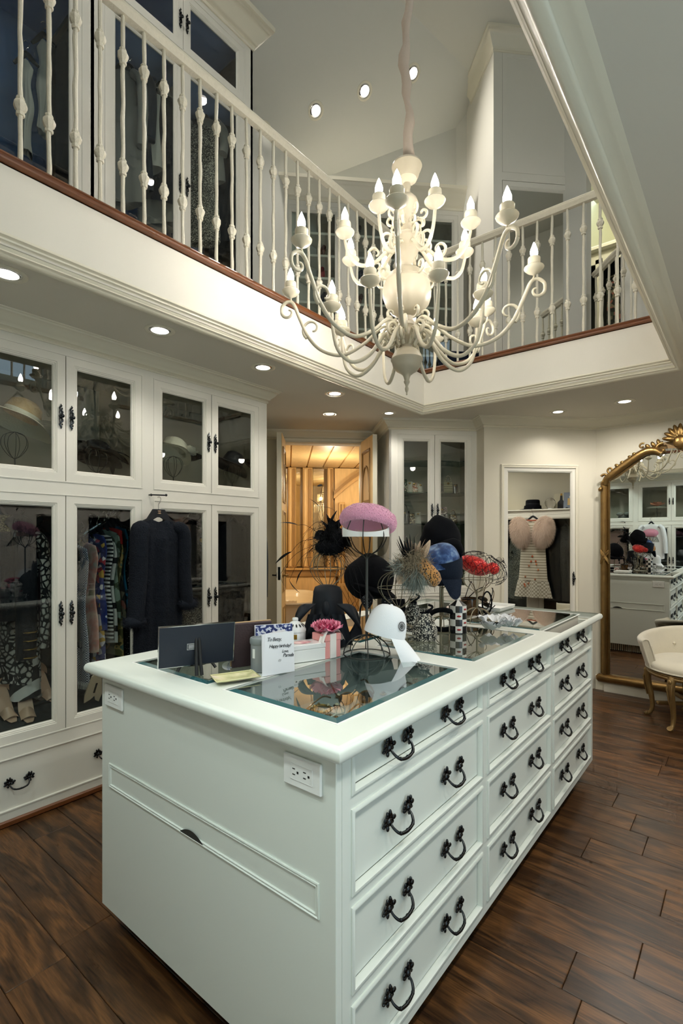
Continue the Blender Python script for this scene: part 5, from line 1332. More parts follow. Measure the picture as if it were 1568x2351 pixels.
# organza scrunchies
M['organza'] = mat('white_organza', 'D4D6D8', .6, sheen=.5)
for k, (u, v, r) in enumerate(((1130, 1450, .056), (1168, 1447, .058))):
    t = thing('organza_flower', 'crumpled white organza flower on glass, %s' % ('with dark clasp behind it' if k == 0 else 'nearer the counter edge'), 'hair accessory', loc3(at(u, v)), TH+k)
    rg = random.Random(20+k)
    for i in range(16):
        a = rg.uniform(0, 6.28); mb = MB(); rr = r*rg.uniform(.35, .62); f1, f2 = rg.uniform(4, 9), rg.uniform(0, 6)
        c = (r*.5*math.cos(a), r*.5*math.sin(a), r*rg.uniform(.3, .85))
        mb.grid(lambda uu, vv: (c[0]+rr*(.2+.8*vv)*math.cos(a+3.0*(uu-.5))*1.0, c[1]+rr*(.2+.8*vv)*math.sin(a+3.0*(uu-.5)), max(.002, c[2]*1.0+rr*(.8*vv-.15)+.12*rr*math.sin(f1*uu*3+f2)*vv)), 12, 5)
        mb.build('petal', M['organza'], t, smooth=60)
t = thing('hair_clasp', 'dark tortoiseshell hair clasp lying behind the organza flowers', 'hair clip', loc3(at(1138, 1432)), TH+.1)
mb = MB(); mb.box(-.03, .03, -.006, .006, 0, .006, c=.002); mb.build('clasp_bar', M['black'], t, smooth=0); mb = MB(); mb.box(-.028, .028, -.004, .004, .0055, .008, c=.001); mb.build('clasp_spring', M['pewter'], t, smooth=0)
# dishes and boxes at the far end
t = thing('vanity_tray', 'white rectangular tray at the far edge of the island', 'tray', loc3(at(1135, 1398)), .0)
mb = MB(); mb.box(-.075, .075, -.11, .11, 0, .006, c=.002); mb.build('tray_base', M['white'], t, smooth=0)
mb = MB()
m_ = rotm((0, 0, .005), -PI/2, 0, 0); mb.rect(-.08, .08, -.115, .115, [(0, 0), (-.004, -.018), (0, -.020), (.004, -.018), (.006, 0)], m=m_); mb.build('tray_rim', M['white'], t, smooth=40)
t = thing('jewel_box', 'black open jewellery box behind the white cap', 'box', loc3(at(915, 1418)), TH+.15)
mb = MB(); mb.box(-.05, .05, -.03, .03, 0, .03, c=.003); mb.build('box_body', M['black'], t, smooth=0); mb = MB(); mb.box(-.05, .05, -.003, .003, 0, .07, c=.002, m=rotm((0, .03, .028), -.35, 0, 0)); mb.build('box_lid', M['black'], t, smooth=0)
t = thing('patterned_pouch', 'small red and black spotted cloth beside the sunglasses', 'pouch', loc3(at(1034, 1408)), TH)
mb = MB(); mb.ell((0, 0, .022), (.034, .025, .022), 16, 10, dis=lambda q: .12*math.sin(7*q.x)*math.sin(6*q.z+1)); mb.build('cloth', patmat('red_spot_cloth', 'voronoi', [(0, '160D0E'), (.3, '8E2A2C'), (.42, 'D8C9C0')], 70), t, smooth=60)
# sunglasses rack behind the red stand
M['tort'] = mat('tortoiseshell', '4A3018', .2, coat=.5, var=.5, vscale=60); M['lens'] = mat('smoked_lens', '3A2E20', .05, coat=.8)
def shades(label, loc, rot, m, lens, s=1.0, group=None, rnd=.024):
    t = thing('sunglasses', label, 'sunglasses', loc, rot, group); t.scale = (s, s, s)
    for sg in (-1, 1):
        mb = MB(); ring_ = [(sg*.034+rnd*1.15*math.cos(2*PI*i/20), 0, rnd*math.sin(2*PI*i/20)) for i in range(20)]; mb.tube(ring_, .0032, 6, closed=True); mb.build('rim', m, t, smooth=60)
        mb = MB(); mb.add(ring_, [tuple(range(20))]); mb.build('lens', lens, t, smooth=0)
        mb = MB(); mb.tube(cat_rom([(sg*.060, 0, .010), (sg*.066, .015, .010), (sg*.066, .09, .008), (sg*.060, .125, -.012)], 4), .0026, 6); mb.build('temple_arm', m, t, smooth=60)
    mb = MB(); mb.tube([(-.010, 0, .008), (0, -.003, .012), (.010, 0, .008)], .003, 6); mb.build('bridge', m, t, smooth=60)
    return t
p0 = at(1088, 1412)
for k, (dx_, dz, rz, m) in enumerate(((-.035, .075, .5, 'tort'), (.0, .05, -.3, 'black'), (.045, .07, .9, 'tort'), (-.02, .032, -.8, 'black'))):
    q = p0+Vector((math.cos(TH)*dx_, math.sin(TH)*dx_+.02*k, 0))
    shades(('tortoiseshell round sunglasses propped upright under the red fascinator', 'black sunglasses tangled in front of tortoiseshell pair', 'tortoiseshell sunglasses standing next to large black hoop', 'black sunglasses lowest in the heap under the red fascinator')[k], (q.x, q.y, ZI+dz), (1.2+.2*k, .3*k, TH+rz), M[m], M['lens'])
t = thing('hoop_headband', 'large thin black hoop headband standing beside the sunglasses', 'headband', loc3(at(1118, 1412)), TH+.5)
mb = MB(); mb.tube([(.035*math.cos(2*PI*i/30), 0, .068+.062*math.sin(2*PI*i/30)) for i in range(30)], .0045, 8, closed=True); mb.build('hoop', M['black'], t, smooth=60)
mb = MB(); mb.ell((.035, 0, .07), (.004, .006, .012), 8, 6); mb.build('hoop_clasp', M['pewter'], t, smooth=60)
p = at(1078, 1410); t = thing('accessory_caddy', 'dark amber caddy holding headbands and sunglasses', 'caddy', loc3(p), TH)
mb = MB(); mb.lathe([(0, 0), (.05, 0), (.052, .006), (.048, .09), (.046, .09), (.044, .008), (0, .008)], 20); mb.build('cup', mat('amber_lacquer', '4C3216', .15, coat=.6), t); mb = MB(); mb.tube([(.049*math.cos(2*PI*i/20), .049*math.sin(2*PI*i/20), .09) for i in range(20)], .003, 6, closed=True); mb.build('cup_rim', M['pewter'], t, smooth=60)

# ---- near end: frames, card, boxes
t = thing('tabletop_picture', 'black-backed picture frame on a black easel at the near end of island', 'picture frame', loc3(at(452, 1546)), TH+math.radians(27.7))
M['framebk'] = mat('black_card_back', '121A28', .55)
m_ = rotm((0, .0, .028), .16, 0, 0)
mb = MB(); mb.box(-.1165, .1165, 0, .008, 0, .13, c=.001, m=m_); mb.build('back_board', M['framebk'], t, smooth=0)
mb = MB(); mb.rect(-.118, .118, -.0015, .1315, [(0, .0), (0, .012), (.002, .012), (.002, 0)], m=m_); mb.build('silver_edge', M['chrome'], t, smooth=0)
for sg in (-1, 1):
    mb = MB(); mb.tube(cat_rom([(sg*.004, -.004, .155), (sg*.005, -.012, .10), (sg*.006, -.022, .05), (sg*.008, -.036, .002)], 4), .0055, 6); mb.build('easel_leg', M['slot'], t, smooth=60)
mb = MB(); mb.tube(cat_rom([(-.06, .0, .012), (-.045, .01, .03), (-.02, .012, .026), (.02, .012, .026), (.045, .01, .03), (.06, .0, .012)], 4), .005, 6); mb.build('easel_ledge', M['slot'], t, smooth=60)
mb = MB(); mb.rect(-.032, .002, .052, .072, [(0, -.0005), (0, -.0012), (.0008, -.0012), (.0008, -.0005)], m=m_)
for k in range(4): mb.box(-.028, -.003, -.0012, -.0004, .056+k*.0036, .0572+k*.0036, m=m_)
stuff(mb.build('printed_label', M['white'], t, smooth=0))
t = thing('photo_frame', 'brown leather-backed photo frame with fold-out strut beside the black frame', 'picture frame', loc3(at(577, 1529)), TH+.50)
m_ = rotm((0, 0, 0), .13, 0, 0)
mb = MB(); mb.box(-.066, .066, 0, .012, 0, .150, c=.002, m=m_); mb.build('back_panel', mat('brown_leather', '3A2A2C', .6, bump=.2, bscale=150), t, smooth=0)
mb = MB(); mb.box(-.068, .068, .012, .018, -.0, .152, c=.002, m=m_); mb.build('wood_edge', mat('pale_frame_edge', 'A88A62', .5), t, smooth=0)
mb = MB(); mb.add([(.0, -.003, .09), (.028, -.003, .075), (.028, -.055, .001), (.006, -.055, .001)], [(0, 1, 2, 3)]); mb.build('strut', mat('strut_leather', '33262A', .6), t, smooth=0)
t = thing('canister', 'grey lidded canister partly hidden behind the birthday card', 'canister', loc3(at(597, 1539)), TH)
gc = mat('grey_tin', '8C9091', .5)
mb = MB(); mb.lathe([(0, 0), (.029, 0), (.030, .003), (.030, .095)], 28); mb.build('tin', gc, t); mb = MB(); mb.lathe([(.032, .088), (.033, .092), (.033, .104), (.031, .108), (.026, .108), (.025, .105), (0, .105)], 28); mb.build('lid', mat('tin_lid', '7C8384', .45), t)
mb = MB(); mb.grid(lambda u, v: (.0303*math.sin(-.75+.35*u), -.0303*math.cos(-.75+.35*u), .045+.03*v), 5, 2); mb.build('paper_label', M['white'], t)
# birthday card with handwriting
cd = thing('birthday_card', 'white folded birthday card with handwritten greeting standing on the glass', 'card', loc3(at(640, 1547)), TH+math.radians(34))
cm = mat('card_stock', 'E4E4E8', .8)
mb = MB(); mb.box(-.057, .057, 0, .0012, 0, .130, m=rotm((0, 0, 0), -.05, 0, 0)); mb.build('front_leaf', cm, cd, smooth=0)
mb = MB(); mb.box(0, .114, 0, .0012, 0, .130, m=rotm((-.057, 0, 0), -.0, 0, .42)); mb.build('rear_leaf', cm, cd, smooth=0)
ink = mat('pen_ink', '1A1A1E', .7)
def writing(par, txt, x, z, size, shear=.25, m=ink, mtx=None, name='handwriting', spacing=1.0):
    cu = bpy.data.curves.new(name, 'FONT'); cu.body = txt; cu.size = size; cu.shear = shear; cu.extrude = .0001; cu.space_character = spacing; cu.resolution_u = 2
    o = bpy.data.objects.new(name, cu); C.objects.link(o)
    dg = bpy.context.evaluated_depsgraph_get(); me = bpy.data.meshes.new_from_object(o.evaluated_get(dg)); bpy.data.objects.remove(o)
    me.materials.clear(); me.materials.append(m)
    q = put(name, me, par); q.matrix_basis = (mtx or Matrix.Identity(4)) @ Matrix.Translation((x, -.0012, z)) @ Matrix.Rotation(PI/2, 4, 'X')
    return stuff(q)
lean = rotm((0, 0, 0), -.05, .06, 0)
for txt, x, z, s_ in (('To Betsy,', -.046, .104, .0165), ('Happy birthday!', -.038, .083, .0150), ('Love,', .008, .066, .0135), ('Pamela', .012, .052, .0165), ('( | )', -.004, .040, .009)):
    writing(cd, txt, x, z, s_, mtx=lean, spacing=.82)
t = thing('toile_card', 'blue and white toile patterned card standing behind the birthday card', 'card', loc3(at(628, 1530)), TH+.35)
mb = MB(); mb.box(-.062, .062, 0, .002, 0, .142, m=rotm((0, 0, 0), .08, 0, 0)); mb.build('front_leaf', patmat('toile_print', 'noise', [(0, '2B3566'), (.47, '4A5690'), (.52, 'D6D8E4')], 90), t, smooth=0)
mb = MB(); mb.box(-.062, .062, .01, .012, 0, .140); mb.build('rear_leaf', cm, t, smooth=0)
# white box
t = thing('keepsake_box', 'white lacquer keepsake box topped with pink agate slice', 'box', loc3(at(700, 1513)), TH+math.radians(30))
wl = mat('white_lacquer', 'E2E2E0', .2, coat=.4)
mb = MB(); mb.box(-.062, .062, -.04, .04, 0, .042, c=.0015); mb.build('box_body', wl, t, smooth=0); mb = MB(); mb.box(-.063, .063, -.041, .041, .0425, .060, c=.002); mb.build('box_lid', wl, t, smooth=0)
mb = MB(); mb.ell((-.012, 0, .061), (.036, .024, .004), 20, 6); mb.build('agate_slice', patmat('agate', 'voronoi', [(0, '7A2E3E'), (.3, 'B06A74'), (.6, 'DAB4B0')], 30, .15, 'LINEAR'), t, smooth=60)
# porcelain candle jar
t = thing('porcelain_jar', 'white porcelain candle jar with black petal lid and gold tag', 'jar', loc3(at(678, 1497)), TH)
pc = mat('porcelain', 'DEDFDE', .15, coat=.5)
mb = MB(); mb.lathe([(0, 0), (.036, 0), (.039, .004), (.0395, .075), (.038, .08)], 32); mb.build('jar_body', pc, t); mb = MB(); mb.lathe([(.0405, .080), (.0405, .088), (.034, .100), (.018, .114), (.010, .118), (.012, .124), (.010, .130), (0, .132)], 32); mb.build('lid', pc, t)
for k in range(14):
    a = 2*PI*k/14; mb = MB(); mb.ell((0, 0, 0), (.009, .0034, .0012), 8, 6, m=rotm((.0315*math.cos(a), .0315*math.sin(a), .1038), 0, .62, a)); mb.build('painted_petal', M['slot'], t, smooth=60)
mb = MB(); mb.grid(lambda u, v: (.0402*math.sin(-.25+.5*u), -.0402*math.cos(-.25+.5*u), .055+.018*v), 6, 2); mb.build('gold_tag', mat('gold_tag', 'B08A3C', .3, .9), t)
for k, (a, z) in enumerate(((.75, .04), (.95, .03), (.85, .02), (-.9, .03))): mb = MB(); mb.ell((.039*math.sin(a), -.039*math.cos(a), z), (.006, .004, .012), 8, 6); mb.build('painted_figure', M['slot'], t, smooth=60)
# gift box with peony
t = thing('gift_box', 'pink gift box tied with white ribbon and topped by a pink peony', 'gift box', loc3(at(750, 1506)), TH+math.radians(40))
pk = mat('pink_card', 'E29A95', .6); rb = mat('white_ribbon', 'E8E2DC', .5, sheen=.4)
mb = MB(); mb.box(-.036, .036, -.036, .036, 0, .066, c=.001); mb.build('box_body', pk, t, smooth=0); mb = MB(); mb.box(-.038, .038, -.038, .038, .062, .086, c=.001); mb.build('box_lid', pk, t, smooth=0)
mb = MB(); mb.box(-.014, .014, -.0388, .0388, 0, .0868); mb.build('ribbon', rb, t, smooth=0)
for sg in (-1, 1): mb = MB(); mb.grid(lambda u, v: (sg*(.005+.045*u), -.02+.03*(v-.5)-.01*u, .088+.014*math.sin(PI*u)-.03*u*u+.004*math.sin(6*v)), 8, 6); mb.build('bow_end', rb, t, smooth=60)
M['peony'] = mat('peony_pink', 'E58CA4', .75, var=.22, vscale=45)
M['peony2'] = mat('peony_deep', 'D3547C', .75, var=.2, vscale=45)
rg = random.Random(12)
for k in range(34):
    a = k*2.4; t_ = k/34; tilt = .15+1.15*t_; L = .038+.022*t_
    mb = MB(); mb.grid(lambda u, v: (L*v*math.sin(tilt)+.004, L*1.25*(u-.5)*math.sin(PI*min(1, v*.62+.2)), L*v*math.cos(tilt)*.8+.007*math.sin(u*16+k)*v*v+.008*v*v), 8, 5); o = mb.build('petal', M['peony2'] if k % 4 == 0 else M['peony'], t, smooth=60); o.location = (0, 0, .088); o.rotation_euler = (0, 0, a)
# glass dish, egg, cellophane parcel
t = thing('glass_dish', 'square glass dish with faded yellow landscape on the counter rim', 'dish', loc3(at(540, 1561)), TH+math.radians(28))
dm = patmat('dish_picture', 'noise', [(0, '8E9470'), (.4, 'B9B58A'), (.55, 'D5CBA4'), (.7, 'CBB8B0')], 14, .12, 'LINEAR', sheen=0)
mb = MB(); mb.grid(lambda u, v: ((u-.5)*.135, (v-.5)*.085, .003+.010*max(0, max(abs(2*u-1), abs(2*v-1))-.6)**1.3*3), 16, 12); mb.build('dish_plate', dm, t, smooth=60)
mb = MB(); mb.tube([(.066*(1 if i in (1, 2) else -1), .041*(1 if i in (2, 3) else -1), .012) for i in range(4)], .0022, 6, closed=True); mb.build('dish_rim', mat('dish_rim', 'CFCB9A', .1, coat=.5), t, smooth=60)
t = thing('painted_egg', 'white egg with blue dotted pattern between the two picture frames', 'egg', loc3(at(523, 1519)), TH)
mb = MB(); mb.ell((0, 0, .014), (.020, .014, .014), 18, 12); mb.build('shell', mat('egg_white', 'E0E2EA', .3), t, smooth=60); mb = MB(); mb.ell((.006, -.001, .0145), (.0152, .0142, .0140), 18, 12); mb.build('dotted_panel', patmat('blue_dots', 'checker', [(0, '3A4A9A'), (.5, 'D8DCEC')], 320), t, smooth=60)
t = thing('cellophane_parcel', 'small clear cellophane parcel tied with red ribbon', 'parcel', loc3(at(630, 1488)), TH)
mb = MB(); mb.lathe([(.0, 0), (.02, 0), (.022, .03), (.012, .048), (.006, .052), (.014, .08), (.018, .085)], 12, wob=lambda a, z: .15*math.sin(5*a+z*90)); mb.build('wrap', glassmat('cellophane', 'E8ECEC', 1.4, 2.5), t, smooth=60)
mb = MB(); mb.ell((-.012, -.006, .05), (.013, .006, .006), 10, 6); mb.ell((.012, -.006, .05), (.013, .006, .006), 10, 6); mb.ell((0, -.008, .05), .005, 8, 6); mb.build('red_bow', mat('red_ribbon', 'C01A24', .4), t, smooth=60)
# ---- things lying in the glazed wells
ZW = .812
M['whiteframe'] = mat('white_acetate', 'D8D5CE', .2, coat=.4); M['goldbit'] = mat('costume_gold', 'B58E4A', .25, .9); M['amber'] = mat('amber_acetate', '6A4A22', .2, coat=.5)
rg = random.Random(31)
GS = [((-.86, 1.02), 'whiteframe', 'white round sunglasses under the glass by the near corner'), ((-.98, 1.12), 'amber', 'amber sunglasses under the near glass pane beneath gift box'), ((-.84, 1.22), 'tort', 'tortoiseshell sunglasses in near display well'), ((-1.02, 1.34), 'amber', 'amber sunglasses beside gold beads under glass'), ((-.85, 1.42), 'black', 'black sunglasses under glass below the white cap'), ((-.92, 1.84), 'black', 'black sunglasses in the middle display well'), ((-.90, 2.05), 'tort', 'tortoiseshell sunglasses in the middle display well')]
for (x, y_), m, lab in GS: shades(lab, (x, y_, ZW+.022), (.25, 0, rg.uniform(-.8, .8)+TH), M[m], M['lens'], 1.0, None, .022)
def bangle(label, x, y_, r, m, n=1):
    t = thing('bangle', label, 'jewellery', (x, y_, ZW), rg.uniform(0, 3))
    mb = MB(); mb.tube([(r*math.cos(2*PI*i/24), r*math.sin(2*PI*i/24), .006) for i in range(24)], .005, 6, closed=True); mb.build('ring', M[m], t, smooth=60)
    for k in range(6): mb = MB(); mb.ell((r*math.cos(k*PI/3), r*math.sin(k*PI/3), .011), .005, 8, 5); mb.build('stone', M['crystal' if k % 2 else 'goldbit'], t, smooth=60)
for k, (x, y_, m, lab) in enumerate(((-.80, 1.12, 'goldbit', 'gold bangle near the corner of display well'), (-1.07, 1.22, 'goldbit', 'gold bangle in near well under the card'), (-.94, 1.28, 'chrome', 'silver bangle in the near display well'), (-1.40, 1.10, 'chrome', 'silver bangle under the picture frames'), (-1.50, 1.30, 'goldbit', 'gold bangle under glass behind the brown frame'), (-1.35, 1.40, 'amber', 'amber bangle under the porcelain jar'))): bangle(lab, x, y_, .032, m)
for k in range(12):
    x, y_ = rg.uniform(-1.12, -.80), rg.uniform(.96, 1.5)
    t = thing('brooch', 'small %s brooch with %s stone scattered in near glazed well' % ('gold' if k % 2 else 'tortoiseshell', 'crystal' if k % 3 else 'amber'), 'jewellery', (x, y_, ZW), rg.uniform(0, 6), 'brooches in the near glazed well')
    mb = MB(); mb.ell((0, 0, .005), (.014, .011, .005), 10, 6); mb.build('setting', M['goldbit'] if k % 2 else M['tort'], t, smooth=60); mb = MB(); mb.ell((0, 0, .010), (.008, .007, .005), 8, 5); mb.build('stone', M['crystal'] if k % 3 else M['amber'], t, smooth=60)
# ================================================================== garments, hats and bags in the cabinets
M['hanger'] = mat('black_velvet_hanger', '14161B', .8)
def hanger(par, w_, z, m='hanger', hook=.06):
    # shoulders along local x, hook rising along z
    mb = MB(); pts = cat_rom([(-w_, 0, z-.055), (-w_*.55, 0, z-.030), (-w_*.12, 0, z), (w_*.12, 0, z), (w_*.55, 0, z-.030), (w_, 0, z-.055)], 4); n = len(pts)
    mb.tube(pts, [.008+.006*math.sin(PI*i/(n-1)) for i in range(n)], 6); o = mb.build('hanger', M[m], par, smooth=60)
    mb = MB(); mb.tube(cat_rom([(0, 0, z), (0, 0, z+hook*.5), (.012, 0, z+hook*.7), (.018, 0, z+hook), (0, 0, z+hook*1.25), (-.014, 0, z+hook*1.1)], 4), .002, 5); mb.build('hook', M['chrome'], o, smooth=60)
def garment(name, label, cat, loc, rz, prof, m, th=.045, folds=5, amp=.10, sleeves=None, sm=None, hang=True, group=None, seed=0, extra=None):
    # prof: list of (z, half width) from the shoulder down, z measured from the hook point
    t = thing(name, label, cat, loc, rz, group); rg = random.Random(seed)
    ph = rg.uniform(0, 6); zs = [p[0] for p in prof]
    def W(z):
        for (z0, w0), (z1, w1) in zip(prof, prof[1:]):
            if z0 >= z >= z1: k = (z0-z)/max(1e-6, z0-z1); k = k*k*(3-2*k); return w0+(w1-w0)*k
        return prof[-1][1]
    z0, z1 = prof[0][0], prof[-1][0]
    def f(u, v):
        z = z0+(z1-z0)*v; a = 2*PI*u; w_ = W(z); g = min(1, v*1.6)
        k = 1+amp*g*math.sin(folds*a+ph+2*v)+amp*.5*g*math.sin((folds*2+1)*a+ph*2)
        tt = th*(.55+.6*v)
        return (w_*math.cos(a)*(1+.03*g*math.sin(3*a+ph)), tt*math.sin(a)*k, z+.008*math.sin(2*a+ph)*v)
    mb = MB(); mb.grid(f, 40, 26, True); o = mb.build('garment_body', m, t, smooth=60)
    if sleeves:
        L, r, sw = sleeves
        for sg in (-1, 1):
            sx = W(z0-.03)*.92
            pts = cat_rom([(sg*sx*.8, 0, z0-.03), (sg*(sx+.02), -.01, z0-.08), (sg*(sx+.035+sw*.5), -.02, z0-L*.5), (sg*(sx+.03+sw), -.03, z0-L)], 5); n = len(pts)
            mb = MB(); mb.tube(pts, [r*(1.05-.25*i/n) for i in range(n)], 12, flat=.7); mb.build('sleeve', sm or m, t, smooth=60)
            if extra: extra(t, pts[-1], sg)
    if hang: hanger(t, max(.06, W(z0)*.8), z0+.035)
    return t
def G(X, u, v): return onx(u, v, X)
# ---- left bay, left door: jacket, print dress, zebra skirt
XI = XL-.20
M['blackknit'] = mat('black_wool', '0E1218', .95, spec=.2, bump=.2, bscale=150)
M['goldlam'] = patmat('gold_sequin', 'noise', [(0, '4A3E22'), (.5, '8F7E50'), (.62, 'C9BD94')], 220, .4)
M['animal'] = patmat('mono_animal_print', 'edge', [(0, '101216'), (.13, 'B4B3AC'), (.30, 'C6C5BE')], 34, dist=.02)
M['zebra'] = patmat('zebra_print', 'wave', [(0, '15171B'), (.55, 'C9C8C4')], 3.2, dist=.10, rot=(.5, .7, 0))
M['band'] = patmat('gold_band_black', 'wave', [(0, '0F1216'), (.80, 'B89458')], 3.4)
def goldcuffs(t, e, sg):
    if sg > 0:
        for k in range(4):
            mb = MB(); mb.tube([e+Vector((.050*math.cos(2*PI*i/20), .034*math.sin(2*PI*i/20), .012+.042*k)) for i in range(20)], .007, 6, closed=True, flat=.5); mb.build('gold_cuff_band', M['goldbit'], t, smooth=60)
p = G(XL-.24, 0, 1185); garment('jacket', 'black jacket with gold sequin shoulders and gold cuff bands', 'jacket', p, math.radians(35), [(0, .06), (-.03, .12), (-.10, .16), (-.35, .15), (-.52, .155)], M['blackknit'], .07, 4, .06, (.72, .062, .02), M['blackknit'], seed=1, extra=goldcuffs)
j = bpy.data.objects[[o.name for o in bpy.data.objects if o.name.startswith('jacket')][0]]
mb = MB(); mb.grid(lambda u, v: ((.06+.11*v)*math.cos(2*PI*u)*1.02, .062*math.sin(2*PI*u)*(.8+.4*v), .006-.085*v**1.3), 30, 6, True); mb.build('sequin_yoke', M['goldlam'], j, smooth=60)
p = G(XI-.03, 45, 1215); garment('print_dress', 'black and white animal print dress beside the gold-trimmed jacket', 'dress', p, math.radians(55), [(0, .04), (-.03, .10), (-.12, .10), (-.30, .08), (-.55, .09), (-.80, .10)], M['animal'], .05, 5, .14, (.62, .035, .0), seed=2)
p = G(XI-.02, 52, 1415); garment('zebra_skirt', 'long zebra print skirt hanging under the animal print dress', 'skirt', p, math.radians(50), [(0, .055), (-.05, .06), (-.25, .075), (-.42, .085)], M['zebra'], .05, 5, .12, hang=False, seed=3)
p = G(XI-.08, 92, 1230); garment('cape', 'plum dark cape hanging deep in the wardrobe', 'cape', p, math.radians(60), [(0, .05), (-.04, .11), (-.15, .14), (-.5, .15)], mat('plum_wool', '2A1A2A', .9, sheen=.4), .05, 5, .1, seed=4)
# ---- left bay, right door: dresses on a sloping acrylic rail
a_, b_ = G(XL-.12, 181, 1234), G(XL-.12, 268, 1178)
t = thing('wardrobe_rail', 'sloping clear acrylic rail holding the colourful dresses', 'rail', (0, 0, 0))
mb = MB(); mb.tube([a_, b_], .009, 8); mb.build('acrylic_bar', glassmat('acrylic', 'E8F0F0', 1.49, 2.5), t)
mb = MB(); mb.tube([G(XL-.26, 205, 1222), G(XL-.26, 283, 1172)], .008, 8); mb.build('chrome_bar', M['chrome'], t)
pm = {}
pm['navydot'] = patmat('navy_gingham', 'checker', [(0, '20264E'), (.5, 'DDE0EC')], 150)
pm['char'] = mat('charcoal_boucle', '3A3F40', .95, bump=.5, bscale=90)
pm['wash'] = patmat('watercolour_silk', 'noise', [(.30, '8FA79E'), (.42, 'C9897E'), (.52, 'D8B6A8'), (.62, 'B4A98C'), (.72, '6E8C8A')], 9, interp='LINEAR')
pm['floral'] = patmat('bright_floral', 'cells', [(0, '2B2F5A'), (.3, 'A83242'), (.45, 'D8D4DA'), (.6, '4A4E86'), (.75, 'C9A24A')], 34)
pm['stars'] = patmat('blue_star_print', 'voronoi', [(0, 'D6DAE6'), (.22, '23357A'), (1, '1C2A66')], 28)
pm['mono'] = patmat('mono_graphic_stripe', 'wave', [(0, '16181C'), (.5, 'D4D4D2')], 14, dist=.02)
pm['white'] = patmat('white_black_stripe', 'wave', [(0, '1A1A1E'), (.16, 'D0D0CE')], 2.4)
pm['sage'] = patmat('sage_botanical', 'noise', [(0, '3C4A3C'), (.42, '4E5A44'), (.47, '8DA094'), (.68, '8FA79A'), (.72, 'A8643E')], 14)
pm['camo'] = patmat('dark_blossom', 'cells', [(0, '1A1E1E'), (.4, '3E463C'), (.6, '6E6858'), (.8, '8E5A50')], 26)
pm['teal'] = patmat('teal_print', 'voronoi', [(0, '0F2E3E'), (.3, '1E6A8E'), (1, '2D86AC')], 24)
pm['dots'] = patmat('black_white_dash', 'voronoi', [(0, 'D8D8D4'), (.2, '101216')], 70, stretch=(1, 1, 1.6))
pm['ochre'] = patmat('sand_paisley', 'noise', [(0, '6E6A44'), (.5, 'B59C64'), (.6, '5E7A74')], 20)
pm['red'] = mat('red_jersey', 'A82420', .85)
L9 = [('char', 181, 1245, 1490, .05, 'charcoal boucle dress at the low end of the acrylic rail'), ('navydot', 200, 1248, 1572, .055, 'long navy and white checked dress with fringed hem'), ('wash', 222, 1243, 1500, .055, 'watercolour silk dress in grey, coral and green'),
      ('floral', 240, 1232, 1560, .05, 'bright red and blue floral dress between watercolour and star dresses'), ('stars', 243, 1222, 1450, .045, 'blue dress printed with white stars'), ('mono', 258, 1222, 1470, .05, 'black and white graphic striped tunic'), ('white', 266, 1235, 1480, .055, 'white dress with black hem stripes'),
      ('sage', 275, 1215, 1420, .055, 'sage green botanical dress'), ('ochre', 281, 1225, 1510, .05, 'sand coloured paisley dress with long skirt'), ('camo', 286, 1210, 1445, .05, 'dark blossom print dress next to teal one'), ('red', 281, 1207, 1252, .05, 'red jersey top peeping over the sage dress'),
      ('teal', 293, 1205, 1440, .055, 'teal patterned dress at the high end of the rail'), ('dots', 302, 1200, 1515, .05, 'black dress with white dashes, last on the rail')]
for k, (mk, u, v0, v1, w_, lab) in enumerate(L9):
    e_ = G(XL-.09, u, v0); q = G(XL-.09, u, v1); h = e_.z-q.z; p = Vector((XL-.275, min(e_.y, 1.53), e_.z))
    garment('dress' if mk != 'red' else 'top', lab, 'dress' if mk != 'red' else 'top', p, math.radians(6), [(0, .03), (-.03, .15), (-.10, .165), (-h*.45, .13), (-h*.8, .165), (-h, .17)] if h > .3 else [(0, .03), (-.03, .15), (-h, .16)], pm[mk], .020, 4, .16, seed=30+k)
    if mk == 'navydot':
        o = bpy.data.objects[max((x.name for x in bpy.data.objects if x.name.startswith('dress') and x.parent is None), key=lambda nm: nm)]
        mb = MB()
        for i in range(60): a = 2*PI*i/60; mb.tube([(.17*math.cos(a), .024*math.sin(a), -h+.004), (.172*math.cos(a), .025*math.sin(a), -h-.035)], .0022, 4)
        stuff(mb.build('fringe', M['organza'], o, smooth=0))
# ---- coat hung outside on the hook rod
pr = onx(355, 1138, XL)
t = thing('hook_rod', 'short brass rod with ball ends fixed to the wardrobe stile', 'hook', pr, R90)
mb = MB(); mb.tube([(-.035, -.02, .002), (.028, -.075, .0)], .004, 8); mb.tube([(-.035, 0, .002), (-.035, -.022, .002)], .004, 8); mb.build('rod', M['pewter'], t, smooth=60)
for x, y_ in ((-.035, -.022), (.028, -.077)): mb = MB(); mb.ell((x, y_, .001), .0075, 10, 6); mb.build('ball_end', M['pewter'], t, smooth=60)
M['fuzz'] = mat('charcoal_mohair', '1B1F26', .95, spec=.15, bump=.8, bscale=140, var=.3, vscale=25)
M['fuzzfur'] = mat('charcoal_fur_cuff', '22262E', .95, spec=.15)
XC = XL+.085
pc_ = onx(364, 1190, XC); zt = pc_.z
ct = thing('mohair_coat', 'dark fuzzy charcoal coat with fur cuffs on a black hanger', 'coat', (XC, pc_.y, zt), R90)
def yu(u, v=1300): return onx(u, v, XC).y-pc_.y
def zu(v, u=364): return onx(u, v, XC).z-zt
rg = random.Random(2)
Hc = zu(1560)
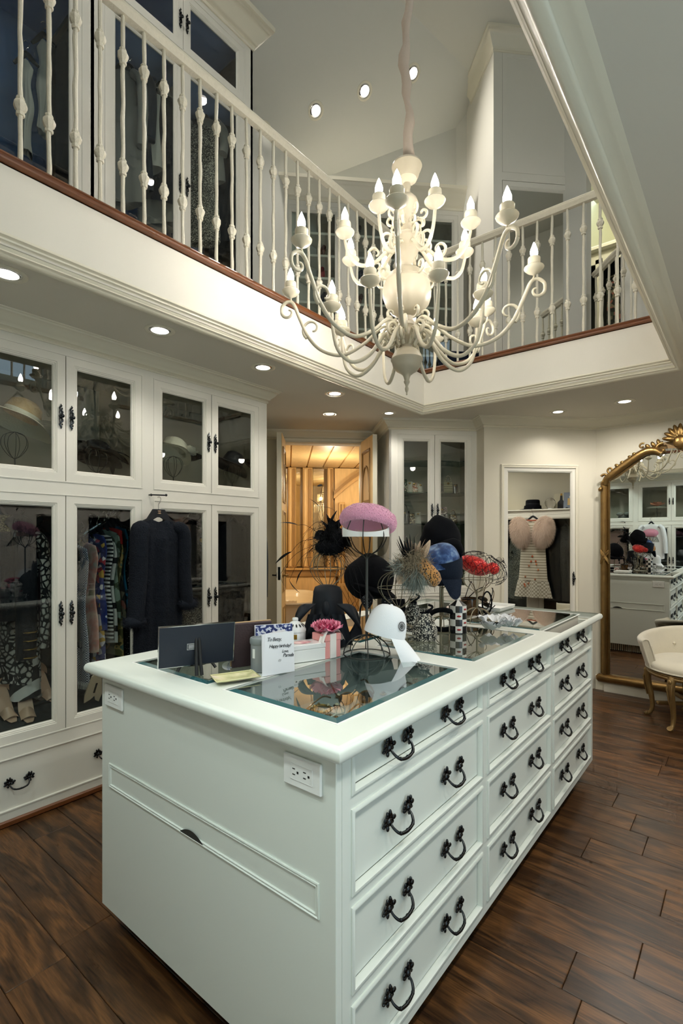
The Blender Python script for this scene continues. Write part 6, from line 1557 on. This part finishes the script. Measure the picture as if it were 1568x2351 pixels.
def cf(u, v):
    a = 2*PI*u; z = Hc*v; w_ = .03+.10*min(1, v*14)**.6+.045*min(1, v*5) if v < .25 else .175-.01*(v-.25)
    w_ = .178*min(1, (.12+v*9)**.55) if v < .1 else .178
    w_ = .05+(.15-.05)*min(1, v/.09)**.7-.012*max(0, v-.09)+.03*max(0, v-.4)
    k = .05*(1+.22*math.sin(5*a+1.5+v)*min(1, v*2)+.12*math.sin(11*a))
    return (w_*math.cos(a), k*math.sin(a)*min(1, .3+v*6), z-.022*(1-v)*math.exp(-(math.cos(a)*w_/.045)**2)*(v < .12))
mb = MB(); mb.grid(cf, 60, 50, True); mb.build('coat_body', M['fuzz'], ct, smooth=60)
for sg, u0, u1, vb in ((-1, 322, 303, 1418), (1, 412, 421, 1392)):
    pts = cat_rom([(sg*.085, -.002, -.055), (yu(u0, 1230)+sg*.012, -.015, zu(1225)), (yu((u0+u1)/2, 1320), -.022, zu(1320)), (yu(u1, 1400), -.035, zu(vb))], 6); n = len(pts)
    mb = MB(); mb.tube(pts, [(.062-.012*i/n)*min(1, .45+i/6) for i in range(n)], 16, flat=.75); sl = mb.build('sleeve', M['fuzz'], ct, smooth=60)
    e = pts[-1]; mb = MB(); mb.ell(e, (.062, .05, .036), 16, 10); c_ = mb.build('fur_cuff', M['fuzzfur'], ct, smooth=60)
    mb = MB()
    strands(mb, lambda r: ((lambda d: (e+Vector((d[0]*.06, d[1]*.048, d[2]*.034)), d))(Vector((r.gauss(0, 1), r.gauss(0, 1), r.gauss(0, 1))).normalized())), 900, .022, .0006, rg); stuff(mb.build('cuff_hair', M['fuzzfur'], c_, smooth=0))
mb = MB()
def coatpt(r):
    u, v = r.random(), r.random()**.9; p = Vector(cf(u, v)); d = Vector((math.cos(2*PI*u), math.sin(2*PI*u)*1.4, -.9)); return p, d
strands(mb, coatpt, 5000, .014, .0005, rg); stuff(mb.build('mohair_nap', M['fuzz'], ct, smooth=0))
hg = MB(); poly = [(-.034, .052), (.034, .052), (.044, .036), (.07, -.002), (.125, -.03), (.125, -.04), (.06, -.026), (.03, -.004), (.012, .006), (-.012, .006), (-.03, -.004), (-.06, -.026), (-.125, -.04), (-.125, -.03), (-.07, -.002), (-.044, .036)]
hg.prism(poly, -.008, .008); ho = hg.build('hanger', M['hanger'], ct, smooth=0)
mb = MB(); mb.tube(cat_rom([(0, 0, .05), (0, 0, .08), (.010, 0, .095), (.014, 0, .112), (.006, 0, .124), (-.006, 0, .121)], 4), .0022, 6); mb.build('hook', M['chrome'], ho, smooth=60)
for sg in (-1, 1):   # interlocked double-C mark on the hanger
    mb = MB(); mb.tube([(sg*.004+sg*-.0*0+.0085*math.cos(a)*1.0, -.0092, .035+.0085*math.sin(a)) for a in [(.75+ (2*PI-1.5)*i/16)+(0 if sg > 0 else PI) for i in range(17)]], .0013, 5); mb.build('monogram_letter', mat('pale_gold_foil', 'D8B79A', .35, .6), ho, smooth=60)
# ---- second bay lower clothes
XJ = XL-.24
M['brownfur'] = mat('taupe_fur', '4A4240', .95, sheen=.5, bump=.5, bscale=80)
p = G(XJ, 432, 1205); garment('fur_jacket', 'taupe fur jacket behind glass next to the charcoal coat', 'jacket', p, math.radians(70), [(0, .05), (-.04, .12), (-.2, .13), (-.38, .12)], M['brownfur'], .07, 4, .1, (.5, .05, .03), seed=50)
p = G(XJ-.03, 425, 1225); garment('tailored_jacket', 'black jacket with gold striped cuffs in the wardrobe next to doorway', 'jacket', p, math.radians(60), [(0, .05), (-.04, .13), (-.2, .13), (-.5, .13)], M['blackknit'], .06, 4, .08, (.45, .05, .05), M['band'], seed=51)
p = G(XJ, 534, 1200); garment('evening_dress', 'long black evening dress in the door by the doorway', 'dress', p, math.radians(75), [(0, .05), (-.04, .11), (-.2, .12), (-.6, .14), (-.95, .16)], M['blackknit'], .05, 6, .12, seed=52)
p = G(XJ, 562, 1205); garment('long_coat', 'dark grey long coat with rose lining edge', 'coat', p, math.radians(60), [(0, .06), (-.04, .13), (-.3, .14), (-.95, .15)], mat('dark_grey_coat', '23262B', .9), .06, 5, .1, (.55, .05, .0), seed=53)
p = G(XJ-.05, 455, 1215); garment('sequin_dress', 'silver flecked dark dress showing past the coat edge', 'dress', p, math.radians(60), [(0, .04), (-.04, .10), (-.3, .10), (-.9, .12)], M['sequin'], .05, 5, .1, seed=54)
# ---- hats on the upper shelf
ZS = 1.643
def shelf_hat_stand(label, X, u, hgt, m='darkwire'):
    p = G(X, u, 1000); t = thing('hat_stand', label, 'hat stand', (X, p.y, ZS), R90)
    mb = MB(); mb.tube([(0, 0, .04), (0, 0, hgt)], .004, 6); mb.build('pole', M[m], t)
    me = MB().tube([(.06*math.cos(PI*i/12*.5), 0, .002+.04*math.sin(PI*i/12*.5)) for i in range(13)], .002, 5).mesh('base_wire', M[m], 60)
    for k in range(6): put('base_wire', me, t, (0, 0, 0), k*PI/3)
    me = MB().tube(cat_rom([(0, 0, hgt), (.03, 0, hgt+.02), (.06, 0, hgt+.07), (.05, 0, hgt+.12), (0, 0, hgt+.14)], 3), .0016, 5).mesh('cage_wire', M[m], 60)
    for k in range(7): put('cage_wire', me, t, (0, 0, 0), k*2*PI/7)
    return t, p.y
M['straw'] = mat('natural_straw', 'C9A77A', .85, bump=.4, bscale=120); M['strawlt'] = mat('ivory_straw', 'DED6C2', .85, bump=.3, bscale=120)
M['sinamay'] = glassmat('sheer_sinamay', 'CDBFA4', 1.2, .6)
def brimhat(name, label, X, u, v, rz, R, Rc, Hh, mc, mb_, tilt, wave=.1, rx=0):
    p = G(X, u, v); t = thing(name, label, 'hat', p, (rx, tilt, R90+rz))
    mb = MB(); mb.lathe([(0, Hh), (Rc*.55, Hh*.97), (Rc*.88, Hh*.75), (Rc, Hh*.35), (Rc, 0)], 32); mb.build('crown', mc, t, smooth=60)
    mb = MB(); mb.grid(lambda a, v_: ((Rc+(R-Rc)*v_)*math.cos(2*PI*a), (Rc+(R-Rc)*v_)*math.sin(2*PI*a), -.25*R*v_*v_*wave*4*(.6+.4*math.sin(2*PI*a+1))+.01*math.sin(6*PI*a)*v_), 48, 8, True); mb.build('brim', mb_, t, smooth=60)
    mb = MB(); mb.lathe([(Rc*1.01, .002), (Rc*1.025, .004), (Rc*1.02, .024), (Rc*1.0, .026)], 32); mb.build('hat_band', mb_, t, smooth=60)
    return t
shelf_hat_stand('iron wire stand under the broad straw hat', XL-.2, 34, .13)
brimhat('straw_hat', 'natural straw hat with wide sheer brim on the upper shelf', XL-.19, 48, 958, .2, .17, .085, .095, M['straw'], M['strawlt'], .35, .35, .2)
t = brimhat('feathered_hat', 'black hat with broad feathered brim behind glass', XL-.2, 222, 1040, 0, .15, .075, .07, M['black'], M['blackfeather'], .25, .3)
rg = random.Random(77)
for k in range(26):
    a = rg.uniform(0, 6.28); feather(t, 'blackfeather', (.08*math.cos(a), .08*math.sin(a), .02), (math.cos(a+.8), math.sin(a+.8), rg.uniform(-.5, .3)), rg.uniform(.09, .14), .04, -.3, rg.uniform(-.5, .5))
shelf_hat_stand('iron wire stand under the black feathered hat', XL-.2, 222, .10)
t = brimhat('flowered_hat', 'ivory hat with large white silk rose behind glass', XL-.2, 398, 1035, .2, .125, .082, .085, M['strawlt'], M['strawlt'], .42, .3)
def rose(par, c, R, m, n=22, name='rose_petal', seed=1):
    rg = random.Random(seed)
    for k in range(n):
        a = k*2.4; q = k/n; tilt = .2+1.1*q; L = R*(.55+.5*q)
        mb = MB(); mb.grid(lambda u, v: (L*v*math.sin(tilt)+.003, L*.95*(u-.5)*math.sin(PI*min(1, v*.8+.12)), L*v*math.cos(tilt)*.9+.1*L*math.sin(u*9+k)*v), 6, 5); o = mb.build(name, m, par, smooth=60); o.location = c; o.rotation_euler = (1.2, .2, a) if 0 else (0, 0, a)
silk = mat('white_silk', 'E2DED2', .7, sheen=.4)
rose(t, (.075, -.06, .03), .06, silk)
shelf_hat_stand('iron wire stand under the white flowered hat', XL-.2, 398, .12)
t = brimhat('saucer_hat', 'black upturned saucer hat beside the white silk rose', XL-.24, 446, 1055, .3, .10, .05, .04, M['black'], M['black'], -.25, -.2)
t = brimhat('cocktail_hat', 'glossy black brimmed hat with silver quills, by the door edge', XL-.2, 533, 1065, .1, .135, .075, .09, M['blacksatin'], M['blacksatin'], .35, .35, .25)
for k in range(12): feather(t, 'blackfeather', (.03, -.05, .06), (.6+.05*k, -.4, .5-.1*k), .12, .012, -.4, .4*k)
shelf_hat_stand('iron wire stand under the glossy black hat', XL-.2, 533, .12)
# hats on the wall reflected in the gilt mirror
for k, (x, m, lab) in enumerate(((-1.25, 'peach', 'peach rose headpiece on tall stem, seen in gilt mirror'), (-1.75, 'dk', 'grey bow hat on the shelf, seen in gilt mirror'))):
    t = thing('headpiece', lab, 'hat', (x, YB-.2, ZS+.0), math.pi)
    mm_ = mat('peach_silk', 'D98F74', .8) if k == 0 else mat('grey_felt', '4A4A48', .9)
    if k == 0:
        mb = MB(); mb.tube([(0, 0, 0), (0, 0, .28)], .006, 6); mb.build('stem', M['darkwire'], t); rose(t, (0, 0, .28), .13, mm_, 20, 'petal'); mb = MB(); mb.lathe([(0, 0), (.06, 0), (.05, .012), (0, .02)], 16); mb.build('foot', M['darkwire'], t)
        mb = MB(); mb.lathe([(.0, .25), (.14, .24), (.16, .255), (.1, .265), (0, .26)], 24); mb.build('brim', silk, t)
    else:
        mb = MB(); mb.lathe([(0, .17), (.07, .165), (.10, .12), (.11, .04), (.20, .02), (.21, .012), (.1, .0)], 28); mb.build('felt_body', mm_, t)
        for sg in (-1, 1): mb = MB(); mb.ell((sg*.06, -.09, .15), (.06, .02, .035), 12, 8); mb.build('bow_loop', mat('grey_ribbon_%d' % (sg+1), '6A6A66', .7), t, smooth=60)
p = (-1.30, YB+.06, 1.60); garment('white_shirt', 'white shirt hung outside the wardrobe reflected in gilt mirror', 'shirt', p, math.pi, [(0, .06), (-.04, .18), (-.2, .19), (-.6, .2)], mat('white_cotton', 'DADADA', .9), .04, 5, .08, (.5, .05, .04), seed=60)
garment('pink_gown', 'pale pink gown inside the wardrobe reflected in gilt mirror', 'dress', (-1.85, YB-.2, 1.5), math.pi, [(0, .06), (-.04, .15), (-.3, .14), (-.9, .2)], mat('pink_chiffon', 'C9A29C', .9), .06, 6, .1, seed=61)
# ---- shoes on the wardrobe floor
M['nude'] = mat('nude_leather', 'C2A28A', .35, coat=.2); M['silverl'] = mat('silver_leather', '8F8F88', .35, .3)
def shoe(label, loc, rot, m, heel=.075, group=None):
    t = thing('high_heel_shoe', label, 'shoe', loc, rot, group)
    def zf(s): return .006+heel*max(0, min(1, (s-.35)/.45))**1.3
    mb = MB(); n = 16; top = []
    def sole(u, v):
        s = v; w_ = .036*math.sin(PI*min(1, max(0, s*.92+.05)))**.55*(1-.35*max(0, s-.35)); return ((u-.5)*2*w_, .21*s-.1, zf(s))
    mb.grid(sole, 6, 18); mb.build('insole', m, t, smooth=60)
    mb = MB(); mb.grid(lambda u, v: ((u-.5)*2*(.034+.004*math.sin(PI*u)), -.075+.055*v, .008+.032*math.sin(PI*u)*(.45+.55*v)), 10, 6); mb.build('toe_strap', m, t, smooth=60)
    mb = MB(); mb.grid(lambda u, v: (.026*math.cos(PI*u), .098-.05*(1-math.sin(PI*u)), heel+.004+.05*v*math.sin(PI*u)**.5), 12, 5); mb.build('heel_counter', m, t, smooth=60)
    mb = MB(); mb.tube([(0, .09, heel), (0, .096, heel*.5), (0, .094, 0)], [.014, .007, .005], 8); mb.build('heel', m, t, smooth=60)
    return t
rk = thing('shoe_rack', 'dark slanted shoe rack on the wardrobe floor under the zebra skirt', 'shoe rack', (XL-.05, 0, .41), R90)
SL = .50
mb = MB(); vs = [(.69, 0, 0), (1.545, 0, 0), (1.545, .40, .40*SL), (.69, .40, .40*SL), (.69, 0, -.015), (1.545, 0, -.015), (1.545, .40, .40*SL-.015), (.69, .40, .40*SL-.015)]
mb.add(vs, [(0,1,2,3), (4,7,6,5), (0,4,5,1), (1,5,6,2), (2,6,7,3), (3,7,4,0)]); mb.build('slanted_board', M['dark_in'], rk, smooth=0)
for y_ in (.02, .15, .28): mb = MB(); mb.box(.69, 1.545, y_-.006, y_+.006, y_*SL, y_*SL+.014); mb.build('heel_stop', M['dark_in'], rk, smooth=0)
def on_rack(u, v):
    r = ray(u, v); k = .41-CAMZ-SL*0
    # plane z = .41 + SL*(XL-.05-x)
    tt = (.41+SL*(XL-.05)-CAMZ)/(r.z+SL*r.x); return r*tt+Vector((0, 0, CAMZ))
for (u, v, rz, m, lab) in ((10, 1634, .15, 'nude', 'nude high heel standing at the front of the shoe rack'), (33, 1600, .5, 'nude', 'nude strappy sandal behind the nude high heel'), (58, 1632, -.1, 'nude', 'clear-topped nude mule at the front of the shoe rack'), (66, 1592, .6, 'silverl', 'silver sandal in the middle of the shoe rack'), (100, 1592, .3, 'nude', 'tan sandal with dark strap near the door stile'), (8, 1585, -.3, 'silverl', 'silver slingback at the back of the shoe rack')):
    q = on_rack(u, v)+Vector((0, 0, .004)); shoe(lab, q, (math.atan(SL), 0, R90+rz), M[m], .08)
t = thing('boot_form', 'pale cardboard boot form leaning under the checked dress', 'boot form', (XL-.10, G(XL-.1, 205, 1600).y, .46), (.35, .12, R90))
mb = MB(); mb.prism([(-.03, .16), (0, .19), (.02, .17), (.055, .05), (.05, .0), (.028, .012), (.016, .04), (0, .02), (-.03, 0), (-.04, .05)], -.004, .004); mb.build('card', mat('pale_card', 'C9B49C', .8), t, smooth=0)
mb = MB(); mb.box(.002, .012, -.006, -.004, .06, .12); mb.build('slot', M['pewter'], t, smooth=0)
# ---- handbags on the glass shelves of the 45 degree cabinet
rg = random.Random(15)
def bag(label, s, z, w_, h, m, handle=True, d=.04, rz=0.0, y_=.18, name='handbag'):
    q = sn(s, nC-y_, z); t = thing(name, label, 'handbag', q, R45+rz)
    mb = MB(); mb.grid(lambda u, v: (w_*math.cos(2*PI*u)*(1-.18*v**2), d*math.sin(2*PI*u)*(1-.45*v), h*v), 24, 8, True); mb.add([(w_*.82*math.cos(2*PI*i/24), d*.55*math.sin(2*PI*i/24), h) for i in range(24)], [tuple(range(24))]); mb.build('bag_body', m, t, smooth=60)
    if handle: mb = MB(); mb.tube([(w_*.5*math.cos(PI*i/12), 0, h+h*.5*math.sin(PI*i/12)) for i in range(13)], .005, 6); mb.build('handle', m, t, smooth=60)
    mb = MB(); mb.ell((0, -d*.62, h*.85), (.012, .006, .01), 8, 6); mb.build('clasp', M['goldbit'], t, smooth=60)
bm = {'a': patmat('jewelled_green', 'cells', [(0, '2F4A3A'), (.5, '8E4A3A'), (.7, 'C9BFA8')], 90, .3), 'b': patmat('shell_beads', 'cells', [(0, '8E6A50'), (.5, 'D8CDBC'), (.8, 'B4543C')], 110, .3), 'c': mat('ivory_satin', 'D6CFC0', .4), 'd': patmat('pearl_weave', 'checker', [(0, '7E7568'), (.5, 'D8D2C4')], 160, .3), 'e': mat('dark_grey_leather', '3A3A38', .5), 'f': patmat('raffia_stripe', 'wave', [(0, '7E7860'), (.5, 'A39C80')], 14), 'g': patmat('bronze_chain', 'cells', [(0, '3A3028'), (.5, '8E7A5C'), (.8, 'D6C8A8')], 120, .25), 'h': patmat('floral_cluster', 'cells', [(0, '5A4A50'), (.4, 'A88A94'), (.7, 'D6CCC8')], 80, .5), 'i': mat('black_patent', '1A1A1C', .15, coat=.5)}
B = [('a', 1.085, 1.786, .035, .13, 'green jewelled upright bag, first on the upper glass shelf'), ('c', 1.14, 1.786, .03, .11, 'ivory satin bag leaning among jewelled ones'), ('b', 1.185, 1.786, .035, .10, 'coral and shell beaded bag on the upper glass shelf'), ('d', 1.24, 1.786, .03, .09, 'pearl woven bag at the end of upper glass shelf'),
     ('e', 1.43, 1.786, .06, .10, 'dark grey soft leather clutch beside striped bags'), ('f', 1.51, 1.786, .05, .11, 'olive striped raffia bag on the upper glass shelf'), ('i', 1.58, 1.786, .03, .09, 'black patent bag at the right of the olive one'),
     ('i', 1.09, 1.498, .055, .12, 'black top-handle bag on the middle glass shelf'), ('g', 1.16, 1.498, .035, .10, 'bronze chain bag beside the black top-handle bag'), ('d', 1.22, 1.498, .03, .11, 'white and grey woven bag on the middle glass shelf'), ('h', 1.45, 1.498, .06, .16, 'large flower-cluster evening bag behind right door'), ('g', 1.56, 1.498, .045, .09, 'dark bronze beaded bag beside the flower-cluster bag'),
     ('c', 1.15, 1.205, .055, .08, 'pale metallic clutch on the lowest glass shelf'), ('h', 1.10, 1.205, .035, .12, 'small flower-cluster purse on the lowest glass shelf'), ('e', 1.5, 1.205, .06, .12, 'charcoal bag on the lowest glass shelf')]
for m, s, z, w_, h, lab in B: bag(lab, s, z, w_, h, bm[m], rg.random() < .6, .03, rg.uniform(-.3, .3))
# ---- dress with fur capelet on the right wall (seen in the mirror door)
dy = 3.875
dr_ = thing('striped_dress', 'cream striped organza dress under a blush fur capelet, seen in mirror door', 'dress', (XR-.06, dy, 1.60), -R90)
M['organstripe'] = patmat('cream_organza_stripe', 'wave', [(0, 'A89F8C'), (.42, 'DDD6C4'), (1, 'E4DECE')], 9)
M['tier'] = patmat('cream_check_tier', 'checker', [(0, 'A8A08E'), (.5, 'E0DACA')], 42)
def dpf(prof, z0, z1, n=20, m=None, nm='bodice', amp=.08):
    def W(z):
        for (a0_, w0), (a1_, w1) in zip(prof, prof[1:]):
            if a0_ >= z >= a1_: return w0+(w1-w0)*(a0_-z)/(a0_-a1_)
        return prof[-1][1]
    mb = MB(); mb.grid(lambda u, v: (W(z0+(z1-z0)*v)*math.cos(2*PI*u), .05*math.sin(2*PI*u)*(1+amp*math.sin(12*PI*u)), z0+(z1-z0)*v), 40, n, True); return mb.build(nm, m, dr_, smooth=60)
dpf([(0, .06), (-.05, .13), (-.3, .155), (-.75, .185), (-.85, .20)], 0, -.80, 24, M['organstripe'])
dpf([(-.8, .20), (-1.02, .25)], -.80, -1.02, 8, M['tier'], 'ruffle_tier', .25)
mb = MB(); mb.tube([(.07*math.cos(2*PI*i/20), .05*math.sin(2*PI*i/20), .002-.01*abs(math.sin(2*PI*i/20))) for i in range(20)], .010, 6, closed=True); mb.build('neck_trim', mat('coral_trim', 'A8583C', .7), dr_, smooth=60)
rg = random.Random(40)
for k in range(11): mb = MB(); mb.ell((rg.uniform(-.12, .12), -.056, rg.uniform(-.9, -.42)), (.012, .006, .016), 8, 6); mb.build('embroidered_flower', mat('coral_flower_%d' % k, rg.choice(('C0623E', 'B07A5C', 'D08A60')), .8), dr_, smooth=60)
hanger(dr_, .10, .045, hook=.09)
fc = thing('fur_capelet', 'blush pink fluffy fur capelet over the striped dress, seen in mirror door', 'capelet', (XR-.06, dy, 1.60), -R90)
M['blushfur'] = mat('blush_fox_fur', 'E2CDBC', .95, sheen=.3, var=.12, vscale=30)
for sg in (-1, 1):
    pts = cat_rom([(sg*.05, -.05, .05), (sg*.13, -.06, .035), (sg*.215, -.07, -.08), (sg*.245, -.07, -.20), (sg*.20, -.085, -.32), (sg*.10, -.095, -.34), (sg*.035, -.10, -.26), (sg*.04, -.09, -.12), (sg*.07, -.07, .0)], 4); n = len(pts)
    c_ = Vector((sg*.145, -.05, -.15))
    mb = MB(); mb.ell(c_, (.115, .075, .20), 24, 18, m=Matrix.Translation(c_) @ Matrix.Rotation(sg*.22, 4, 'Y') @ Matrix.Translation(-c_)); o = mb.build('fur_pelt', M['blushfur'], fc, smooth=60)
    mt2 = Matrix.Translation(c_) @ Matrix.Rotation(sg*.22, 4, 'Y')
    def fp(r):
        d = Vector((r.gauss(0, 1), r.gauss(0, 1), r.gauss(0, 1))).normalized(); p = mt2 @ Vector((d.x*.112, d.y*.072, d.z*.195)); return p, d*.8+Vector((0, -.1, -.75))
    mb = MB(); strands(mb, fp, 6500, .055, .0011, rg, .2); stuff(mb.build('fur_hair', M['blushfur'], o, smooth=0))
# things on the ledge of the right wall (seen in the mirror door)
def onledge(name, label, cat, y_, x=XR+.16, rz=-R90): return thing(name, label, cat, (x, y_, ZL), rz)
t = onledge('top_hat', 'stacked black hats on the ledge, reflected in mirror door', 'hat', 3.80)
mb = MB(); mb.lathe([(.17, .0), (.17, .008), (.115, .018), (.11, .06), (.095, .062), (.09, .13), (.075, .14), (0, .142)], 32); mb.build('crown', M['black'], t); mb = MB(); mb.lathe([(.092, .065), (.094, .068), (.094, .085), (.092, .088)], 32); mb.build('hat_band', M['blacksatin'], t)
t = onledge('crystal_ball', 'clear crystal ball on a small white stand, reflected in mirror door', 'ball', 4.03)
mb = MB(); mb.ell((0, 0, .085), .07, 24, 16); mb.build('sphere', mat('crystal_glass', 'FFFFFF', .0), t, smooth=60); t.children[0].data.materials[0].node_tree.nodes['Principled BSDF'].inputs['Transmission Weight'].default_value = 1.0
mb = MB(); mb.lathe([(0, 0), (.03, 0), (.028, .02), (.022, .022), (0, .02)], 16); mb.build('stand', M['white'], t)
t = onledge('canvas_print', 'pale canvas print with two black bottles, reflected in mirror door', 'picture', 4.20, XR+.26)
mb = MB(); mb.box(-.15, .15, 0, .02, 0, .31, m=rotm((0, 0, 0), -.1, 0, 0)); mb.build('canvas', mat('canvas_cream', 'B9B29C', .9), t, smooth=0)
for x in (-.055, .06):
    mb = MB(); mb.prism([(x-.045, .005), (x+.045, .005), (x+.045, .10), (x+.018, .13), (x+.014, .19), (x-.014, .19), (x-.018, .13), (x-.045, .10)], -.002, -.0005, m=rotm((0, 0, 0), -.1, 0, 0)); mb.build('painted_bottle', M['slot'], t, smooth=0)
    mb = MB(); mb.prism([(x-.012, .19), (x+.012, .19), (x+.008, .25), (x-.008, .25)], -.002, -.0005, m=rotm((0, 0, 0), -.1, 0, 0)); mb.build('painted_stopper', M['goldbit'], t, smooth=0)
t = onledge('easel_print', 'slate blue print of a perfume bottle on easel, reflected in mirror door', 'picture', 4.30, XR+.15)
mb = MB(); mb.box(-.10, .10, 0, .012, .01, .22, m=rotm((0, 0, 0), -.12, 0, 0)); mb.build('board', mat('slate_board', '77808E', .8), t, smooth=0)
mb = MB(); mb.box(-.03, .05, -.003, 0, .05, .14, m=rotm((0, 0, 0), -.12, 0, 0)); mb.build('painted_flacon', mat('flacon_gold', 'C9A868', .6), t, smooth=0)
mb = MB(); mb.box(-.01, .03, -.003, 0, .145, .17, m=rotm((0, 0, 0), -.12, 0, 0)); mb.build('painted_cap', M['white'], t, smooth=0)
mb = MB(); mb.box(-.06, -.04, -.05, .02, 0, .02, c=.004); mb.box(.04, .06, -.05, .02, 0, .02, c=.004); mb.box(-.06, .06, .0, .01, 0, .012); mb.build('easel', M['slot'], t, smooth=0)
for k, (y_, mk, lab) in enumerate(((4.22, 'brownfur', 'taupe fur wrap inside the wardrobe right of the dress'), (3.55, 'sequin', 'flecked long dress inside the wardrobe left of the dress'), (4.05, 'blackknit', 'dark long dress beside the taupe fur wrap'))):
    garment('hanging_gown', lab, 'dress', (XR+.2, y_, 1.52), -R90+.5, [(0, .05), (-.04, .13), (-.3, .12), (-1.0, .15)], M[mk], .05, 5, .1, seed=70+k)
# ---- gallery clothes and shoes
M['whitecloth'] = mat('pale_grey_knit', 'B9B6AE', .9, sheen=.3); M['greycloth'] = mat('mid_grey_knit', '7E7C78', .9, sheen=.3)
XG = XU-.26
for k, (u, v0, v1, m, lab, sl) in enumerate(((276, 165, 470, 'greycloth', 'grey long cardigan at the left of the gallery wardrobe', True), (296, 165, 440, 'navy', 'dark navy coat beside the grey cardigan in the gallery', True), (318, 205, 390, 'whitecloth', 'pale knit shawl in the gallery wardrobe', False), (352, 215, 470, 'navy', 'dark dress between pale knits in the gallery', False), (368, 205, 520, 'whitecloth', 'long pale grey knit coat near the middle stile', True), (388, 235, 530, 'whitecloth', 'second pale knit next to the middle stile of gallery wardrobe', False),
        (456, 290, 560, 'sequin', 'flecked dark dress right of the middle stile', False), (468, 275, 420, 'greycloth', 'grey edged black jacket in the right gallery door', True), (495, 285, 560, 'navy', 'dark gown in the right gallery door', False), (525, 300, 590, 'navy', 'dark coat at the right end of gallery wardrobe', True))):
    p = G(XG, u, v0); q = G(XG, u, v1); h = max(.3, p.z-q.z)
    garment('hanging_garment', lab, 'clothing', p, R90-.9, [(0, .05), (-.04, .14), (-h*.4, .13), (-h, .15)], M[m], .035, 4, .14, (min(.5, h*.6), .045, .0) if sl else None, seed=90+k)
for k, (u, v, lab) in enumerate(((60, 140, 'white scarf hanging in the wide gallery wardrobe'), (100, 95, 'ruffled white blouse in the wide gallery wardrobe'))):
    p = G(XG, u, v); garment('hanging_blouse', lab, 'clothing', p, R90-.7, [(0, .012), (-.04, .035), (-.12, .022), (-.25, .04), (-.4, .02), (-.5, .03)], M['whitecloth'], .025, 3, .5, seed=120+k)
def pump(label, s, z, m, rz, group=None):
    q = sn(s, nU-.14, z); t = thing('court_shoe', label, 'shoe', q, R45+rz, group)
    mb = MB(); mb.grid(lambda u, v: (.034*math.cos(2*PI*u)*math.sin(PI*(v*.86+.1))**.5, .12*(1-2*v)*1.0, .008+.03*(1-v)*(1-v)*0+.05*max(0, .55-v)*1.5+.022*(1+math.sin(2*PI*u))*(1 if v < .3 or v > .7 else .6)), 18, 14, True); mb.build('upper', m, t, smooth=60)
    mb = MB(); mb.tube([(0, .10, .05), (0, .105, 0)], [.012, .005], 8); mb.build('heel', m, t, smooth=60)
    return t
sm_ = [mat('shoe_red', 'A81E2A', .35), mat('shoe_navy', '2A3346', .4), mat('shoe_brown', '6A4030', .4), mat('shoe_pale', 'B9B2A8', .4), mat('shoe_black', '16171A', .35)]
sn_ = ['red', 'navy', 'brown', 'pale', 'black']
rows_ = {4.062: (0, 0, 2, 0, 0, 1, 1), 3.849: (3, 2, 0, 1, 1, 1, 1), 3.615: (2, 4, 1, 2, 4, 1, 3), 3.38: (4, 3, 1, 2, 4, 3, 1), 4.272: (4, 1, 1)}
nm_ = {4.062: 'second', 3.849: 'third', 3.615: 'fourth', 3.38: 'fifth', 4.272: 'top'}
rg = random.Random(66)
for z, cs in rows_.items():
    for k, c_ in enumerate(cs):
        s = -.28+.30*k if len(cs) > 3 else .62+.32*k
        pump('%s court shoe, %s from the upper wardrobe on the %s shelf of shoe cabinet' % (sn_[c_], ('first', 'second', 'third', 'fourth', 'fifth', 'sixth', 'seventh')[k], nm_[z]), s+rg.uniform(-.04, .04), z, sm_[c_], rg.uniform(-.5, .5)+PI, 'court shoes in the gallery shoe cabinet')
for k, (x, m) in enumerate(((-1.9, 'dots'), (-1.2, 'camo'), (-1.02, 'char'))):
    garment('passage_garment', ('spotted dress in the passage wardrobe', 'dark blossom dress in the passage wardrobe', 'charcoal coat in the passage wardrobe')[k], 'clothing', (x, 6.72, 4.5), .6, [(0, .05), (-.04, .14), (-.4, .13), (-1.2, .17)], pm[m], .05, 5, .1, seed=140+k)
